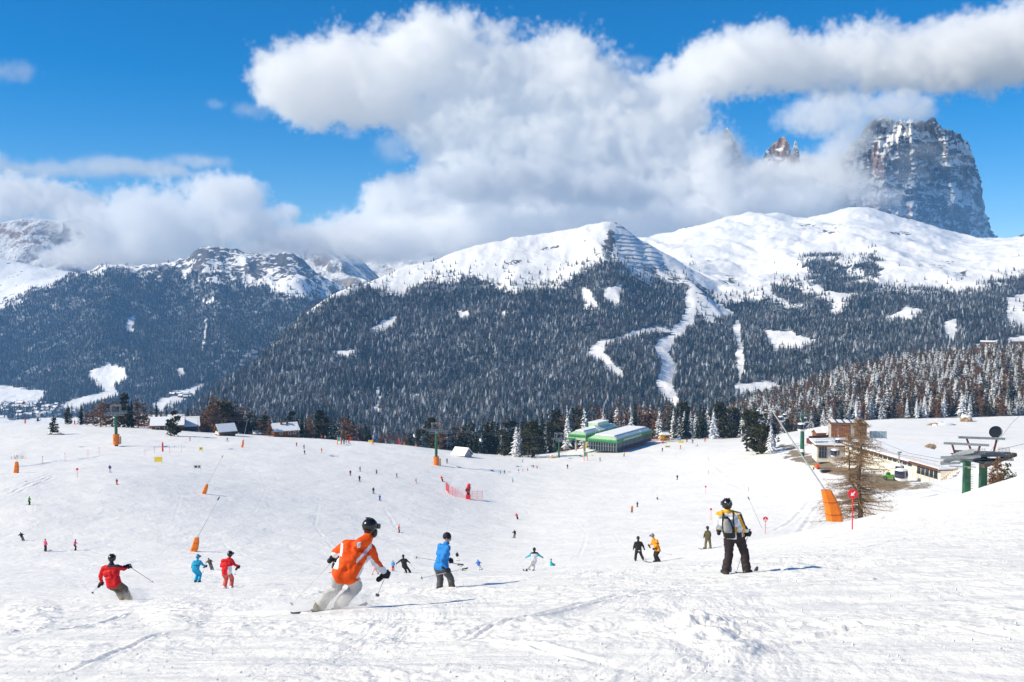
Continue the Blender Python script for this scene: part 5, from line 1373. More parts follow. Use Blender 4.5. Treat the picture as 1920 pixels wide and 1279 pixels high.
bb = gp(1099, 841); r = empty('padded_post', bb, 0, 'stout yellow pad at the drive house entrance', 'post', 'padded posts on the crest')
m = MB(); m.tube((0, 0, -0.3), (0, 0, 3.2), 0.5, 0.42, 12); m.build('pad', YELLOW, r); m = MB(); m.tube((0, 0, 3.2), (0, 0, 4.4), 0.1, n=6); m.build('pipe', DARKGREEN, r)
kp = A + DIRL*46 + Vector((1.5, 0, 0)); kp = Vector((kp.x + 3, kp.y, -70.0))
r = empty('kiosk', kp, R(10), 'small ochre kiosk with a white roof at the far end of the lift station', 'kiosk')
m = MB(); m.box((0, 0, 1.2), (4.5, 3.0, 3.0)); m.build('wall', KIOSK, r); m = MB(); m.loft([[(-2.9, -2.0, 2.7), (2.9, -2.0, 2.7), (2.9, 2.0, 2.7), (-2.9, 2.0, 2.7)], [(-1.5, -0.8, 3.7), (1.5, -0.8, 3.7), (1.5, 0.8, 3.7), (-1.5, 0.8, 3.7)]]); m.build('roof', WHITE, r)
m = MB(); m.box((0.8, -1.55, 1.7), (1.6, 0.1, 1.0)); m.build('window', GLASS, r); m = MB(); m.box((-1.4, -1.55, 1.4), (1.0, 0.1, 2.0)); m.build('door', YELLOW, r)
hp = A + DIRL*44 + Vector((-9, 4, -0.5))
house('ticket_hut', hp, R(5), 5, 4, 2.6, 0.8, 'little white hut behind the glazed lift station hall', (WHITE, WHITE), 0.4, (), (('-y', 0, 1.7, 1.6, 0.9),), cat='hut')

# --- right: gondola station
FLOOR = -47.0
r = empty('gondola_station', at(1541, 860, 293), R(-8), 'low flat roofed gondola station with glass front and snow on the roof', 'station building')
m = MB(); m.box((3.0, 4.5, 1.5), (9.0, 8.5, 5.0)); m.build('wall', PLASTER, r)
m = MB(); m.box((0.2, 0.20, 2.0), (2.4, 0.12, 3.6)); f = m.build('glass_front', GLASS, r)
m = MB()
for k in range(4): m.box((-0.85 + k*0.75, 0.10, 2.0), (0.10, 0.1, 3.6))
m.box((0.2, 0.10, 2.3), (2.4, 0.1, 0.1)); m.build('mullion', STEEL, f)
m = MB(); m.box((3.4, 0.20, 1.7), (2.2, 0.12, 1.6)); f = m.build('window', BLUEGREY, r); m = MB(); m.box((3.4, 0.13, 1.7), (1.9, 0.06, 1.3)); m.build('pane', paint('pale_glass', (0.35, 0.48, 0.5), 0.2, 0.6), f)
m = MB(); m.box((4.5, 3.2, 4.15), (13.5, 11.5, 0.45)); m.build('roof_slab', WOODB, r); m = MB(); m.box((4.4, 3.2, 4.62), (13.4, 11.3, 0.48)); m.build('roof_snow', ROOFSNOW, r)
for x in (8.6, 10.6): m = MB(); m.box((x, -1.0, 1.4), (0.55, 0.55, 5.1)); m.build('post', WOODB, r)
m = MB()
for k in range(9): m.tube((-2 + k*1.5, -2.3, 4.86), (-2 + k*1.5, -2.3, 6.0), 0.04, n=5)
m.bar((-2, -2.3, 6.0), (10, -2.3, 6.0), 0.06, 0.06); m.bar((-2, -2.3, 5.45), (10, -2.3, 5.45), 0.05, 0.05); m.build('railing', STEEL, r)
# long garage wall with window strip, snow terrace on top
w0, w1 = Vector((91.5, 272, -43.8)), Vector((99.2, 229, -43.8)); wd = (w1 - w0); WL = wd.length; rzW = math.atan2(wd.y, wd.x)
r = empty('garage_building', w0, rzW, 'long cream garage building with a window strip under a snowy terrace', 'garage building')
m = MB(); m.box((WL/2, 8, 0.9), (WL, 16, 6.0)); m.build('wall', PLASTER, r)
m = MB(); m.box((WL/2 - 0.2, 7.4, 4.02), (WL + 0.4, 16.4, 0.24)); m.build('fascia', WOODB, r)
m = MB(); m.box((WL/2 - 0.2, 7.6, 4.34), (WL + 0.2, 16.2, 0.40)); m.build('roof_snow', ROOFSNOW, r)
m = MB(); m.box((WL - 6.0, -0.42, 4.3), (11.5, 0.9, 0.22)); m.build('canopy', WOODB, r)
for k in range(5):
    x = WL - 1.8 - k*1.7; m = MB(); m.box((x, -0.04, 2.75), (1.35, 0.1, 1.9)); f = m.build('window', DARKSTEEL, r)
    for q in (0, 1): g = MB(); g.box((x, -0.10, 2.35 + 0.85*q), (1.15, 0.06, 0.72)); g.build('pane', GLASS, f)
for k in range(13):
    x = WL - 12.5 - k*2.2; m = MB(); m.box((x, -0.04, 3.35), (1.7, 0.1, 0.7)); f = m.build('window', DARKSTEEL, r); g = MB(); g.box((x, -0.10, 3.35), (1.5, 0.06, 0.52)); g.build('pane', GLASS, f)
for k in range(7): m = MB(); m.box((WL - 0.9 - k*1.7, -0.045, 0.75), (0.07, 0.1, 3.6)); m.build('joint', CONCRETE, r)
m = MB()
for k in range(16): m.tube((WL*k/15, 0.3, 4.5), (WL*k/15, 0.3, 5.7), 0.04, n=5)
for z in (5.1, 5.7): m.bar((0, 0.3, z), (WL, 0.3, z), 0.05, 0.05)
m.build('railing', paint('pale_railing', (0.55, 0.5, 0.42), 0.6), r)
# stair at its near end
s0, s1 = at(1745, 925, 214), at(1796, 884, 226); r = empty('outdoor_stair', s0, 0, 'snow covered outdoor stair with a lattice railing at the near end of the garage', 'stair')
d = s1 - s0; nst = 14; side = Vector((d.y, -d.x, 0)).normalized()*1.9
for k in range(nst):
    c = d*((k + 0.5)/nst); m = MB(); m.box(c + side*0.5 + Vector((0, 0, -0.6)), (1.9, d.length/nst*1.25, 1.2), M=Matrix.Rotation(math.atan2(d.y, d.x) + math.pi/2, 3, 'Z')); m.build('step', CONCRETE if k % 2 else ROOFSNOW, r)
m = MB()
for k in range(15):
    c = d*(k/14); m.bar(c, c + Vector((0, 0, 1.1)), 0.07, 0.07)
    if k < 14: m.bar(c + Vector((0, 0, .1)), d*((k + 1)/14) + Vector((0, 0, 1.05)), 0.05, 0.05)
m.bar(Vector((0, 0, 1.1)), d + Vector((0, 0, 1.1)), 0.08, 0.08); m.build('lattice_railing', paint('tan_railing', (0.45, 0.28, 0.15), 0.7), r)
m = MB(); m.bar(side + Vector((0, 0, 0.35)), d + side + Vector((0, 0, 0.35)), 0.5, 0.7); m.build('side_wall', ROOFSNOW, r)
# rust coloured flat building, metal fence, red netting
p = at(1591, 824, 336); r = empty('flat_building', p, R(-12), 'rust brown flat roofed building behind the gondola station', 'building')
m = MB(); m.box((0, 4, 2.0), (11.5, 9, 6.4)); m.build('wall', CONCRETE, r)
for k in range(20):
    if k > 10 and k < 13: continue
    m = MB(); m.box((-5.5 + k*0.58, -0.55, 2.9), (0.5, 0.08, 4.2)); m.build('plank', WOODR if k < 10 else WOODB, r)
m = MB(); m.box((0, 4, 5.3), (12.3, 9.8, 0.3)); m.build('roof_edge', WOODR, r); m = MB(); m.box((0.3, 4.2, 5.55), (11.2, 8.8, 0.2)); m.build('roof', DARKSTEEL, r); m = MB()
for k in range(5): m.box((-4.8 + k*2.3, 4.2, 5.72), (1.5, 8.4, 0.14))
m.build('roof_snow', ROOFSNOW, r)
p = at(1648, 820, 338); r = empty('metal_fence', p, R(-6), 'blue grey sheet metal fence right of the rust brown building', 'fence')
for k in range(6): m = MB(); m.box((-2.6 + k*0.9, 0, 0.9), (0.84, 0.1, 2.4)); m.build('panel', BLUEGREY, r)
for k in range(4): m = MB(); m.tube((-3 + k*1.85, 0.15, -0.6), (-3 + k*1.85, 0.15, 2.2), 0.07, n=6); m.build('post', STEEL, r)
p = at(1540, 828, 318); r = empty('low_wall', p, R(25), 'low walled yard with dark red fencing left of the rust brown building', 'wall')
for s, ln in ((0, 8.5),): m = MB(); m.box((0, 0, 0.2), (ln, 0.4, 1.8)); m.build('wall', PLASTER, r)
m = MB(); m.box((0.5, 1.8, 0.9), (8.0, 0.3, 1.6)); m.build('back_fence', RUST, r); m = MB(); m.box((-4.4, 0.5, 0.3), (0.3, 2.6, 1.7)); m.build('side_fence', RUST, r)
house('hut', at(1536, 818, 345), R(10), 3.6, 3, 1.3, 0.9, 'tiny brown roofed hut peeping over the red fenced yard', (WOODR, WOODR), 0.3, (), (), thick=0.15, cat='hut')
# green gondola pylon
p = at(1504, 846, 306); r = empty('gondola_pylon', p, R(-70), 'green gondola pylon rising by the soil track at the right', 'lift pylon')
m = MB(); m.tube((0, 0, -1.5), (0, 0, 10.8), 0.68, 0.5, 14); m.build('pole', GREEN, r)
m = MB(); m.box((0, 0, 11.0), (0.6, 5.4, 0.4)); m.build('crossarm', DARKGREEN, r)
for s in (-1, 1):
    m = MB(); m.bar((-2.4, s*2.5, 11.2), (2.4, s*2.5, 11.2), 0.2, 0.3); f = m.build('sheave_beam', DARKSTEEL, r)
    for k in range(5): w = MB(); w.tube((-2 + k, s*2.5 - .1, 11.45), (-2 + k, s*2.5 + .1, 11.45), 0.22, n=8); w.build('sheave_wheel', DARKSTEEL, f)
m = MB(); m.tube((0, 0, -0.2), (0, 0, 0.7), 0.75, n=14); m.build('base_collar', WHITE, r); m = MB(); m.box((-0.3, -0.45, 9.9), (0.5, 0.2, 0.5)); m.build('number_plate', YELLOW, r)
def gondola(px, py, hpx, D, label, arm=True):
    c = at(px, py, D); s = hpx*D/FPX/2.35
    r = empty('gondola_cabin', c, R(18), label, 'gondola', 'gondola cabins on the ropeway')
    def ring(z, a, b, n=12): return [(a*math.copysign(abs(math.cos(t))**0.6, math.cos(t))*s, b*math.copysign(abs(math.sin(t))**0.6, math.sin(t))*s, z*s) for t in [2*math.pi*(i + .5)/n for i in range(n)]]
    m = MB(); m.loft([ring(-1.15, .55, .5), ring(-1.0, .85, .8), ring(-0.62, .98, .93)]); m.build('floor_shell', WHITE, r)
    m = MB(); m.loft([ring(-0.62, .985, .935), ring(0.1, 1.0, .95), ring(0.62, .90, .86)]); gl = m.build('glazing', VIOLET, r)
    m = MB(); m.box((0, -0.96*s, -0.1*s), (0.05*s, 0.06*s, 1.3*s)); m.build('door_seam', GREYP, gl); m = MB(); m.box((0.45*s, -0.95*s, -0.45*s), (0.3*s, 0.08*s, 0.18*s)); m.build('sticker', WHITE, gl)
    m = MB(); m.loft([ring(0.62, .92, .88), ring(0.85, .80, .76), ring(1.0, .5, .45)]); m.build('roof_cap', ROOFSNOW, r)
    if arm: m = MB(); m.path([(0, 0, 1.0*s), (0.0, 0.15*s, 1.6*s), (0, 0.5*s, 1.9*s), (0, 0.5*s, 3.6*s)], 0.06*s + 0.02, 6); m.box((0, 0.5*s, 3.65*s), (0.7*s, 0.25*s, 0.22*s)); m.build('hanger_arm', STEEL, r)
    return r
gondola(1690, 889, 26, 168, 'large gondola cabin with snowy cap hanging before the garage wall'); gondola(1687, 878, 17, 236, 'darker gondola cabin just behind the large one at the garage wall')
gondola(1566, 849, 18, 262, 'gondola cabin hanging before the station front'); gondola(1573, 828, 15, 292, 'gondola cabin hanging above the station roof')
gondola(1503, 800, 17, 292, 'gondola cabin with white base passing the green pylon'); gondola(1509, 787, 12, 330, 'smaller gondola cabin partly behind the green pylon')
gondola(1464, 785, 12, 360, 'gondola cabin left of the green pylon, lower of two'); gondola(1472, 780, 10, 385, 'gondola cabin left of the green pylon, upper of two')
gondola(1421, 772, 7, 470, 'tiny gondola cabin over the corner pines, left one'); gondola(1436, 771, 7, 465, 'tiny gondola cabin over the corner pines, right one')
for s, w in ((-1.6, 'near'), (1.6, 'far')):
    m = MB(); m.path([at(1380, 752, 620) + Vector((s, 0, 0)), at(1504, 775, 306) + Vector((s*1.3, 0, 0)), at(1690, 850, 168) + Vector((s*.8, 0, 0)), at(1775, 866, 150) + Vector((s*.8, 0, 0))], 0.03, 5)
    tag(m.build('ropeway_cable', ROPE), w + ' side ropeway cable carrying the gondola cabins', 'cable', 'ropeway cables')
m = MB(); m.path([at(1765, 868, 146), at(1930, 830, 120), at(2100, 770, 90)], 0.03, 5); tag(m.build('ropeway_cable', ROPE), 'ropeway cable leaving the steel head station to the right', 'cable', 'ropeway cables')
m = MB(); m.path([at(1850, 855, 150), at(1900, 790, 165), at(1960, 740, 190)], 0.025, 5); tag(m.build('ropeway_cable', ROPE), 'thin stay cable rising from the steel head station over the wood', 'cable', 'ropeway cables')
# steel head station
D = 146; k_ = D/FPX
c = at(1830, 856, D); r = empty('head_station', c, 0, 'open grey steel lift head station on two green pillars at the right', 'lift station')
def S(px, py, dy=0.0): return at(px, py, D + dy) - c
for (px, pt, dy, w) in ((1813, 866, 0, 0.84), (1844, 852, 2.2, 0.84)):
    t = S(px, pt, dy); m = MB(); m.loft([[t + Vector((a*w/2, b_*w/2, 0)) for a, b_ in ((-1, -1), (1, -1), (1, 1), (-1, 1))], [t + Vector((a*w*.56, b_*w*.56, -8)) for a, b_ in ((-1, -1), (1, -1), (1, 1), (-1, 1))]]); pl_ = m.build('pillar', GREEN, r)
    m = MB(); m.box(t + Vector((0.1, -w*0.56, -0.75)), (0.4, 0.05, 0.3)); m.build('number_plate', YELLOW, pl_)
    m = MB()
    for q in range(12): m.bar(t + Vector((w*.66, -w*.3, -0.4 - q*0.35)), t + Vector((w*.66 + 0.3, -w*.3, -0.4 - q*0.35)), 0.05, 0.05)
    m.build('ladder', RUST, pl_)
for (xa, ya, xb, yb, dy, w, h) in ((1764, 858, 1838, 856, -1.4, .25, .34), (1790, 846, 1895, 850, 2.2, .25, .36), (1764, 870, 1800, 868, -1.6, .25, .3), (1770, 862, 1900, 862, .6, .3, .34), (1780, 874, 1830, 876, -1.5, .12, .12), (1800, 866, 1880, 860, 1.2, .2, .3)):
    m = MB(); m.bar(S(xa, ya, dy), S(xb, yb, dy), w, h); m.build('beam', STEEL, r)
m = MB(); m.bar(S(1842, 874, -1.5), S(1903, 852, 1.5), .7, .5); m.build('ramp_beam', WOODG, r)
for q in range(12):
    t = q/11; m = MB(); a = S(1766 + 56*t, 868 - 22*t - 4*math.sin(t*3.1), -1.0 - 0.2*t); m.tube(a + Vector((-0.0, -0.12, 0)), a + Vector((0, 0.12, 0)), 0.33, n=10); m.build('sheave_wheel', GREYP, r)
m = MB(); m.bar(S(1766, 870, -0.9), S(1822, 847, -0.9), 0.3, 0.35); m.build('sheave_beam', STEEL, r)
for (xa, ya, xb, yb, dy) in ((1770, 831, 1854, 835, -1.0), (1797, 820, 1884, 823, 2.4)): m = MB(); m.bar(S(xa, ya, dy), S(xb, yb, dy), .3, .32); m.build('gantry_beam', STEEL, r)
for (xa, ya, xb, yb, dy) in ((1785, 832, 1792, 856, -1.0), (1838, 834, 1833, 850, -1.0), (1812, 821, 1822, 848, 2.4), (1869, 823, 1863, 848, 2.4)): m = MB(); m.bar(S(xa, ya, dy), S(xb, yb, dy), .22, .22); m.build('gantry_leg', RUST, r)
m = MB()
for q in range(9):
    x = 1872 + q*2.6; m.bar(S(x, 848, 1.8), S(x, 840, 1.8), .05, .05)
for (xa, xb, y) in ((1872, 1893, 840), (1820, 1850, 846)): m.bar(S(xa, y, 1.8), S(xb, y, 1.8), .05, .05)
for q in range(7): x = 1822 + q*4; m.bar(S(x, 852, -1.2), S(x, 842, -1.2), .05, .05)
m.bar(S(1822, 842, -1.2), S(1848, 842, -1.2), .05, .05); m.build('railing', STEEL, r)
m = MB(); m.box(S(1838, 853, 0.6), (7.5, 3.0, 0.12)); m.build('deck', DARKSTEEL, r)
m = MB(); m.tube(S(1850, 866, 0.3), S(1850, 862, 0.3), 1.9, n=22); m.build('bullwheel', DARKSTEEL, r)
# dark round net, boulders, vehicles in the yard
p = at(1867, 810, 345); r = empty('round_net', p, 0, 'large round black net standing before the wood behind the head station', 'net')
m = MB(); n = 24
for k in range(n):
    a0, a1 = 2*math.pi*k/n, 2*math.pi*(k + 1)/n; m.tube((2.3*math.cos(a0), 0, 2.0*math.sin(a0)), (2.3*math.cos(a1), 0, 2.0*math.sin(a1)), 0.1, n=5)
m.build('rim', BLACKP, r); m = MB(); m.ellip((0, 0.25, 0), (2.25, 0.35, 1.95), 24, 10); m.build('netting', BLACKP, r); m = MB(); m.tube((0, 0.4, -2.4), (0, 0.4, -5.5), 0.12, n=6); m.build('post', DARKSTEEL, r)
def boulder(p, r3, label, seed, mat_=ROCK, snow=True):
    rnd = random.Random(seed); bm = bmesh.new(); bmesh.ops.create_icosphere(bm, subdivisions=3, radius=1)
    for v in bm.verts:
        n_ = float(pnoise(v.co.x*1.7 + seed, v.co.y*1.7 + v.co.z*1.1, seed))*0.35 + float(pnoise(v.co.x*4 + v.co.z*3, v.co.y*4, seed + 1))*0.14
        v.co = Vector((v.co.x*r3[0], v.co.y*r3[1], v.co.z*r3[2]))*(1 + n_)
    me = bpy.data.meshes.new('stone'); bm.to_mesh(me); bm.free()
    r = empty('boulder', p, 0, label, 'boulder', 'boulders in the snow'); link('stone', me, mat_, r)
    if snow: m = MB(); m.ellip((0, 0.1, r3[2]*0.72), (r3[0]*0.8, r3[1]*0.8, r3[2]*0.38), 12, 8); m.build('snow_cap', ROOFSNOW, r, smooth=True)
boulder(at(1766, 806, 480), (7.5, 3, 3.4), 'tan rocky outcrop at the edge of the right hand wood', 3); boulder(at(1745, 838, 290), (1.6, 1.2, 0.9), 'small tan boulder in the snowfield behind the garage', 4, snow=False)
pp = gd(101, 394); boulder(pp + Vector((0.5, -0.3, -0.2)), (3.4, 1.8, 1.0), 'grey rock at the foot of the small pine in the left bowl', 6, ROCKG); boulder(gd(1043, 446) + Vector((-1, -2, 0)), (2.6, 1.6, 1.2), 'tan rock at the foot of the slim green pylon', 7)
boulder(at(1812, 790, 505), (3.5, 2.5, 3.2), 'snow capped rock among the trees behind the head station', 8)
b = gp(1668, 899, 120); r = empty('off_road_car', at(1669, 899, 238), R(160), 'small bright green open-backed off-road car parked at the garage wall', 'car')
CARG = paint('vivid_green', (0.10, 0.42, 0.02), 0.3, 0.5, 0, 0.08, 2)
m = MB(); m.loft([[(-1.7, -.75, .45), (1.7, -.75, .45), (1.7, .75, .45), (-1.7, .75, .45)], [(-1.75, -.78, .95), (1.75, -.78, .85), (1.75, .78, .85), (-1.75, .78, .95)], [(-1.65, -.7, 1.1), (0.2, -.72, 1.12), (0.2, .72, 1.12), (-1.65, .7, 1.1)]]); m.build('body', CARG, r)
m = MB(); m.loft([[(-.2, -.7, 1.1), (1.0, -.7, 1.0), (1.0, .7, 1.0), (-.2, .7, 1.1)], [(0.0, -.62, 1.75), (0.75, -.62, 1.75), (0.75, .62, 1.75), (0.0, .62, 1.75)]]); m.build('cab', CARG, r)
for s in (-1, 1): m = MB(); m.box((0.4, s*0.69, 1.42), (0.6, 0.06, 0.4)); m.build('window', GLASS, r)
m = MB(); m.box((0.93, 0, 1.42), (0.08, 1.0, 0.4)); m.build('windscreen', GLASS, r)
for x in (-1.1, 1.1):
    for s in (-1, 1): m = MB(); m.tube((x, s*.62, .42), (x, s*.88, .42), .42, n=14); w = m.build('wheel', BLACKP, r); m = MB(); m.tube((x, s*.885, .42), (x, s*.9, .42), .2, n=10); m.build('rim', STEEL, w)
for s in (-1, 1): m = MB(); m.tube((1.74, s*.5, .75), (1.79, s*.5, .75), .13, n=8); m.build('headlight', WHITE, r)
r = empty('snow_blower', gp(1534, 880, 150), 0, 'orange covered machine parked beside the person in yellow', 'machine')
m = MB(); m.loft([[(-.7, -.5, .3), (.6, -.5, .3), (.6, .5, .3), (-.7, .5, .3)], [(-.6, -.45, 1.1), (.4, -.45, .9), (.4, .45, .9), (-.6, .45, 1.1)], [(-.5, -.3, 1.6), (-.1, -.3, 1.5), (-.1, .3, 1.5), (-.5, .3, 1.6)]]); m.build('cover', paint('red_orange_cover', (.75, .10, .03), .6), r)
for s in (-1, 1): m = MB(); m.tube((0, s*.5, .25), (0, s*.6, .25), .3, n=10); m.build('wheel', BLACKP, r)
r = empty('wire_crate', gp(1549, 886, 150), R(8), 'dark wire crate standing on the snow by the soil track', 'crate')
m = MB()
for k in range(6):
    for s in (-.6, .6): m.bar((-1.5 + .6*k, s, 0), (-1.5 + .6*k, s, 1.1), .08, .08)
for z in (.1, .6, 1.1):
    for s in (-.6, .6): m.bar((-1.5, s, z), (1.5, s, z), .08, .1)
    for e in (-1.5, 1.5): m.bar((e, -.6, z), (e, .6, z), .08, .1)
m.build('frame', DARKSTEEL, r); m = MB(); m.box((0, 0, .4), (2.7, 1.0, .7)); m.build('load', WOODG, r)
r = empty('concrete_block', gp(1474, 860, 150), R(12), 'grey concrete block on the snow left of the soil track', 'block'); m = MB(); m.box((0, 0, .35), (1.9, 1.2, 1.1)); m.build('block', CONCRETE, r); m = MB(); m.box((0, 0, .98), (1.8, 1.15, .16)); m.build('snow_cap', ROOFSNOW, r)
# dry shrub by the left orange pad
r = empty('dry_shrub', gp(35, 861), 0, 'dry brown shrub poking out of the snow above the left orange pad', 'shrub'); m = MB(); rs = random.Random(8)
for k in range(26):
    a = rs.uniform(0, 6.28); q = Vector((rs.gauss(0, 1.2), rs.gauss(0, .6), 0)); m.tube(q, q + Vector((rs.gauss(0, .35), rs.gauss(0, .3), rs.uniform(.9, 2.4))), .035, .012, 3, False)
m.build('twigs', paint('dry_twigs', (.20, .13, .07), .9), r)

# --- avalanche fences below the peak, far houses
for i, (x0, y0, x1, y1) in enumerate([(385, 838, 425, 846), (390, 852, 452, 860), (372, 880, 490, 892), (378, 893, 512, 908), (383, 908, 530, 920), (388, 923, 545, 932), (395, 938, 552, 950), (400, 955, 562, 968), (420, 968, 570, 985), (432, 985, 576, 1000), (442, 1000, 582, 1012)]):
    xs = np.linspace(960 + x0/2, 960 + x1/2, 9); ys = np.linspace(y0/2, y1/2, 9) + np.random.default_rng(i).normal(0, .5, 9)
    pts = [fgp(a, b_) for a, b_ in zip(xs, ys)]; pts = [p for p in pts if 2000 < p.y < 3600]
    if len(pts) < 3: continue
    O = pts[0]; r = empty('avalanche_fence', O, 0, ('topmost short steel avalanche fence under the snowy peak' if i == 0 else 'long dark steel avalanche fence in the rows below the snowy peak'), 'avalanche fence', 'avalanche fences below the peak')
    m = MB()
    for q in range(4):
        for a, b_ in zip(pts[:-1], pts[1:]): m.bar(a - O + Vector((0, 0, .6 + q*.8)), b_ - O + Vector((0, 0, .6 + q*.8)), .25, .5)
    m.build('rails', DARKSTEEL, r); m = MB()
    for p in pts: m.bar(p - O + Vector((0, 0, -1)), p - O + Vector((0, -.3, 4.2)), .4, .4)
    m.build('posts', DARKSTEEL, r)
def far_house(px, py, L_, W_, hw, hr, rz, label, mats, group='houses of the village in the valley', thick=.4):
    p = fgp(px, py)
    r = house('house', p, rz, L_, W_, hw, hr, label, mats, 1.0, (), (('-y', -L_*.25, hw*.7, 1.6, 1.6), ('-y', L_*.2, hw*.7, 1.6, 1.6)), group, thick)
far_house(1243, 627, 32, 14, 5, 5, R(25), 'long rust brown lodge beside the ski run on the middle mountain', (WOODR, WOODR), None)
far_house(1322, 690, 14, 10, 4, 4, R(10), 'small reddish chalet in the forest right of the ski run', (WOODR, RUST), None)
far_house(1852, 652, 26, 16, 5, 9, R(-20), 'dark roofed house in the clearing at the upper right', (WOODG, WOODG), None, .1); far_house(1908, 650, 28, 16, 5, 8, R(12), 'dark roofed house nearest the right edge, above the wood', (WOODG, WOODG), None, .1)
hr_ = random.Random(19)
for k in range(34):
    px, py = hr_.uniform(-10, 108), hr_.uniform(756, 784)
    far_house(px, py, hr_.uniform(12, 22), hr_.uniform(9, 13), hr_.uniform(5, 9), hr_.uniform(2.5, 4), hr_.uniform(-.7, .7), 'snow roofed village house down in the valley at the left', (PLASTER, hr_.choice([WOODB, PLASTER, WOODR])))
for k in range(8):
    px, py = hr_.uniform(318, 352), hr_.uniform(735, 752); far_house(px, py, hr_.uniform(12, 24), 10, 6, 3, hr_.uniform(-.5, .5), 'dark farm building on the sunlit meadow above the larch clump', (WOODG, WOODB), 'farm buildings on the valley meadow')

# --- the big bare larch
def bare_larch(px, D, top_py, base_z, label):
    x = (px - 960)/FPX*D; t = at(px, top_py, D); h = t.z - base_z; x = t.x
    r = empty('bare_larch', (x, D, base_z), 0, label, 'tree'); rnd = random.Random(44)
    m = MB(); pts = [Vector((0.10*math.sin(k*.9), 0.08*math.cos(k*1.3), h*k/12)) for k in range(13)]
    for k in range(12): m.tube(pts[k], pts[k + 1], 0.26*(1 - k/12.2) + 0.02, 0.26*(1 - (k + 1)/12.2) + 0.02, 8, False)
    m.tube(pts[4], pts[4] + Vector((-0.9, 0.2, 1.2)), 0.12, 0.10, 6, False); f0 = pts[4] + Vector((-0.9, 0.2, 1.2)); m.tube(f0, f0 + Vector((-0.15, 0, h*.42)), 0.10, 0.02, 6, False)
    m.build('trunk', BARK, r)
    tw = MB(); axes = [(pts, h, 1.0, 165), ([f0.lerp(f0 + Vector((-.15, 0, h*.42)), q/12) for q in range(13)], h*.42, .45, 44)]
    for P_, hh, sc, nb in axes:
        for k in range(nb):
            u = rnd.uniform(.10, 1.0) if sc == 1 else rnd.uniform(.05, 1)
            b0 = P_[int(u*11.99)].lerp(P_[min(12, int(u*11.99) + 1)], (u*11.99) % 1)
            a = rnd.uniform(0, 6.28); ln = (5.0*(1 - u)**.75*sc + .35)*rnd.uniform(.7, 1.15)
            d = Vector((math.cos(a), math.sin(a)*.9, rnd.uniform(-.28, .05))); q = b0; rad = .05*(1 - u*.7)*sc + .008
            nseg = 6
            for sgm in range(nseg):
                d2 = (d + Vector((rnd.gauss(0, .13), rnd.gauss(0, .13), .05*sgm - .06))).normalized(); q2 = q + d2*ln/nseg
                tw.tube(q, q2, rad*(1 - sgm/nseg) + .006, rad*(1 - (sgm + 1)/nseg) + .006, 4, False)
                for _ in range(4):
                    e = q2 + Vector((rnd.gauss(0, .30), rnd.gauss(0, .30), rnd.gauss(-.16, .22)))*(.5 + .5*ln/4)
                    tw.tube(q.lerp(q2, rnd.random()), e, .013, .006, 3, False)
                    e2 = e + Vector((rnd.gauss(0, .16), rnd.gauss(0, .16), rnd.gauss(-.06, .12))); tw.tube(q2.lerp(e, .6), e2, .011, .006, 3, False)
                q = q2
    tw.build('crown', paint('larch_bark_twigs', (.27, .18, .11), .9, .1, 0, .3, 5), r)
    return r
lz = gz((1612 - 960)/FPX*98, 98)
bare_larch(1614, 98, 786, lz - 0.4, 'big leafless brown larch behind the orange snow lance and arrow sign')
for (px, D, hh) in ((1876, 100, 3.4), (1868, 97, 2.6), (1884, 103, 2.8)):
    x = (px - 960)/FPX*D; z = gz(x, D)
    tree('larch', x, D, z - .2, hh + .4, 'thin bare sapling on the bank right of the head station', 'saplings on the right bank')
x = (1895 - 960)/FPX*88; tree('pine', x, 88, gz(x, 88) - .2, 2.0, 'little olive green pine on the bank at the right edge', None, 1.3)
# ================================================================== people
def rcone(mb, p0, p1, r0, r1, n=12, squash=None):
    """rounded tapered limb"""
    p0, p1 = Vector(p0), Vector(p1); d = p1 - p0
    q = d.to_track_quat('Z', 'Y') if d.length > 1e-5 else Vector((0, 0, 1)).to_track_quat('Z', 'Y')
    L_ = d.length; rings = []
    prof = [(-r0*math.cos(a), r0*math.sin(a)) for a in (0.25, 0.7, 1.15)] + [(L_*t, r0 + (r1 - r0)*t) for t in (0.02, 0.35, 0.65, 0.98)] + [(L_ + r1*math.cos(a), r1*math.sin(a)) for a in (1.15, 0.7, 0.25)]
    for z, r in prof: rings.append([p0 + q @ Vector((r*math.cos(2*math.pi*i/n), r*math.sin(2*math.pi*i/n), z)) for i in range(n)])
    mb.loft(rings)
def seg_d(P_, p0, p1, r0, r1):
    p0 = np.array(p0); p1 = np.array(p1); d = p1 - p0; L2 = max((d*d).sum(), 1e-9)
    t = np.clip(((P_ - p0)@d)/L2, 0, 1)
    return np.linalg.norm(P_ - p0 - t[:, None]*d, axis=1) - (r0 + (r1 - r0)*t), t
def pnoise3(P_, f, seed):
    return (pnoise(P_[:, 0]*f + 3.1, P_[:, 2]*f, seed) + pnoise(P_[:, 1]*f, P_[:, 2]*f*0.9 + 5, seed + 1) + pnoise(P_[:, 0]*f*0.8, P_[:, 1]*f + 9, seed + 2))/1.7
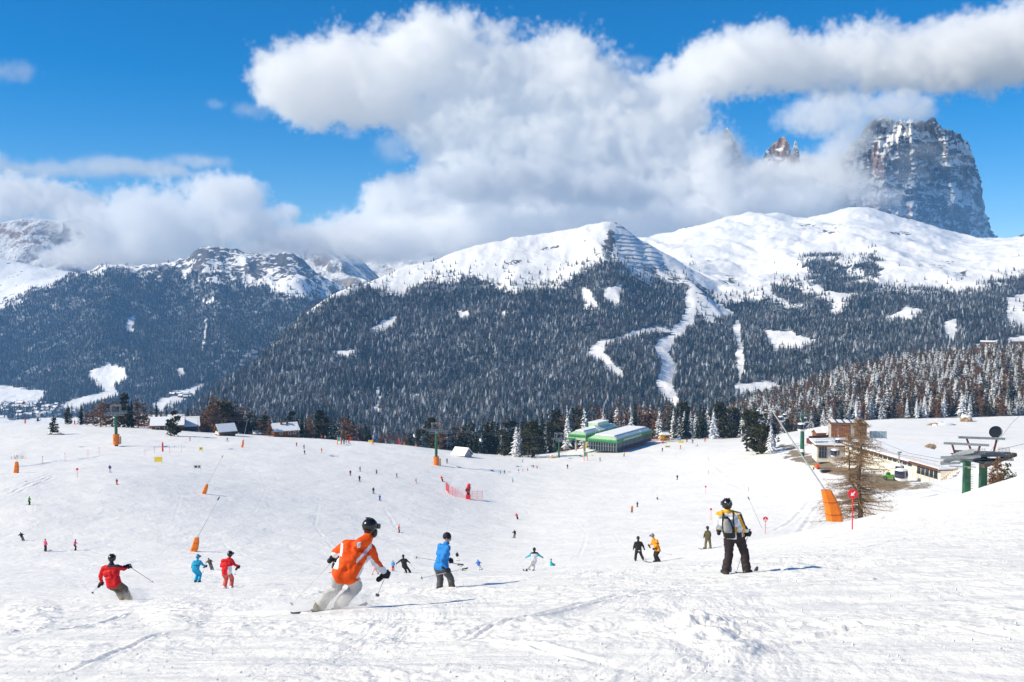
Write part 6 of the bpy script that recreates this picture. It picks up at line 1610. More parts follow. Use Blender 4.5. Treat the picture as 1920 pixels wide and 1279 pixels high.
def figure(name, prims, zones, voxel, mats, paint_fn=None, folds=0.012, seed=1, parent=None):
    """prims: (zone, p0, p1, r0, r1) -> one continuous skin; zones are material slots"""
    mb = MB()
    for (z, p0, p1, r0, r1) in prims: rcone(mb, p0, p1, r0, r1)
    me = mb.mesh('tmp'); o = bpy.data.objects.new('tmp', me); COL.objects.link(o)
    md = o.modifiers.new('r', 'REMESH'); md.mode = 'VOXEL'; md.voxel_size = voxel
    ms = o.modifiers.new('s', 'SMOOTH'); ms.iterations = 3; ms.factor = 0.5
    dg = bpy.context.evaluated_depsgraph_get(); ev = o.evaluated_get(dg)
    out = bpy.data.meshes.new_from_object(ev)
    bpy.data.objects.remove(o); bpy.data.meshes.remove(me)
    out.name = name
    n = len(out.vertices); co = np.empty(n*3, np.float32); out.vertices.foreach_get('co', co); co = co.reshape(-1, 3)
    if folds:
        no = np.empty(n*3, np.float32); out.vertices.foreach_get('normal', no); no = no.reshape(-1, 3)
        a_ = pnoise3(co, 4.0, seed + 7)*0.5; w = 0.9*(1 - 2*np.abs(pnoise(co[:, 0]*3.2 + co[:, 2]*7.5 + a_, co[:, 2]*2.5 - co[:, 0]*4.5 + co[:, 1]*3, seed))) + 0.5*pnoise(co[:, 2]*13 + a_*2, co[:, 0]*4 + co[:, 1]*4, seed + 4) - 0.35
        co = co + no*(folds*w)[:, None]
        out.vertices.foreach_set('co', co.astype(np.float32).ravel()); out.update()
    m = len(out.polygons); fc = np.empty(m*3, np.float32); out.polygons.foreach_get('center', fc); fc = fc.reshape(-1, 3)
    best = np.full(m, 9.0); zi = np.zeros(m, int); bi = np.zeros(m, int); bt = np.zeros(m)
    for k, (z, p0, p1, r0, r1) in enumerate(prims):
        d, t = seg_d(fc, p0, p1, r0, r1); u = d < best - 1e-4
        best[u] = d[u]; zi[u] = zones.index(z); bi[u] = k; bt[u] = t[u]
    if paint_fn is not None: zi = paint_fn(fc, zi, bi, bt)
    for mm in mats: out.materials.append(mm)
    out.polygons.foreach_set('material_index', zi.astype(np.int32)); out.polygons.foreach_set('use_smooth', np.ones(m, bool))
    out.update()
    return out
ZONES = ['jacket', 'pants', 'head', 'boots', 'glove', 'accent', 'accent2', 'skin']
def lerp3(a, b, t): return tuple(a[i]*(1 - t) + b[i]*t for i in range(3))
def body_prims(J, fat=1.0, hat=False):
    """J: neck head sL sR eL eR hL hR pL pR kL kR aL aR (+ toe direction) -> limbs"""
    f = fat; Pm = []
    A = lambda z, a, b, r0, r1: Pm.append((z, a, b, r0, r1))
    pL, pR, sL, sR = J['pL'], J['pR'], J['sL'], J['sR']
    pc = lerp3(pL, pR, .5); sc = lerp3(sL, sR, .5)
    # torso: shoulders, rib cage, waist, flaring hem
    A('jacket', lerp3(sc, sL, .80), lerp3(sc, sR, .80), .095*f, .095*f)
    ch = lerp3(sc, pc, .30); ud = Vector(sL) - Vector(sR); hw = ud*0.30
    A('jacket', tuple(Vector(ch) + hw), tuple(Vector(ch) - hw), .135*f, .135*f)
    ws = lerp3(sc, pc, .62); A('jacket', tuple(Vector(ws) + ud*.22), tuple(Vector(ws) - ud*.22), .135*f, .135*f)
    A('jacket', ch, ws, .15*f, .145*f)
    hm = J.get('hem', .98); h_ = lerp3(sc, pc, hm); up = Vector(pL) - Vector(pR)
    A('jacket', tuple(Vector(ws) + ud*.20), tuple(Vector(h_) + up*.42), .135*f, .142*f); A('jacket', tuple(Vector(ws) - ud*.20), tuple(Vector(h_) - up*.42), .135*f, .142*f)
    A('jacket', tuple(Vector(h_) + up*.42), tuple(Vector(h_) - up*.42), .142*f, .142*f)
    A('jacket', sc, J['neck'], .09*f, .078*f)
    A('head' if hat else 'skin', J['neck'], lerp3(J['neck'], J['head'], .8), .058, .055)
    A('head' if hat else 'skin', lerp3(J['neck'], J['head'], .75), J['head'], .085, .10)
    # pelvis and legs
    A('pants', pL, pR, .125*f, .125*f)
    for s in 'LR':
        p, k, a = J['p' + s], J['k' + s], J['a' + s]
        A('pants', p, k, .124*f, .094*f); A('pants', k, lerp3(k, a, .86), .094*f, .096*f)
        t = J.get('toe' + s, J.get('toe', (0, 1, 0))); t = Vector(t).normalized()
        av = Vector(a)
        A('boots', tuple(av + Vector((0, 0, .03))), tuple(av - t*.05 + Vector((0, 0, -.02))), .07, .065); A('boots', tuple(av - t*.06 + Vector((0, 0, -.035))), tuple(av + t*.17 + Vector((0, 0, -.045))), .055, .05)
        sh, e, h = J['s' + s], J['e' + s], J['h' + s]
        A('jacket', sh, e, .085*f, .068*f); A('jacket', e, lerp3(e, h, .86), .066*f, .05*f); A('glove', lerp3(e, h, .84), h, .042, .046)
    return Pm
def glove_mesh():
    """closed fist round a grip along z; palm on -y side, thumb wrapping the other way"""
    pr = [('glove', (-.03, -.045, .0), (.035, -.045, .0), .032, .030), ('glove', (-.03, -.06, -.03), (.03, -.06, -.02), .030, .028), ('glove', (0, -.075, -.05), (0, -.11, -.08), .036, .040)]
    for i, (z, ln) in enumerate(((.040, .95), (.014, 1.05), (-.012, 1.0), (-.036, .85))):
        r = .0145 - .0008*i
        a0, a1, a2, a3 = (.036, -.040, z), (.046, .0, z + .003), (.024, .034*ln, z + .002), (-.014, .030*ln, z)
        pr += [('glove', a0, a1, r*1.1, r), ('glove', a1, a2, r, r*.95), ('glove', a2, a3, r*.95, r*.85)]
    pr += [('glove', (-.030, -.045, .01), (-.046, -.01, .042), .018, .0165), ('glove', (-.046, -.01, .042), (-.022, .026, .048), .0165, .014)]
    return figure('glove', pr, ['glove'], .0075, [paint('black_glove', (.014, .014, .016), .6, .3, 0, .3, 14)], None, .0015)
GLOVE = glove_mesh()
GLOVEMAT = GLOVE.materials[0]
def cloth(name, c, rough=.65): return paint(name, c, rough, .25, 0, .10, 7.0, .25)
HELMET_BLACK = paint('black_helmet', (.014, .014, .016), .22, .5, 0, .2, 6)
GOGGLE = paint('goggle_frame', (.02, .02, .02), .3, .5)
SKIMAT = paint('dark_ski', (.05, .05, .055), .35, .5, 0, .4, 3)
POLEMAT = paint('silver_pole', (.55, .55, .55), .3, .5, .6, .1, 5)
STRAPMAT = paint('black_strap', (.02, .02, .02), .7)
def helmet(parent, head, yaw, tilt=0.0, r=.128, mat_=HELMET_BLACK, goggles=True):
    m = MB(); rings = []
    for j in range(1, 9):
        t = math.pi*.66*j/8; z = math.cos(t)*r*1.02; rr = math.sin(t)*r*(1.0 if j < 8 else .98)
        rings.append([(rr*.96*math.cos(2*math.pi*i/18), rr*1.12*math.sin(2*math.pi*i/18) , z - (.02 if j == 8 and math.sin(2*math.pi*i/18) < .3 else 0)) for i in range(18)])
    m.loft(rings)
    o = m.build('helmet', mat_, parent, smooth=True); o.location = Vector(head) + Vector((0, 0, .03)); o.rotation_euler = (tilt, 0, yaw)
    if goggles:
        m = MB()
        for i in range(14):
            a0, a1 = 2*math.pi*i/14, 2*math.pi*(i + 1)/14
            m.bar((r*.965*math.cos(a0), r*1.125*math.sin(a0), -.005), (r*.965*math.cos(a1), r*1.125*math.sin(a1), -.005), .006, .03)
        g = m.build('goggles', GOGGLE, o); m = MB(); m.box((0, r*1.13, -.01), (r*1.35, .06, .085)); m.build('lens', GLASS, g)
        m = MB()
        for e in (-1, 0, 1): m.box((e*.05, -.02, r*.99), (.018, .09, .02))
        m.build('vent', GOGGLE, o)
    return o
def ski(parent, a, direc, L_=1.65, back=.72, mat_=SKIMAT, roll=0.0, w=.075):
    d = Vector(direc).normalized(); side = d.cross(Vector((0, 0, 1))).normalized(); up = side.cross(d)
    side, up = side*math.cos(roll) + up*math.sin(roll), up*math.cos(roll) - side*math.sin(roll)
    base = Vector(a) - up*.10; rings = []
    for t in (0, .06, .3, .5, .7, .86, .94, 1.0):
        x = -back + L_*t; ww = w*(.5 + .10*abs(t - .5)*2 - (.0 if t < .95 else .3)); z = .10*max(0, (t - .86)/.14)**1.6 + .02*max(0, (.06 - t)/.06)
        c = base + d*x + up*z; rings.append([c - side*ww - up*.006, c + side*ww - up*.006, c + side*ww + up*.010, c - side*ww + up*.010])
    m = MB(); m.loft(rings); o = m.build('ski', mat_, parent)
    m = MB(); m.box(base + up*.03 + d*.02, (.07, .30, .04), M=Matrix((side, d, up)).transposed()); m.build('binding', BLACKP, o)
    return o
def ski_pole(grip, tip, label, mat_=POLEMAT, basket=BLACKP):
    """grip, tip in the world"""
    g, t = Vector(grip), Vector(tip); d = (t - g).normalized()
    r = empty('ski_pole', g, 0, label, 'ski pole', 'ski poles in hand')
    m = MB(); m.tube(-d*.02, t - g, .0095, .006, 6); m.build('shaft', mat_, r)
    m = MB(); m.tube(-d*.07, d*.08, .018, .015, 8); m.build('grip', BLACKP, r)
    m = MB(); b = t - g - d*.07; m.tube(b, b + d*.012, .045, .03, 10); m.build('basket', basket, r)
    m = MB(); side = d.orthogonal().normalized(); m.path([-d*.05, -d*.02 + side*.05, d*.09 + side*.035, d*.04], .006, 4); m.build('strap', STRAPMAT, r)
    return r
def put_glove(parent, h, axis, toward):
    """fist at h, grip along axis (pointing up the pole), wrist towards 'toward'"""
    o = bpy.data.objects.new('glove', GLOVE); COL.objects.link(o); o.parent = parent
    z = Vector(axis).normalized(); y = -Vector(toward); y = (y - z*y.dot(z)).normalized(); x = y.cross(z)
    M_ = Matrix((x, y, z)).transposed().to_4x4(); o.matrix_local = Matrix.Translation(Vector(h)) @ M_ @ Matrix.Scale(1.25, 4)
    return o
def person(px, py, D, scale_ref, label, J, mats, voxel=.02, fat=1.0, paint_fn=None, hat=False, seed=1, group='skiers in the foreground', folds=.012, extra=(), sink=0.0):
    b = gp(px, py) if D is None else gd(px, D); s = b.y/scale_ref if scale_ref else 1.0
    s = min(1.12, max(.88, s))
    b = b - Vector((0, 0, sink))
    r = empty('person', b, 0, label, 'person', group); r.scale = (s, s, s)
    pr = body_prims(J, fat, hat) + list(extra)
    me = figure('body', pr, ZONES, voxel, mats, paint_fn, folds, seed)
    o = bpy.data.objects.new('body', me); COL.objects.link(o); o.parent = r
    W_ = lambda p: b + Vector(p)*s
    return r, W_, s
SKIN = paint('skin', (.50, .28, .20), .55, .3, 0, .1, 6)
BOOTD = cloth('dark_boots', (.03, .03, .032), .4)

# --- 1: orange jacket, carving in the foreground
J = dict(head=(.74, .20, 1.43), neck=(.70, .14, 1.26), sL=(.36, .04, 1.16), sR=(.77, .10, 1.09), eL=(.14, .10, 1.00), hL=(.10, .36, .86), eR=(.86, .12, .82), hR=(1.01, .26, .60),
         pL=(.23, -.12, .66), pR=(.46, -.10, .63), kL=(.16, .18, .38), kR=(.50, .22, .36), aL=(-.14, .0, .08), aR=(.20, .10, .07), toe=(.42, .9, 0), hem=.97)
def paint_orange(fc, zi, bi, bt):
    z = zi.copy(); jk = zi == 0
    x, y, zz = fc[:, 0], fc[:, 1], fc[:, 2]
    armR = jk & (x > .80) & (zz < 1.02) | (jk & (x > .74) & (x + .9*zz > 1.68) & (zz < .98))
    # white side panel, shoulder flashes and under-sleeves
    z[jk & (x > .55 + .55*(zz - .62)) & (x < .72) & (zz < .92) & (zz > .62)] = 5
    fl = (zz - .86) - .95*(x - .56); z[jk & (x > .56) & (x < .80) & (fl > .02) & (fl < .085 + .1*(x - .56)) & (y < .12)] = 5
    inner = (x - .74) - .75*(.98 - zz); z[jk & (zz < .98) & (x > .73) & (inner < .025)] = 5
    z[jk & (x > .90) & (zz < .74)] = 5; z[jk & (x > .94) & (zz < .80) & (inner > .09)] = 0
    z[jk & (x < .25) & (zz < 1.02) & (zz > .80)] = 5; z[jk & (abs(x - .285) < .022) & (zz > 1.0) & (zz < 1.2)] = 5
    z[jk & (zz > .52) & (x > .93) & (inner > .10) & (inner < .125)] = 5
    z[jk & (abs(x - (.60 + .1*(zz - 1.2))) < .026) & (abs(zz - 1.20) < .055) & (y < .08)] = 5
    return z
om = [cloth('orange_jacket', (.82, .085, .004)), cloth('light_grey_trousers', (.48, .48, .47)), HELMET_BLACK, cloth('olive_boots', (.10, .10, .03), .5), GLOVEMAT, cloth('white_panel', (.72, .73, .76)), STRAPMAT, BLACKP]
hood = [('jacket', (.56, -.06, 1.19), (.72, .02, 1.24), .085, .10), ('jacket', (.60, -.05, 1.24), (.76, .04, 1.29), .07, .075)]
PO, W_, s = person(612, 1145, None, 16.5, 'skier in orange and white jacket carving a turn, largest figure of all', J, om, .017, 1.10, paint_orange, True, 3, extra=hood, folds=.014)
h = helmet(PO, (.745, .20, 1.44), R(-48), R(-6)); m = MB(); m.ellip((.80, .27, 1.33), (.075, .085, .10), 10, 8); m.build('face_mask', BLACKP, PO, smooth=True)
ski(PO, (-.14, 0, .06), (.42, .90, -.22), 1.62, .70, SKIMAT, -.5); ski(PO, (.20, .10, .05), (.42, .90, -.22), 1.62, .70, SKIMAT, -.5)
put_glove(PO, (1.03, .28, .56), (.25, .1, .95), (-.5, -.4, .8)); put_glove(PO, (.09, .40, .83), (.6, .3, .7), (.1, -.7, .6))
ski_pole(W_((1.035, .29, .60)), W_((.80, .62, .05)), 'dark ski pole in the right hand of the skier in orange'); ski_pole(W_((.10, .41, .84)), W_((-.62, -.15, .12)), 'pale ski pole trailing left behind the skier in orange', paint('pale_pole', (.72, .70, .66), .4))

# --- 2: white and yellow jacket, standing with a backpack
J = dict(head=(-.22, .04, 1.63), neck=(-.20, .02, 1.48), sL=(-.40, .0, 1.40), sR=(.03, .02, 1.40), eL=(-.45, .06, 1.14), hL=(-.32, .32, 1.0), eR=(.14, -.02, 1.15), hR=(.30, .12, .96),
         pL=(-.17, .0, .88), pR=(.06, .0, .88), kL=(-.15, .08, .48), kR=(.21, .08, .50), aL=(-.24, .0, .08), aR=(.25, .0, .08), toeL=(-.3, 1, 0), toeR=(.75, .6, 0), hem=.90)
def paint_white(fc, zi, bi, bt):
    z = zi.copy(); jk = zi == 0; x, y, zz = fc[:, 0], fc[:, 1], fc[:, 2]
    z[jk & (zz > 1.452)] = 5; z[jk & (zz > 1.405) & (x < -.30)] = 5
    u = (x - .02) - .45*(1.42 - zz); z[jk & (zz < 1.43) & (zz > 1.05) & (x > -.05) & (u > .035)] = 6; z[jk & (zz < 1.42) & (zz > 1.0) & (x > -.06) & (u > -.035) & (u <= .035)] = 5
    z[jk & (x > .17) & (zz < 1.06)] = 0; z[jk & (x > .12) & (zz < 1.04) & (u < -.0)] = 5
    z[jk & (x > -.13) & (x < .0) & (zz > 1.02) & (zz < 1.14)] = 5; z[jk & (x > -.03) & (x < .10) & (zz < 1.02)] = 6; z[jk & (x < -.36) & (zz < 1.05)] = 5
    return z
wm = [cloth('white_jacket', (.80, .81, .83)), cloth('dark_brown_trousers', (.030, .022, .024)), HELMET_BLACK, BOOTD, GLOVEMAT, cloth('amber_panel', (.80, .40, .02)), cloth('black_panel', (.03, .025, .025)), BLACKP]
PW_, W_, s = person(1380, 1077, None, 23, 'standing skier in white and amber jacket with grey backpack and black helmet', J, wm, .017, 1.07, paint_white, False, 5, folds=.014)
h = helmet(PW_, (-.22, .04, 1.62), R(10)); m = MB()
for a, b_ in (((-.30, -.115, 1.76), (-.22, -.125, 1.66)), ((-.22, -.125, 1.66), (-.14, -.115, 1.78))): m.bar(a, b_, .006, .008)
q = m.build('stripe', STEEL, PW_)
bp = empty('backpack', (0, 0, 0)); bpk = MB()
rings = []
for t, w, d in ((0, .11, .05), (.06, .145, .085), (.35, .155, .11), (.7, .13, .10), (.92, .09, .07), (1, .05, .04)):
    c = Vector((-.20 - .09*t, -.20, .90 + .50*t)); rings.append([c + Vector((w*.92*math.copysign(abs(math.cos(a))**.7, math.cos(a)), d*math.copysign(abs(math.sin(a))**.7, math.sin(a)), 0)) for a in [2*math.pi*(i + .5)/12 for i in range(12)]])
bpk.loft(rings); bo = bpk.build('backpack', cloth('backpack_black', (.02, .022, .025)), PW_, smooth=True); bpy.data.objects.remove(bp)
rings = []
for t, w in ((.30, .11), (.45, .12), (.75, .10), (.93, .05)):
    c = Vector((-.22 - .09*t, -.295, .90 + .50*t)); rings.append([c + Vector((w*math.cos(a)*.85, .035*math.sin(a) + .012*t, 0)) for a in [2*math.pi*i/10 for i in range(10)]])
m = MB(); m.loft(rings); m.build('grey_pocket', cloth('grey_pocket', (.32, .32, .30)), bo, smooth=True)
m = MB()
for e in (-.36, -.10): m.path([(e + .02, -.13, 1.06), (e, -.15, 1.30), (e + (.03 if e < -.2 else .0), -.10, 1.44), (e + .02, .02, 1.50)], .018, 5)
m.build('strap', STRAPMAT, bo)
put_glove(PW_, (.315, .12, .93), (.25, .0, .95), (-.6, -.3, .6)); put_glove(PW_, (-.31, .36, .98), (.1, .2, .95), (-.3, -.8, .3))
ski_pole(W_((.325, .12, .97)), W_((.0, .05, -.03)), 'silver ski pole planted by the standing skier in white and amber')
ski(PW_, (-.24, 0, .05), (.35, 1, -.12), 1.6, .65); ski(PW_, (.25, 0, .05), (.55, 1, -.12), 1.6, .65)

# --- 3: blue jacket, standing in a dip
J = dict(head=(.05, .02, 1.60), neck=(.03, .0, 1.44), sL=(-.17, .04, 1.33), sR=(.07, -.14, 1.33), eL=(-.13, .26, 1.06), hL=(.10, .38, .84), eR=(-.08, -.22, 1.02), hR=(.06, -.16, .74),
         pL=(-.22, .04, .74), pR=(-.04, -.08, .74), kL=(-.16, .10, .38), kR=(.14, .02, .42), aL=(-.20, .0, .02), aR=(.19, .0, .03), toe=(1, .25, 0), hem=.93)
face = [('skin', (.05, .02, 1.57), (.085, .0, 1.545), .09, .075), ('skin', (.135, -.02, 1.57), (.15, -.02, 1.56), .022, .016), ('skin', (.03, -.085, 1.575), (.03, -.09, 1.59), .022, .022), ('skin', (.10, -.01, 1.51), (.12, -.01, 1.51), .035, .03)]
bm_ = [cloth('blue_jacket', (.015, .20, .56)), cloth('charcoal_trousers', (.085, .085, .09)), cloth('navy_beanie', (.012, .014, .03)), BOOTD, GLOVEMAT, SKIN, STRAPMAT, SKIN]
PB, W_, s = person(836, 1104, None, 28, 'person in blue jacket and dark beanie holding ski poles across the body', J, bm_, .017, 1.0, None, False, 7, extra=face, sink=.12, folds=.014)
m = MB(); rings = []
for t, r_ in ((0, .118), (.3, .122), (.6, .112), (.85, .075), (1, .02)): rings.append([(.035 + r_*1.0*math.cos(2*math.pi*i/14), .02 + r_*.93*math.sin(2*math.pi*i/14), 1.575 + .175*t) for i in range(14)])
m.loft(rings); m.build('beanie', bm_[2], PB, smooth=True)
m = MB()
for e in (-.055, -.0): m.ellip((.128, -.02 + (.035 if e == 0 else -.035), 1.595), (.012, .014, .009), 6, 5)
m.build('eye', BLACKP, PB)
put_glove(PB, (.07, -.17, .70), (.95, -.1, .25), (-.3, -.2, .9)); put_glove(PB, (.12, .40, .82), (.95, .1, .25), (-.5, -.4, .6))
ski_pole(W_((.56, -.24, .78)), W_((-.74, -.12, .46)), 'nearer ski pole carried level by the person in blue'); ski_pole(W_((.40, .48, .70)), W_((-.92, .25, .98)), 'farther ski pole carried level by the person in blue')
ski(PB, (-.20, 0, .0), (1, .2, -.05), 1.6, .7, paint('blue_grey_ski', (.16, .17, .26), .4)); ski(PB, (.19, -.02, .0), (1, .2, -.05), 1.6, .7, paint('blue_grey_ski', (.16, .17, .26), .4))

# --- 4: red jacket, khaki trousers, leaning hard
J = dict(head=(-.53, .08, 1.34), neck=(-.54, .04, 1.19), sL=(-.78, .0, 1.05), sR=(-.34, .02, 1.09), eL=(-.90, .04, .80), hL=(-.91, .16, .54), eR=(-.14, .06, 1.03), hR=(-.08, .26, 1.02),
         pL=(-.54, -.04, .52), pR=(-.32, -.04, .54), kL=(-.40, .22, .26), kR=(-.16, .20, .32), aL=(-.22, .02, .07), aR=(.02, .0, .06), toe=(-.35, .9, 0), hem=.96)
def paint_red(fc, zi, bi, bt):
    z = zi.copy(); jk = zi == 0; z[jk & (fc[:, 2] > 1.115) & (fc[:, 0] > -.62)] = 6; z[jk & (fc[:, 0] > -.16) & (fc[:, 2] > 1.06)] = 6; return z
rm = [cloth('red_jacket', (.62, .012, .016)), cloth('khaki_trousers', (.13, .105, .07)), HELMET_BLACK, cloth('boot_yellow', (.25, .16, .03), .5), GLOVEMAT, WHITE, cloth('navy_shoulder', (.02, .018, .04)), BLACKP]
PR_, W_, s = person(240, 1126, None, 32, 'skier in red jacket and khaki trousers leaning into a turn at lower left', J, rm, .018, 1.06, paint_red, True, 9, folds=.014)
helmet(PR_, (-.53, .08, 1.35), R(8)); put_glove(PR_, (-.06, .30, 1.03), (.7, .1, .4), (-.6, -.5, .1)); put_glove(PR_, (-.92, .18, .50), (.2, .3, .9), (.1, -.3, .9))
ski_pole(W_((-.03, .28, 1.03)), W_((.74, .30, .50)), 'ski pole with red basket swung out right by the skier in red and khaki', DARKSTEEL, RED); ski_pole(W_((-.92, .18, .53)), W_((-1.06, -.3, .30)), 'ski pole held low by the left hand of the skier in red and khaki')
ski(PR_, (-.22, .02, .05), (-.30, .95, -.15), 1.6, .7, SKIMAT, .5); ski(PR_, (.02, 0, .04), (-.30, .95, -.15), 1.6, .7, SKIMAT, .5)

# --- 5: turquoise suit; 6: red jacket, coral trousers
J = dict(head=(.05, .05, 1.52), neck=(.02, .02, 1.36), sL=(-.19, .0, 1.24), sR=(.20, .02, 1.25), eL=(-.31, .04, 1.02), hL=(-.36, .28, .96), eR=(.34, .08, 1.03), hR=(.45, .28, .93),
         pL=(-.19, -.06, .78), pR=(.02, -.06, .78), kL=(-.06, .20, .44), kR=(.14, .20, .46), aL=(-.13, .0, .08), aR=(.10, .0, .08), toe=(-.2, 1, 0), hem=.9)
tq = cloth('turquoise_suit', (.012, .33, .58))
PT, W_, s = person(370, 1092, None, 52, 'skier all in turquoise with turquoise helmet, below the orange lance pad', J, [tq, tq, tq, BOOTD, GLOVEMAT, WHITE, STRAPMAT, SKIN], .022, 1.0, lambda fc, zi, bi, bt: np.where((zi == 0) & (np.abs(fc[:, 2] - 1.06) < .02) & (fc[:, 0] > -.2) & (fc[:, 0] < .2), 6, zi), True, 11)
helmet(PT, (.05, .05, 1.53), R(-25), 0, .128, paint('turquoise_helmet', (.01, .25, .50), .3, .5)); put_glove(PT, (-.36, .30, .93), (.05, .1, .95), (.1, -.6, .6)); put_glove(PT, (.46, .30, .90), (.4, .1, .8), (-.3, -.6, .5))
ski_pole(W_((-.36, .30, .97)), W_((-.33, .05, .02)), 'ski pole in the left hand of the skier in turquoise'); ski_pole(W_((.46, .30, .95)), W_((.18, .45, .45)), 'ski pole in the right hand of the skier in turquoise')
ski(PT, (-.13, 0, .06), (-.2, 1, -.2), 1.5, .6); ski(PT, (.10, 0, .06), (-.2, 1, -.2), 1.5, .6)
J = dict(head=(.11, .06, 1.48), neck=(.08, .03, 1.34), sL=(-.20, .0, 1.22), sR=(.18, .02, 1.24), eL=(-.28, .02, .98), hL=(-.20, .25, .86), eR=(.30, .06, 1.04), hR=(.41, .26, .90),
         pL=(-.13, -.05, .66), pR=(.08, -.05, .66), kL=(-.11, .18, .38), kR=(.15, .18, .40), aL=(-.15, .0, .07), aR=(.15, .0, .07), toe=(.25, 1, 0), hem=.93)
PC, W_, s = person(427, 1103, None, 41, 'skier in red jacket and coral trousers right of the one in turquoise', J, [cloth('scarlet_jacket', (.66, .012, .018)), cloth('coral_trousers', (.62, .12, .10)), HELMET_BLACK, WHITE, GLOVEMAT, WHITE, STRAPMAT, SKIN], .021, 1.0, lambda fc, zi, bi, bt: np.where((zi == 0) & (fc[:, 0] > .06) & (fc[:, 0] < .22) & (fc[:, 2] < 1.0) & (fc[:, 2] > .6), 5, zi), True, 13)
helmet(PC, (.11, .06, 1.49), R(-20)); put_glove(PC, (.42, .28, .87), (.2, .1, .95), (-.3, -.6, .5)); put_glove(PC, (-.20, .27, .83), (.2, .1, .95), (-.2, -.6, .5))
ski_pole(W_((.42, .28, .92)), W_((.24, .25, .50)), 'ski pole in the right hand of the skier in coral trousers'); ski_pole(W_((-.20, .27, .88)), W_((-.38, .0, .36)), 'ski pole in the left hand of the skier in coral trousers')
ski(PC, (-.15, 0, .05), (.4, 1, -.15), 1.6, .65, paint('pale_ski', (.6, .55, .55), .4)); ski(PC, (.15, 0, .05), (.4, 1, -.15), 1.6, .65, paint('pale_ski', (.6, .55, .55), .4))
# --- 7: pair on the right: black suit, amber jacket; 8: olive; 9: turquoise and white, arms out; 10: black, arms out
blk = cloth('black_suit', (.022, .021, .021)); blk2 = cloth('black_trousers', (.016, .016, .018))
J = dict(head=(-.10, .02, 1.52), neck=(-.09, .01, 1.37), sL=(-.29, .0, 1.22), sR=(.12, .02, 1.23), eL=(-.38, .02, .98), hL=(-.40, .10, .74), eR=(.26, .02, .97), hR=(.36, .10, .72),
         pL=(-.19, .0, .66), pR=(.03, .0, .66), kL=(-.24, .10, .36), kR=(.13, .10, .38), aL=(-.28, .0, .06), aR=(.25, .0, .12), toe=(.1, 1, 0), hem=.93)
PK, W_, s = person(1199, 1051, None, 65, 'skier all in black standing left of the one in amber jacket', J, [blk, blk, blk, BOOTD, GLOVEMAT, WHITE, STRAPMAT, SKIN], .024, 1.0, lambda fc, zi, bi, bt: np.where((zi < 2) & (np.abs(fc[:, 2] - .70) < .022) & (fc[:, 1] < -.08) & (np.abs(fc[:, 0] + .05) < .08), 5, zi), True, 15)
helmet(PK, (-.10, .02, 1.53), 0.0, 0, .125, HELMET_BLACK, False); ski(PK, (-.28, 0, .04), (.1, 1, -.2), 1.6, .6); ski(PK, (.25, 0, .1), (.1, 1, -.2), 1.6, .6)
J = dict(head=(-.20, .08, 1.68), neck=(-.12, .05, 1.53), sL=(-.16, .16, 1.40), sR=(.10, -.04, 1.40), eL=(-.20, .30, 1.12), hL=(-.38, .36, 1.02), eR=(.02, -.16, 1.12), hR=(-.14, -.12, .90),
         pL=(.05, .06, .80), pR=(.20, -.06, .80), kL=(-.04, .08, .46), kR=(.05, -.04, .44), aL=(.06, .05, .08), aR=(.24, -.05, .08), toe=(-1, .3, 0), hem=.98)
PA, W_, s = person(1229, 1054, None, 64, 'skier in amber jacket and dark trousers leaning on a pole', J, [cloth('amber_jacket', (.80, .30, .012)), blk2, HELMET_BLACK, BOOTD, GLOVEMAT, WHITE, STRAPMAT, SKIN], .023, 1.04, lambda fc, zi, bi, bt: np.where((zi == 0) & (fc[:, 1] < -.02) & (np.abs(fc[:, 2] - 1.27) < .02), 6, zi), False, 17)
helmet(PA, (-.20, .08, 1.69), R(70), 0, .128, paint('grey_helmet', (.22, .22, .23), .25, .5)); put_glove(PA, (-.40, .36, 1.0), (.3, .1, .95), (.6, -.2, .3)); put_glove(PA, (-.15, -.13, .88), (-.7, .1, .4), (.4, -.1, .6))
ski_pole(W_((-.40, .36, 1.04)), W_((-.64, .2, .02)), 'ski pole planted in front by the skier in amber jacket'); ski_pole(W_((-.12, -.13, .86)), W_((1.05, -.2, .50)), 'ski pole sticking out behind the skier in amber jacket')
ski(PA, (.06, .05, .06), (-1, .3, -.02), 1.6, .7); ski(PA, (.24, -.05, .06), (-1, .3, -.02), 1.6, .7)
ol = cloth('olive_jacket', (.085, .07, .035)); ol2 = cloth('olive_trousers', (.15, .125, .07))
J = dict(head=(-.02, .05, 1.56), neck=(.0, .03, 1.40), sL=(-.12, .14, 1.26), sR=(.12, -.06, 1.28), eL=(-.22, .20, 1.02), hL=(-.26, .20, .80), eR=(.16, -.16, 1.02), hR=(.05, -.16, .82),
         pL=(-.08, .08, .74), pR=(.10, -.05, .74), kL=(-.13, .14, .40), kR=(.18, .02, .40), aL=(-.16, .05, .06), aR=(.20, -.05, .06), toe=(-.7, .7, 0), hem=.9)
PS, W_, s = person(1327, 1029, None, 69, 'snowboarder in olive clothes left of the skier with the backpack', J, [ol, ol2, HELMET_BLACK, BOOTD, GLOVEMAT, WHITE, STRAPMAT, SKIN], .024, 1.0, None, True, 19)
helmet(PS, (-.02, .05, 1.57), R(30), 0, .125, HELMET_BLACK, False)
m = MB(); rings = []
for t in np.linspace(0, 1, 9): w = .13*(1 - .15*math.sin(math.pi*t)) if .04 < t < .96 else .07; x = -.72 + 1.5*t; z = .07*max(0, abs(t - .5) - .38)/.12; rings.append([(x, -.0 - w + .1*x*-1, -.04 + z), (x, w - .1*x, -.04 + z), (x, w - .1*x, -.02 + z), (x, -w - .1*x, -.02 + z)])
m.loft(rings); m.build('snowboard', paint('snowboard_deck', (.30, .28, .25), .4), PS)
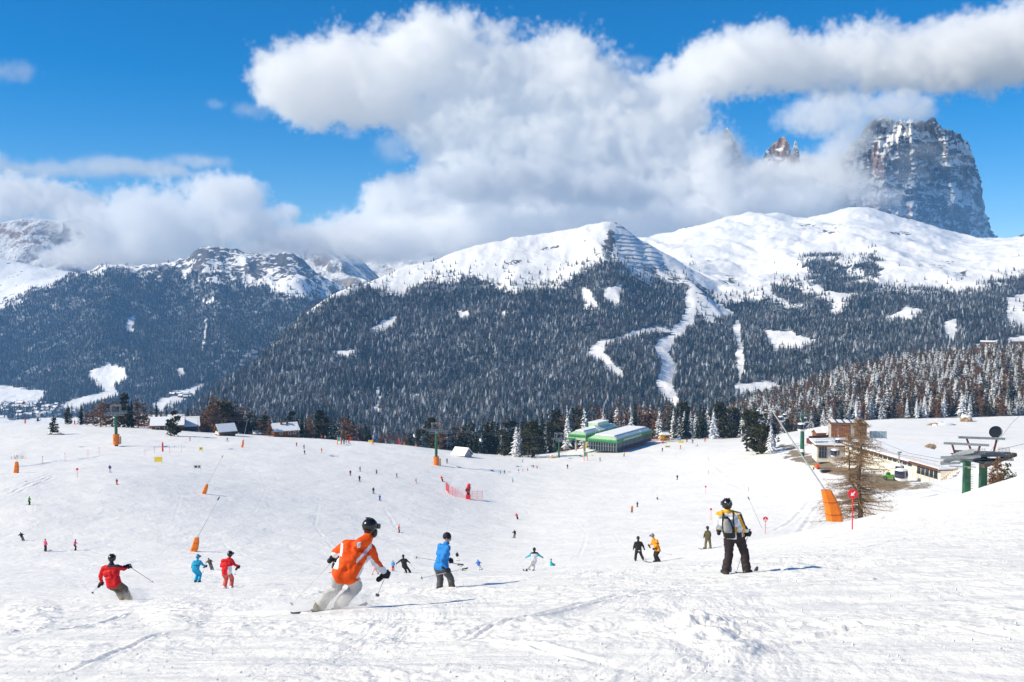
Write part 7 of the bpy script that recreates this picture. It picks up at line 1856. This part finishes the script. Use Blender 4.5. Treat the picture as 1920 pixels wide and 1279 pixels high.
m = MB(); m.ellip((.10, -.20, 1.10), (.13, .09, .22), 10, 8); m.build('backpack', ol, PS, smooth=True)
J = dict(head=(.03, .05, 1.45), neck=(.03, .03, 1.30), sL=(-.16, .0, 1.19), sR=(.22, .02, 1.20), eL=(-.34, .05, 1.02), hL=(-.54, .15, .88), eR=(.40, .06, 1.02), hR=(.62, .15, .88),
         pL=(-.12, -.05, .68), pR=(.08, -.05, .68), kL=(-.22, .14, .36), kR=(.0, .16, .36), aL=(-.50, .0, .06), aR=(-.04, .0, .06), toe=(-.2, 1, 0), hem=.85)
wh = cloth('white_suit', (.70, .71, .74))
PX, W_, s = person(1001, 1070, None, 68, 'skier in white with turquoise sleeves and both arms spread', J, [wh, cloth('pale_grey_trousers', (.55, .56, .58)), cloth('black_hood', (.012, .014, .02)), BOOTD, cloth('purple_cuff', (.10, .03, .25)), cloth('turquoise_sleeve', (.02, .40, .55)), cloth('black_yoke', (.012, .014, .02)), SKIN], .022, .98, lambda fc, zi, bi, bt: np.where((zi == 0) & (fc[:, 2] > 1.20), 6, np.where((zi == 0) & ((fc[:, 0] < -.18) | (fc[:, 0] > .24)), 5, zi)), True, 21)
m = MB(); m.ellip((.03, .04, 1.47), (.115, .125, .14), 12, 9); m.build('hood', blk, PX, smooth=True)
ylw = paint('lime_pole', (.62, .70, .20), .4); ski_pole(W_((-.54, .15, .88)), W_((-.74, -.1, .28)), 'lime ski pole on the left of the skier with turquoise sleeves', ylw); ski_pole(W_((.62, .15, .88)), W_((.70, -.15, .02)), 'lime ski pole on the right of the skier with turquoise sleeves', ylw)
ski(PX, (-.50, 0, .05), (-.25, 1, -.2), 1.6, .6); ski(PX, (-.04, 0, .05), (-.25, 1, -.2), 1.6, .6)
J = dict(head=(-.18, .06, 1.36), neck=(-.16, .04, 1.22), sL=(-.34, .0, 1.10), sR=(.06, .02, 1.12), eL=(-.52, .04, .93), hL=(-.74, .12, .76), eR=(.20, .06, .98), hR=(.34, .14, .84),
         pL=(-.15, -.05, .58), pR=(.06, -.05, .58), kL=(-.02, .16, .32), kR=(.22, .16, .34), aL=(.10, .0, .04), aR=(.42, .0, .04), toe=(-.2, 1, 0), hem=.9)
PD, W_, s = person(760, 1075, None, 80, 'skier all in black with both arms spread, right of the one in orange', J, [blk, blk, blk, BOOTD, blk, WHITE, STRAPMAT, SKIN], .024, .98, None, True, 23)
helmet(PD, (-.18, .06, 1.37), 0, 0, .125, HELMET_BLACK, False); ski_pole(W_((-.74, .12, .76)), W_((-.72, -.1, .1)), 'ski pole on the left of the skier in black with spread arms'); ski_pole(W_((.34, .14, .84)), W_((.80, -.1, .34)), 'ski pole on the right of the skier in black with spread arms', POLEMAT, RED)
ski(PD, (.10, 0, .03), (-.3, 1, -.2), 1.6, .6); ski(PD, (.42, 0, .03), (-.3, 1, -.2), 1.6, .6)

# --- the many small figures: a few poses, each copy coloured and placed on its own
def sm_pose(k):
    if k == 'stand': return dict(head=(0, .02, 1.62), neck=(0, 0, 1.47), sL=(-.2, 0, 1.37), sR=(.2, 0, 1.37), eL=(-.28, .04, 1.1), hL=(-.26, .2, .9), eR=(.28, .04, 1.1), hR=(.26, .2, .9), pL=(-.1, 0, .9), pR=(.1, 0, .9), kL=(-.12, .06, .5), kR=(.12, .06, .5), aL=(-.13, 0, .08), aR=(.13, 0, .08), hem=.95)
    if k == 'ski': return dict(head=(.05, .22, 1.45), neck=(.03, .14, 1.32), sL=(-.18, .08, 1.22), sR=(.2, .08, 1.22), eL=(-.34, .18, 1.0), hL=(-.36, .4, .95), eR=(.36, .18, 1.0), hR=(.4, .4, .95), pL=(-.1, -.12, .78), pR=(.1, -.12, .78), kL=(-.12, .2, .45), kR=(.12, .2, .45), aL=(-.16, 0, .08), aR=(.12, 0, .08), hem=.95)
    if k == 'turn': return dict(head=(-.28, .15, 1.42), neck=(-.24, .1, 1.29), sL=(-.42, .04, 1.14), sR=(-.04, .05, 1.24), eL=(-.58, .12, .95), hL=(-.62, .3, .82), eR=(.12, .12, 1.05), hR=(.28, .3, 1.0), pL=(-.18, -.08, .74), pR=(.02, -.08, .76), kL=(-.1, .18, .42), kR=(.14, .18, .44), aL=(.0, 0, .07), aR=(.24, 0, .07), hem=.95)
    if k == 'side': return dict(head=(.08, .0, 1.56), neck=(.04, 0, 1.42), sL=(0, .18, 1.3), sR=(.02, -.18, 1.3), eL=(.06, .24, 1.04), hL=(.24, .24, .94), eR=(.06, -.24, 1.04), hR=(.24, -.24, .94), pL=(-.08, .1, .84), pR=(-.08, -.1, .84), kL=(.08, .12, .47), kR=(.14, -.1, .46), aL=(0, .12, .08), aR=(0, -.12, .08), toe=(1, 0, 0), hem=.95)
    if k == 'spread': return dict(head=(0, .05, 1.46), neck=(0, .03, 1.32), sL=(-.2, 0, 1.2), sR=(.2, 0, 1.2), eL=(-.42, .05, 1.08), hL=(-.64, .1, 1.0), eR=(.42, .05, 1.08), hR=(.64, .1, 1.0), pL=(-.1, 0, .7), pR=(.1, 0, .7), kL=(-.24, .1, .4), kR=(.24, .1, .4), aL=(-.36, 0, .07), aR=(.36, 0, .07), hem=.9)
    if k == 'sit': return dict(head=(.02, 0, .78), neck=(0, 0, .64), sL=(0, .2, .52), sR=(0, -.2, .52), eL=(.08, .26, .26), hL=(.3, .2, .2), eR=(.08, -.26, .26), hR=(.3, -.2, .2), pL=(0, .1, .12), pR=(0, -.1, .12), kL=(.42, .12, .12), kR=(.42, -.12, .12), aL=(.5, .13, -.32), aR=(.5, -.13, -.32), toe=(1, 0, 0), hem=.95)
SM = {}
for k in ('stand', 'ski', 'turn', 'side', 'spread', 'sit'):
    JJ = sm_pose(k); SM[k] = (figure('body', body_prims(JJ, 1.0, True), ZONES, .04, [blk]*8, None, .006, 40 + len(SM)), JJ)
TINT = {'black': (.018, .018, .02), 'red': (.60, .02, .03), 'darkred': (.24, .02, .05), 'blue': (.03, .14, .55), 'navy': (.03, .03, .10), 'sky': (.10, .42, .75), 'teal': (.03, .42, .45), 'orange': (.80, .22, .03), 'pink': (.72, .10, .22), 'palepink': (.80, .45, .48), 'grey': (.16, .16, .17), 'pale': (.60, .60, .62), 'white': (.78, .78, .78), 'green': (.12, .42, .04), 'lime': (.55, .65, .03), 'yellow': (.80, .58, .02), 'brown': (.10, .065, .045), 'olive': (.10, .09, .06), 'purple': (.12, .05, .20)}
def tint(n): return cloth('cloth_' + n, TINT[n])
def far_person(px, py, hpx, jacket, pants, label, pose='stand', head='black', group='small skiers out on the piste', loc=None, skis=True, rz=0.0, h=None):
    me, JJ = SM[pose]; b = gp(px, py) if loc is None else Vector(loc)
    top = JJ['head'][2] + .13; s = (hpx*b.y/FPX)/top if h is None else h
    s = max(.55, min(1.25, s))
    r = empty('person', b, rz, label, 'person', group); r.scale = (s, s, s)
    o = bpy.data.objects.new('body', me); COL.objects.link(o); o.parent = r
    for i, t in enumerate((jacket, pants, head, 'black', 'black', jacket, jacket, head)):
        o.material_slots[i].link = 'OBJECT'; o.material_slots[i].material = tint(t)
    if skis:
        d = JJ.get('toe', (0, 1, 0))
        for e in 'LR': ski(r, JJ['a' + e], (d[0], d[1], -.05), 1.55, .65, SKIMAT, 0, .10)
    return r
FP = [
 (206, 886, 15, 'purple', 'pale', 'skier in dark purple jacket and pale trousers below the left pylon', 'stand'), (219, 909, 12, 'darkred', 'red', 'small skier in dark red and red just below the one in purple', 'stand'),
 (55, 947, 17, 'green', 'black', 'skier in bright green jacket at the left edge of the piste', 'side'), (42, 1014, 17, 'black', 'grey', 'dark clad skier bending at the far left above the one in red', 'turn'),
 (85, 1034, 25, 'pink', 'black', 'skier in pink jacket and black trousers at left, with dark backpack', 'stand'), (141, 1032, 22, 'pink', 'black', 'smaller skier in pink hooded jacket right of the other pink one', 'side'),
 (396, 1069, 24, 'olive', 'grey', 'skier in grey olive clothes between the turquoise and the red skier', 'turn'), (427, 0, 0, 0, 0, 0, 0),
 (356, 827, 8, 'orange', 'orange', 'tiny skier in orange below the farmhouse', 'side'), (426, 828, 8, 'teal', 'orange', 'tiny skier in teal and orange in front of the wooden hut', 'spread'),
 (556, 837, 8, 'red', 'grey', 'tiny skier in red nearest below the chalet', 'ski'), (570, 842, 9, 'navy', 'navy', 'tiny skier in dark blue below the chalet', 'side'), (571, 852, 9, 'darkred', 'grey', 'tiny skier in dark red below the one in dark blue', 'stand'), (603, 849, 9, 'orange', 'palepink', 'tiny child in pale orange left of the teal banner', 'stand'),
 (640, 832, 9, 'red', 'black', 'learner in red next to the teal banner', 'stand'), (645, 833, 9, 'darkred', 'black', 'learner in dark red second from the teal banner', 'stand'), (649, 834, 9, 'teal', 'pale', 'learner in teal third from the teal banner', 'stand'), (654, 832, 10, 'red', 'darkred', 'learner in bright red at the right end of the group by the banner', 'spread'),
 (657, 824, 9, 'red', 'red', 'skier all in red on the crest before the round larches', 'spread'), (666, 825, 9, 'darkred', 'navy', 'skier in dark red and blue on the crest right of the one all in red', 'stand'), (672, 825, 6, 'pink', 'black', 'child in pink on the crest at the right of the larches', 'stand'), (603, 819, 6, 'pink', 'black', 'tiny figure in pink on the crest left of the larches', 'stand'), (610, 820, 7, 'palepink', 'grey', 'tiny figure in pale pink on the crest left of the larches', 'stand'),
 (692, 829, 7, 'blue', 'black', 'person in blue beside the yellow crest banner', 'side'),
 (657, 892, 11, 'darkred', 'grey', 'skier in dark red, leftmost of the loose line on the piste', 'stand'), (675, 884, 10, 'darkred', 'black', 'skier in maroon and black, upper left of the loose line', 'side'), (674, 903, 12, 'black', 'black', 'skier in black below the two maroon ones', 'stand'), (706, 889, 9, 'grey', 'black', 'skier in dark grey bending, centre of the loose line', 'ski'), (744, 896, 10, 'black', 'black', 'skier in black, right in the loose line', 'side'), (780, 906, 10, 'red', 'red', 'skier all in red, right end of the loose line', 'side'), (829, 903, 11, 'red', 'black', 'skier in red jacket and black trousers left above the red snow gun', 'turn'), (838, 869, 10, 'grey', 'grey', 'skier in grey by the foot of the middle pylon', 'stand'),
 (700, 926, 13, 'black', 'grey', 'skier in black jacket alone in the middle of the piste', 'stand'), (712, 939, 12, 'blue', 'black', 'skier in blue jacket just below the one in black', 'stand'), (748, 999, 16, 'red', 'black', 'skier in red jacket right above the black helmet of the orange skier', 'side'),
 (938, 888, 7, 'sky', 'grey', 'tiny child in light blue, left of the ski class', 'stand'), (946, 888, 7, 'black', 'grey', 'tiny child in black, left in the ski class', 'stand'), (961, 904, 9, 'sky', 'grey', 'skier in light blue below the ski class', 'side'), (972, 886, 7, 'grey', 'pale', 'tiny child in grey in the ski class', 'stand'), (980, 884, 7, 'palepink', 'pale', 'tiny child in pale pink in the ski class', 'stand'), (989, 883, 7, 'pale', 'grey', 'tiny child in white in the ski class', 'stand'), (1000, 877, 6, 'olive', 'grey', 'tiny figure in olive at the upper right of the ski class', 'stand'), (1007, 879, 6, 'red', 'red', 'tiny figure in red at the right end of the ski class', 'ski'), (980, 867, 6, 'sky', 'sky', 'tiny figure in sky blue by the dark spruces above the ski class', 'stand'),
 (1064, 879, 9, 'black', 'grey', 'skier in black below the slim pylon', 'stand'), (1125, 865, 8, 'black', 'black', 'skier in black just in front of the lift station', 'side'), (1170, 856, 10, 'lime', 'grey', 'skier in lime yellow at the corner of the lift station', 'stand'), (1242, 847, 8, 'purple', 'darkred', 'skier in purple near the pale yellow banner', 'stand'), (1276, 842, 8, 'orange', 'orange', 'skier in orange right of the lower pale banner', 'stand'),
 (1241, 826, 9, 'red', 'navy', 'person in red at the end of the lift station', 'stand'), (1243, 832, 9, 'pink', 'red', 'person in pink and red below the one at the hall end', 'stand'), (1250, 824, 9, 'blue', 'navy', 'person in blue jacket beside the kiosk, left one', 'stand'), (1254, 821, 10, 'sky', 'blue', 'person in light blue beside the kiosk, right one', 'side'), (1257, 826, 8, 'white', 'pale', 'person in white beside the kiosk', 'stand'), (1275, 827, 9, 'sky', 'blue', 'person in sky blue behind the upper pale banner', 'stand'), (1288, 829, 9, 'darkred', 'black', 'person in dark red left in the row before the dark spruces', 'stand'), (1299, 831, 9, 'black', 'grey', 'person in black in the row before the dark spruces', 'ski'), (1307, 837, 8, 'white', 'black', 'person in white and black in the row before the dark spruces', 'side'), (1322, 828, 10, 'red', 'darkred', 'person in red at the right end of the row before the spruces', 'stand'),
 (1270, 900, 10, 'black', 'grey', 'lone skier in dark grey left of the snowy bank', 'stand'), (1232, 937, 10, 'white', 'black', 'skier in white jacket and black trousers above the orange and brown ones', 'turn'), (1185, 961, 14, 'orange', 'brown', 'skier in orange jacket and brown trousers in the middle distance', 'stand'), (1195, 951, 11, 'brown', 'black', 'skier in brown just behind the one in orange and brown', 'stand'),
 (970, 974, 12, 'red', 'black', 'skier in red jacket alone in mid piste, upper one', 'turn'), (965, 1009, 16, 'black', 'grey', 'skier in black jacket alone in mid piste, lower one', 'ski'),
 (625, 1075, 24, 'brown', 'brown', 'skier in brown half hidden behind the pole of the orange skier', 'side'), (703, 1077, 14, 'palepink', 'palepink', 'child all in pale pink just right of the orange skier', 'spread'), (737, 1071, 13, 'sky', 'red', 'child in light blue and red behind the glove of the orange skier', 'stand'), (857, 1052, 18, 'black', 'white', 'skier in black jacket and white trousers behind the person in blue', 'stand'), (899, 1069, 20, 'blue', 'pale', 'child in bright blue reaching out right of the person in blue', 'turn'),
]
frnd = random.Random(9)
for row in FP:
    if row[2] == 0: continue
    far_person(*row[:6], pose=row[6], rz=frnd.uniform(-.5, .5))
# a fallen child, the worker in yellow, riders on the chairs
fb = gp(1033, 1062); r = far_person(1033, 1062, 10, 'teal', 'teal', 'child in teal sitting in the snow right of the skier with spread arms', 'sit', loc=fb + Vector((0, 0, .05)), skis=False, h=.7)
b = gp(1525, 881, 150); far_person(1525, 881, 0, 'yellow', 'navy', 'worker in yellow jacket bending beside the orange machine', 'ski', loc=b, skis=False, h=.95, rz=-1.2, group='people at the gondola station')
for (ci, who_) in ((1, (('black', -.7), ('darkred', .1), ('grey', .8))), (2, (('darkred', -.6), ('black', .2))), (3, (('black', -.7), ('navy', .1), ('grey', .9))), (6, (('red', -.6), ('darkred', .2))), (7, (('grey', -.5), ('brown', .4)))):
    ch_, p = CHAIRS[ci]; M_ = Matrix.Rotation(ch_.rotation_euler.z, 3, 'Z')
    for c, y in who_:
        w = {1: 'left of the snow heap pylon', 2: 'in front of the farmhouse', 3: 'below the chalet', 6: 'left of the slim pylon', 7: 'beside the slim pylon'}[ci]
        far_person(0, 0, 0, c, 'black', 'rider in %s on the lift chair %s' % ({'darkred': 'dark red'}.get(c, c), w), 'sit', loc=p + M_ @ Vector((-.05, y, -3.55)), skis=True, h=1.0, rz=ch_.rotation_euler.z, group='riders on the chairlift')

# --- powder thrown up by the two carving skiers
SPRAY = cloud_material('powder_snow', 1.9)
def spray(puffs, seed, label, voxel):
    """puffs: (centre, radii, weight) in the world"""
    C_ = np.array([(*c, *r, w) for c, r, w in puffs]); lo = (C_[:, :3] - C_[:, 3:6]*1.2).min(0); hi = (C_[:, :3] + C_[:, 3:6]*1.2).max(0)
    res = [max(8, int((h - l)/voxel) + 1) for l, h in zip(lo, hi)]; ax = [np.linspace(l, h, q) for l, h, q in zip(lo, hi, res)]
    f = np.zeros(res, np.float32)
    for c in C_:
        g = ((ax[0] - c[0])/c[3])[:, None, None]**2 + ((ax[1] - c[1])/c[4])[None, :, None]**2 + ((ax[2] - c[2])/c[5])[None, None, :]**2
        f = np.maximum(f, c[6]*np.clip(1 - np.sqrt(g), 0, 1))
    n = fft_noise(tuple(res), 3.0, seed, 3.0); dens = np.clip(f*1.4 + .22*n*(f > .02) - .08, 0, 1)
    for k in range(3):
        s_ = [slice(None)]*3
        for e in (0, -1): s_[k] = e; dens[tuple(s_)] = 0
    me = bpy.data.meshes.new('snow_spray'); me.vertices.add(dens.size); co = np.zeros((dens.size, 3), np.float32); co[:] = (lo + hi)/2; me.vertices.foreach_set('co', co.ravel()); set_attr(me, 'dens', dens); me.materials.append(SPRAY)
    o = bpy.data.objects.new('snow_spray', me); COL.objects.link(o); md = o.modifiers.new('volume', 'NODES'); md.node_group = volume_grid_tree('spray_volume', [float(x) for x in lo], [float(x) for x in hi], res, SPRAY)
    tag(o, label, 'snow spray', kind='stuff'); return o
def spl(c, r, w=1.0): return (tuple(c), r, w)
b = PO.location; spray([spl(b + Vector((.25, -.05, .12)), (.60, .45, .42)), spl(b + Vector((-.35, -.1, .08)), (.7, .45, .25)), spl(b + Vector((-1.0, -.15, .05)), (.9, .5, .28), .8), spl(b + Vector((.75, .0, .15)), (.4, .35, .34), .6), spl(b + Vector((-1.6, -.2, .05)), (.7, .4, .25), .5)], 71, 'soft spray of powder thrown up by the skier in orange', .05)
b = PR_.location; spray([spl(b + Vector((.15, -.05, .15)), (.45, .35, .32)), spl(b + Vector((.5, .0, .15)), (.4, .35, .38), .8), spl(b + Vector((-.5, -.1, .1)), (.8, .4, .3), .55), spl(b + Vector((-1.1, -.1, .08)), (.7, .4, .25), .35)], 73, 'soft spray of powder behind the skier in red and khaki', .06)
# crumbs of snow flying in the spray and lying on the churned slope
fl = random.Random(12); mb = MB()
def crumb(p, s):
    mb.add([p + Vector((s, 0, 0)), p + Vector((-s*.6, s*.8, 0)), p + Vector((-s*.5, -s*.8, 0)), p + Vector((0, 0, s*1.1)), p + Vector((0, 0, -s*.8))], [(0, 1, 3), (1, 2, 3), (2, 0, 3), (1, 0, 4), (2, 1, 4), (0, 2, 4)])
for (b, off, n, sx) in ((PO.location, Vector((.05, -.1, .22)), 420, .38), (PR_.location, Vector((.3, -.05, .2)), 160, .3)):
    for _ in range(n): crumb(b + off + Vector((fl.gauss(0, sx), fl.gauss(0, .18), abs(fl.gauss(0, .14)))), fl.uniform(.004, .012))
for _ in range(800):
    y = 8.5 + 26*fl.random()**1.5; px = fl.uniform(-40, 1960); x = (px - 960)/FPX*y
    if float(fbm(np.array([x/3.0]), np.array([y/2.0]), 2, 55)[0]) < 0.05: continue
    s = fl.uniform(.008, .022); crumb(Vector((x, y, gz(x, y) + s*.3 + .04)), s)
tag(mb.build('snow_crumbs', SNOW), 'loose crumbs of snow scattered over the churned slope', 'snow', kind='stuff')
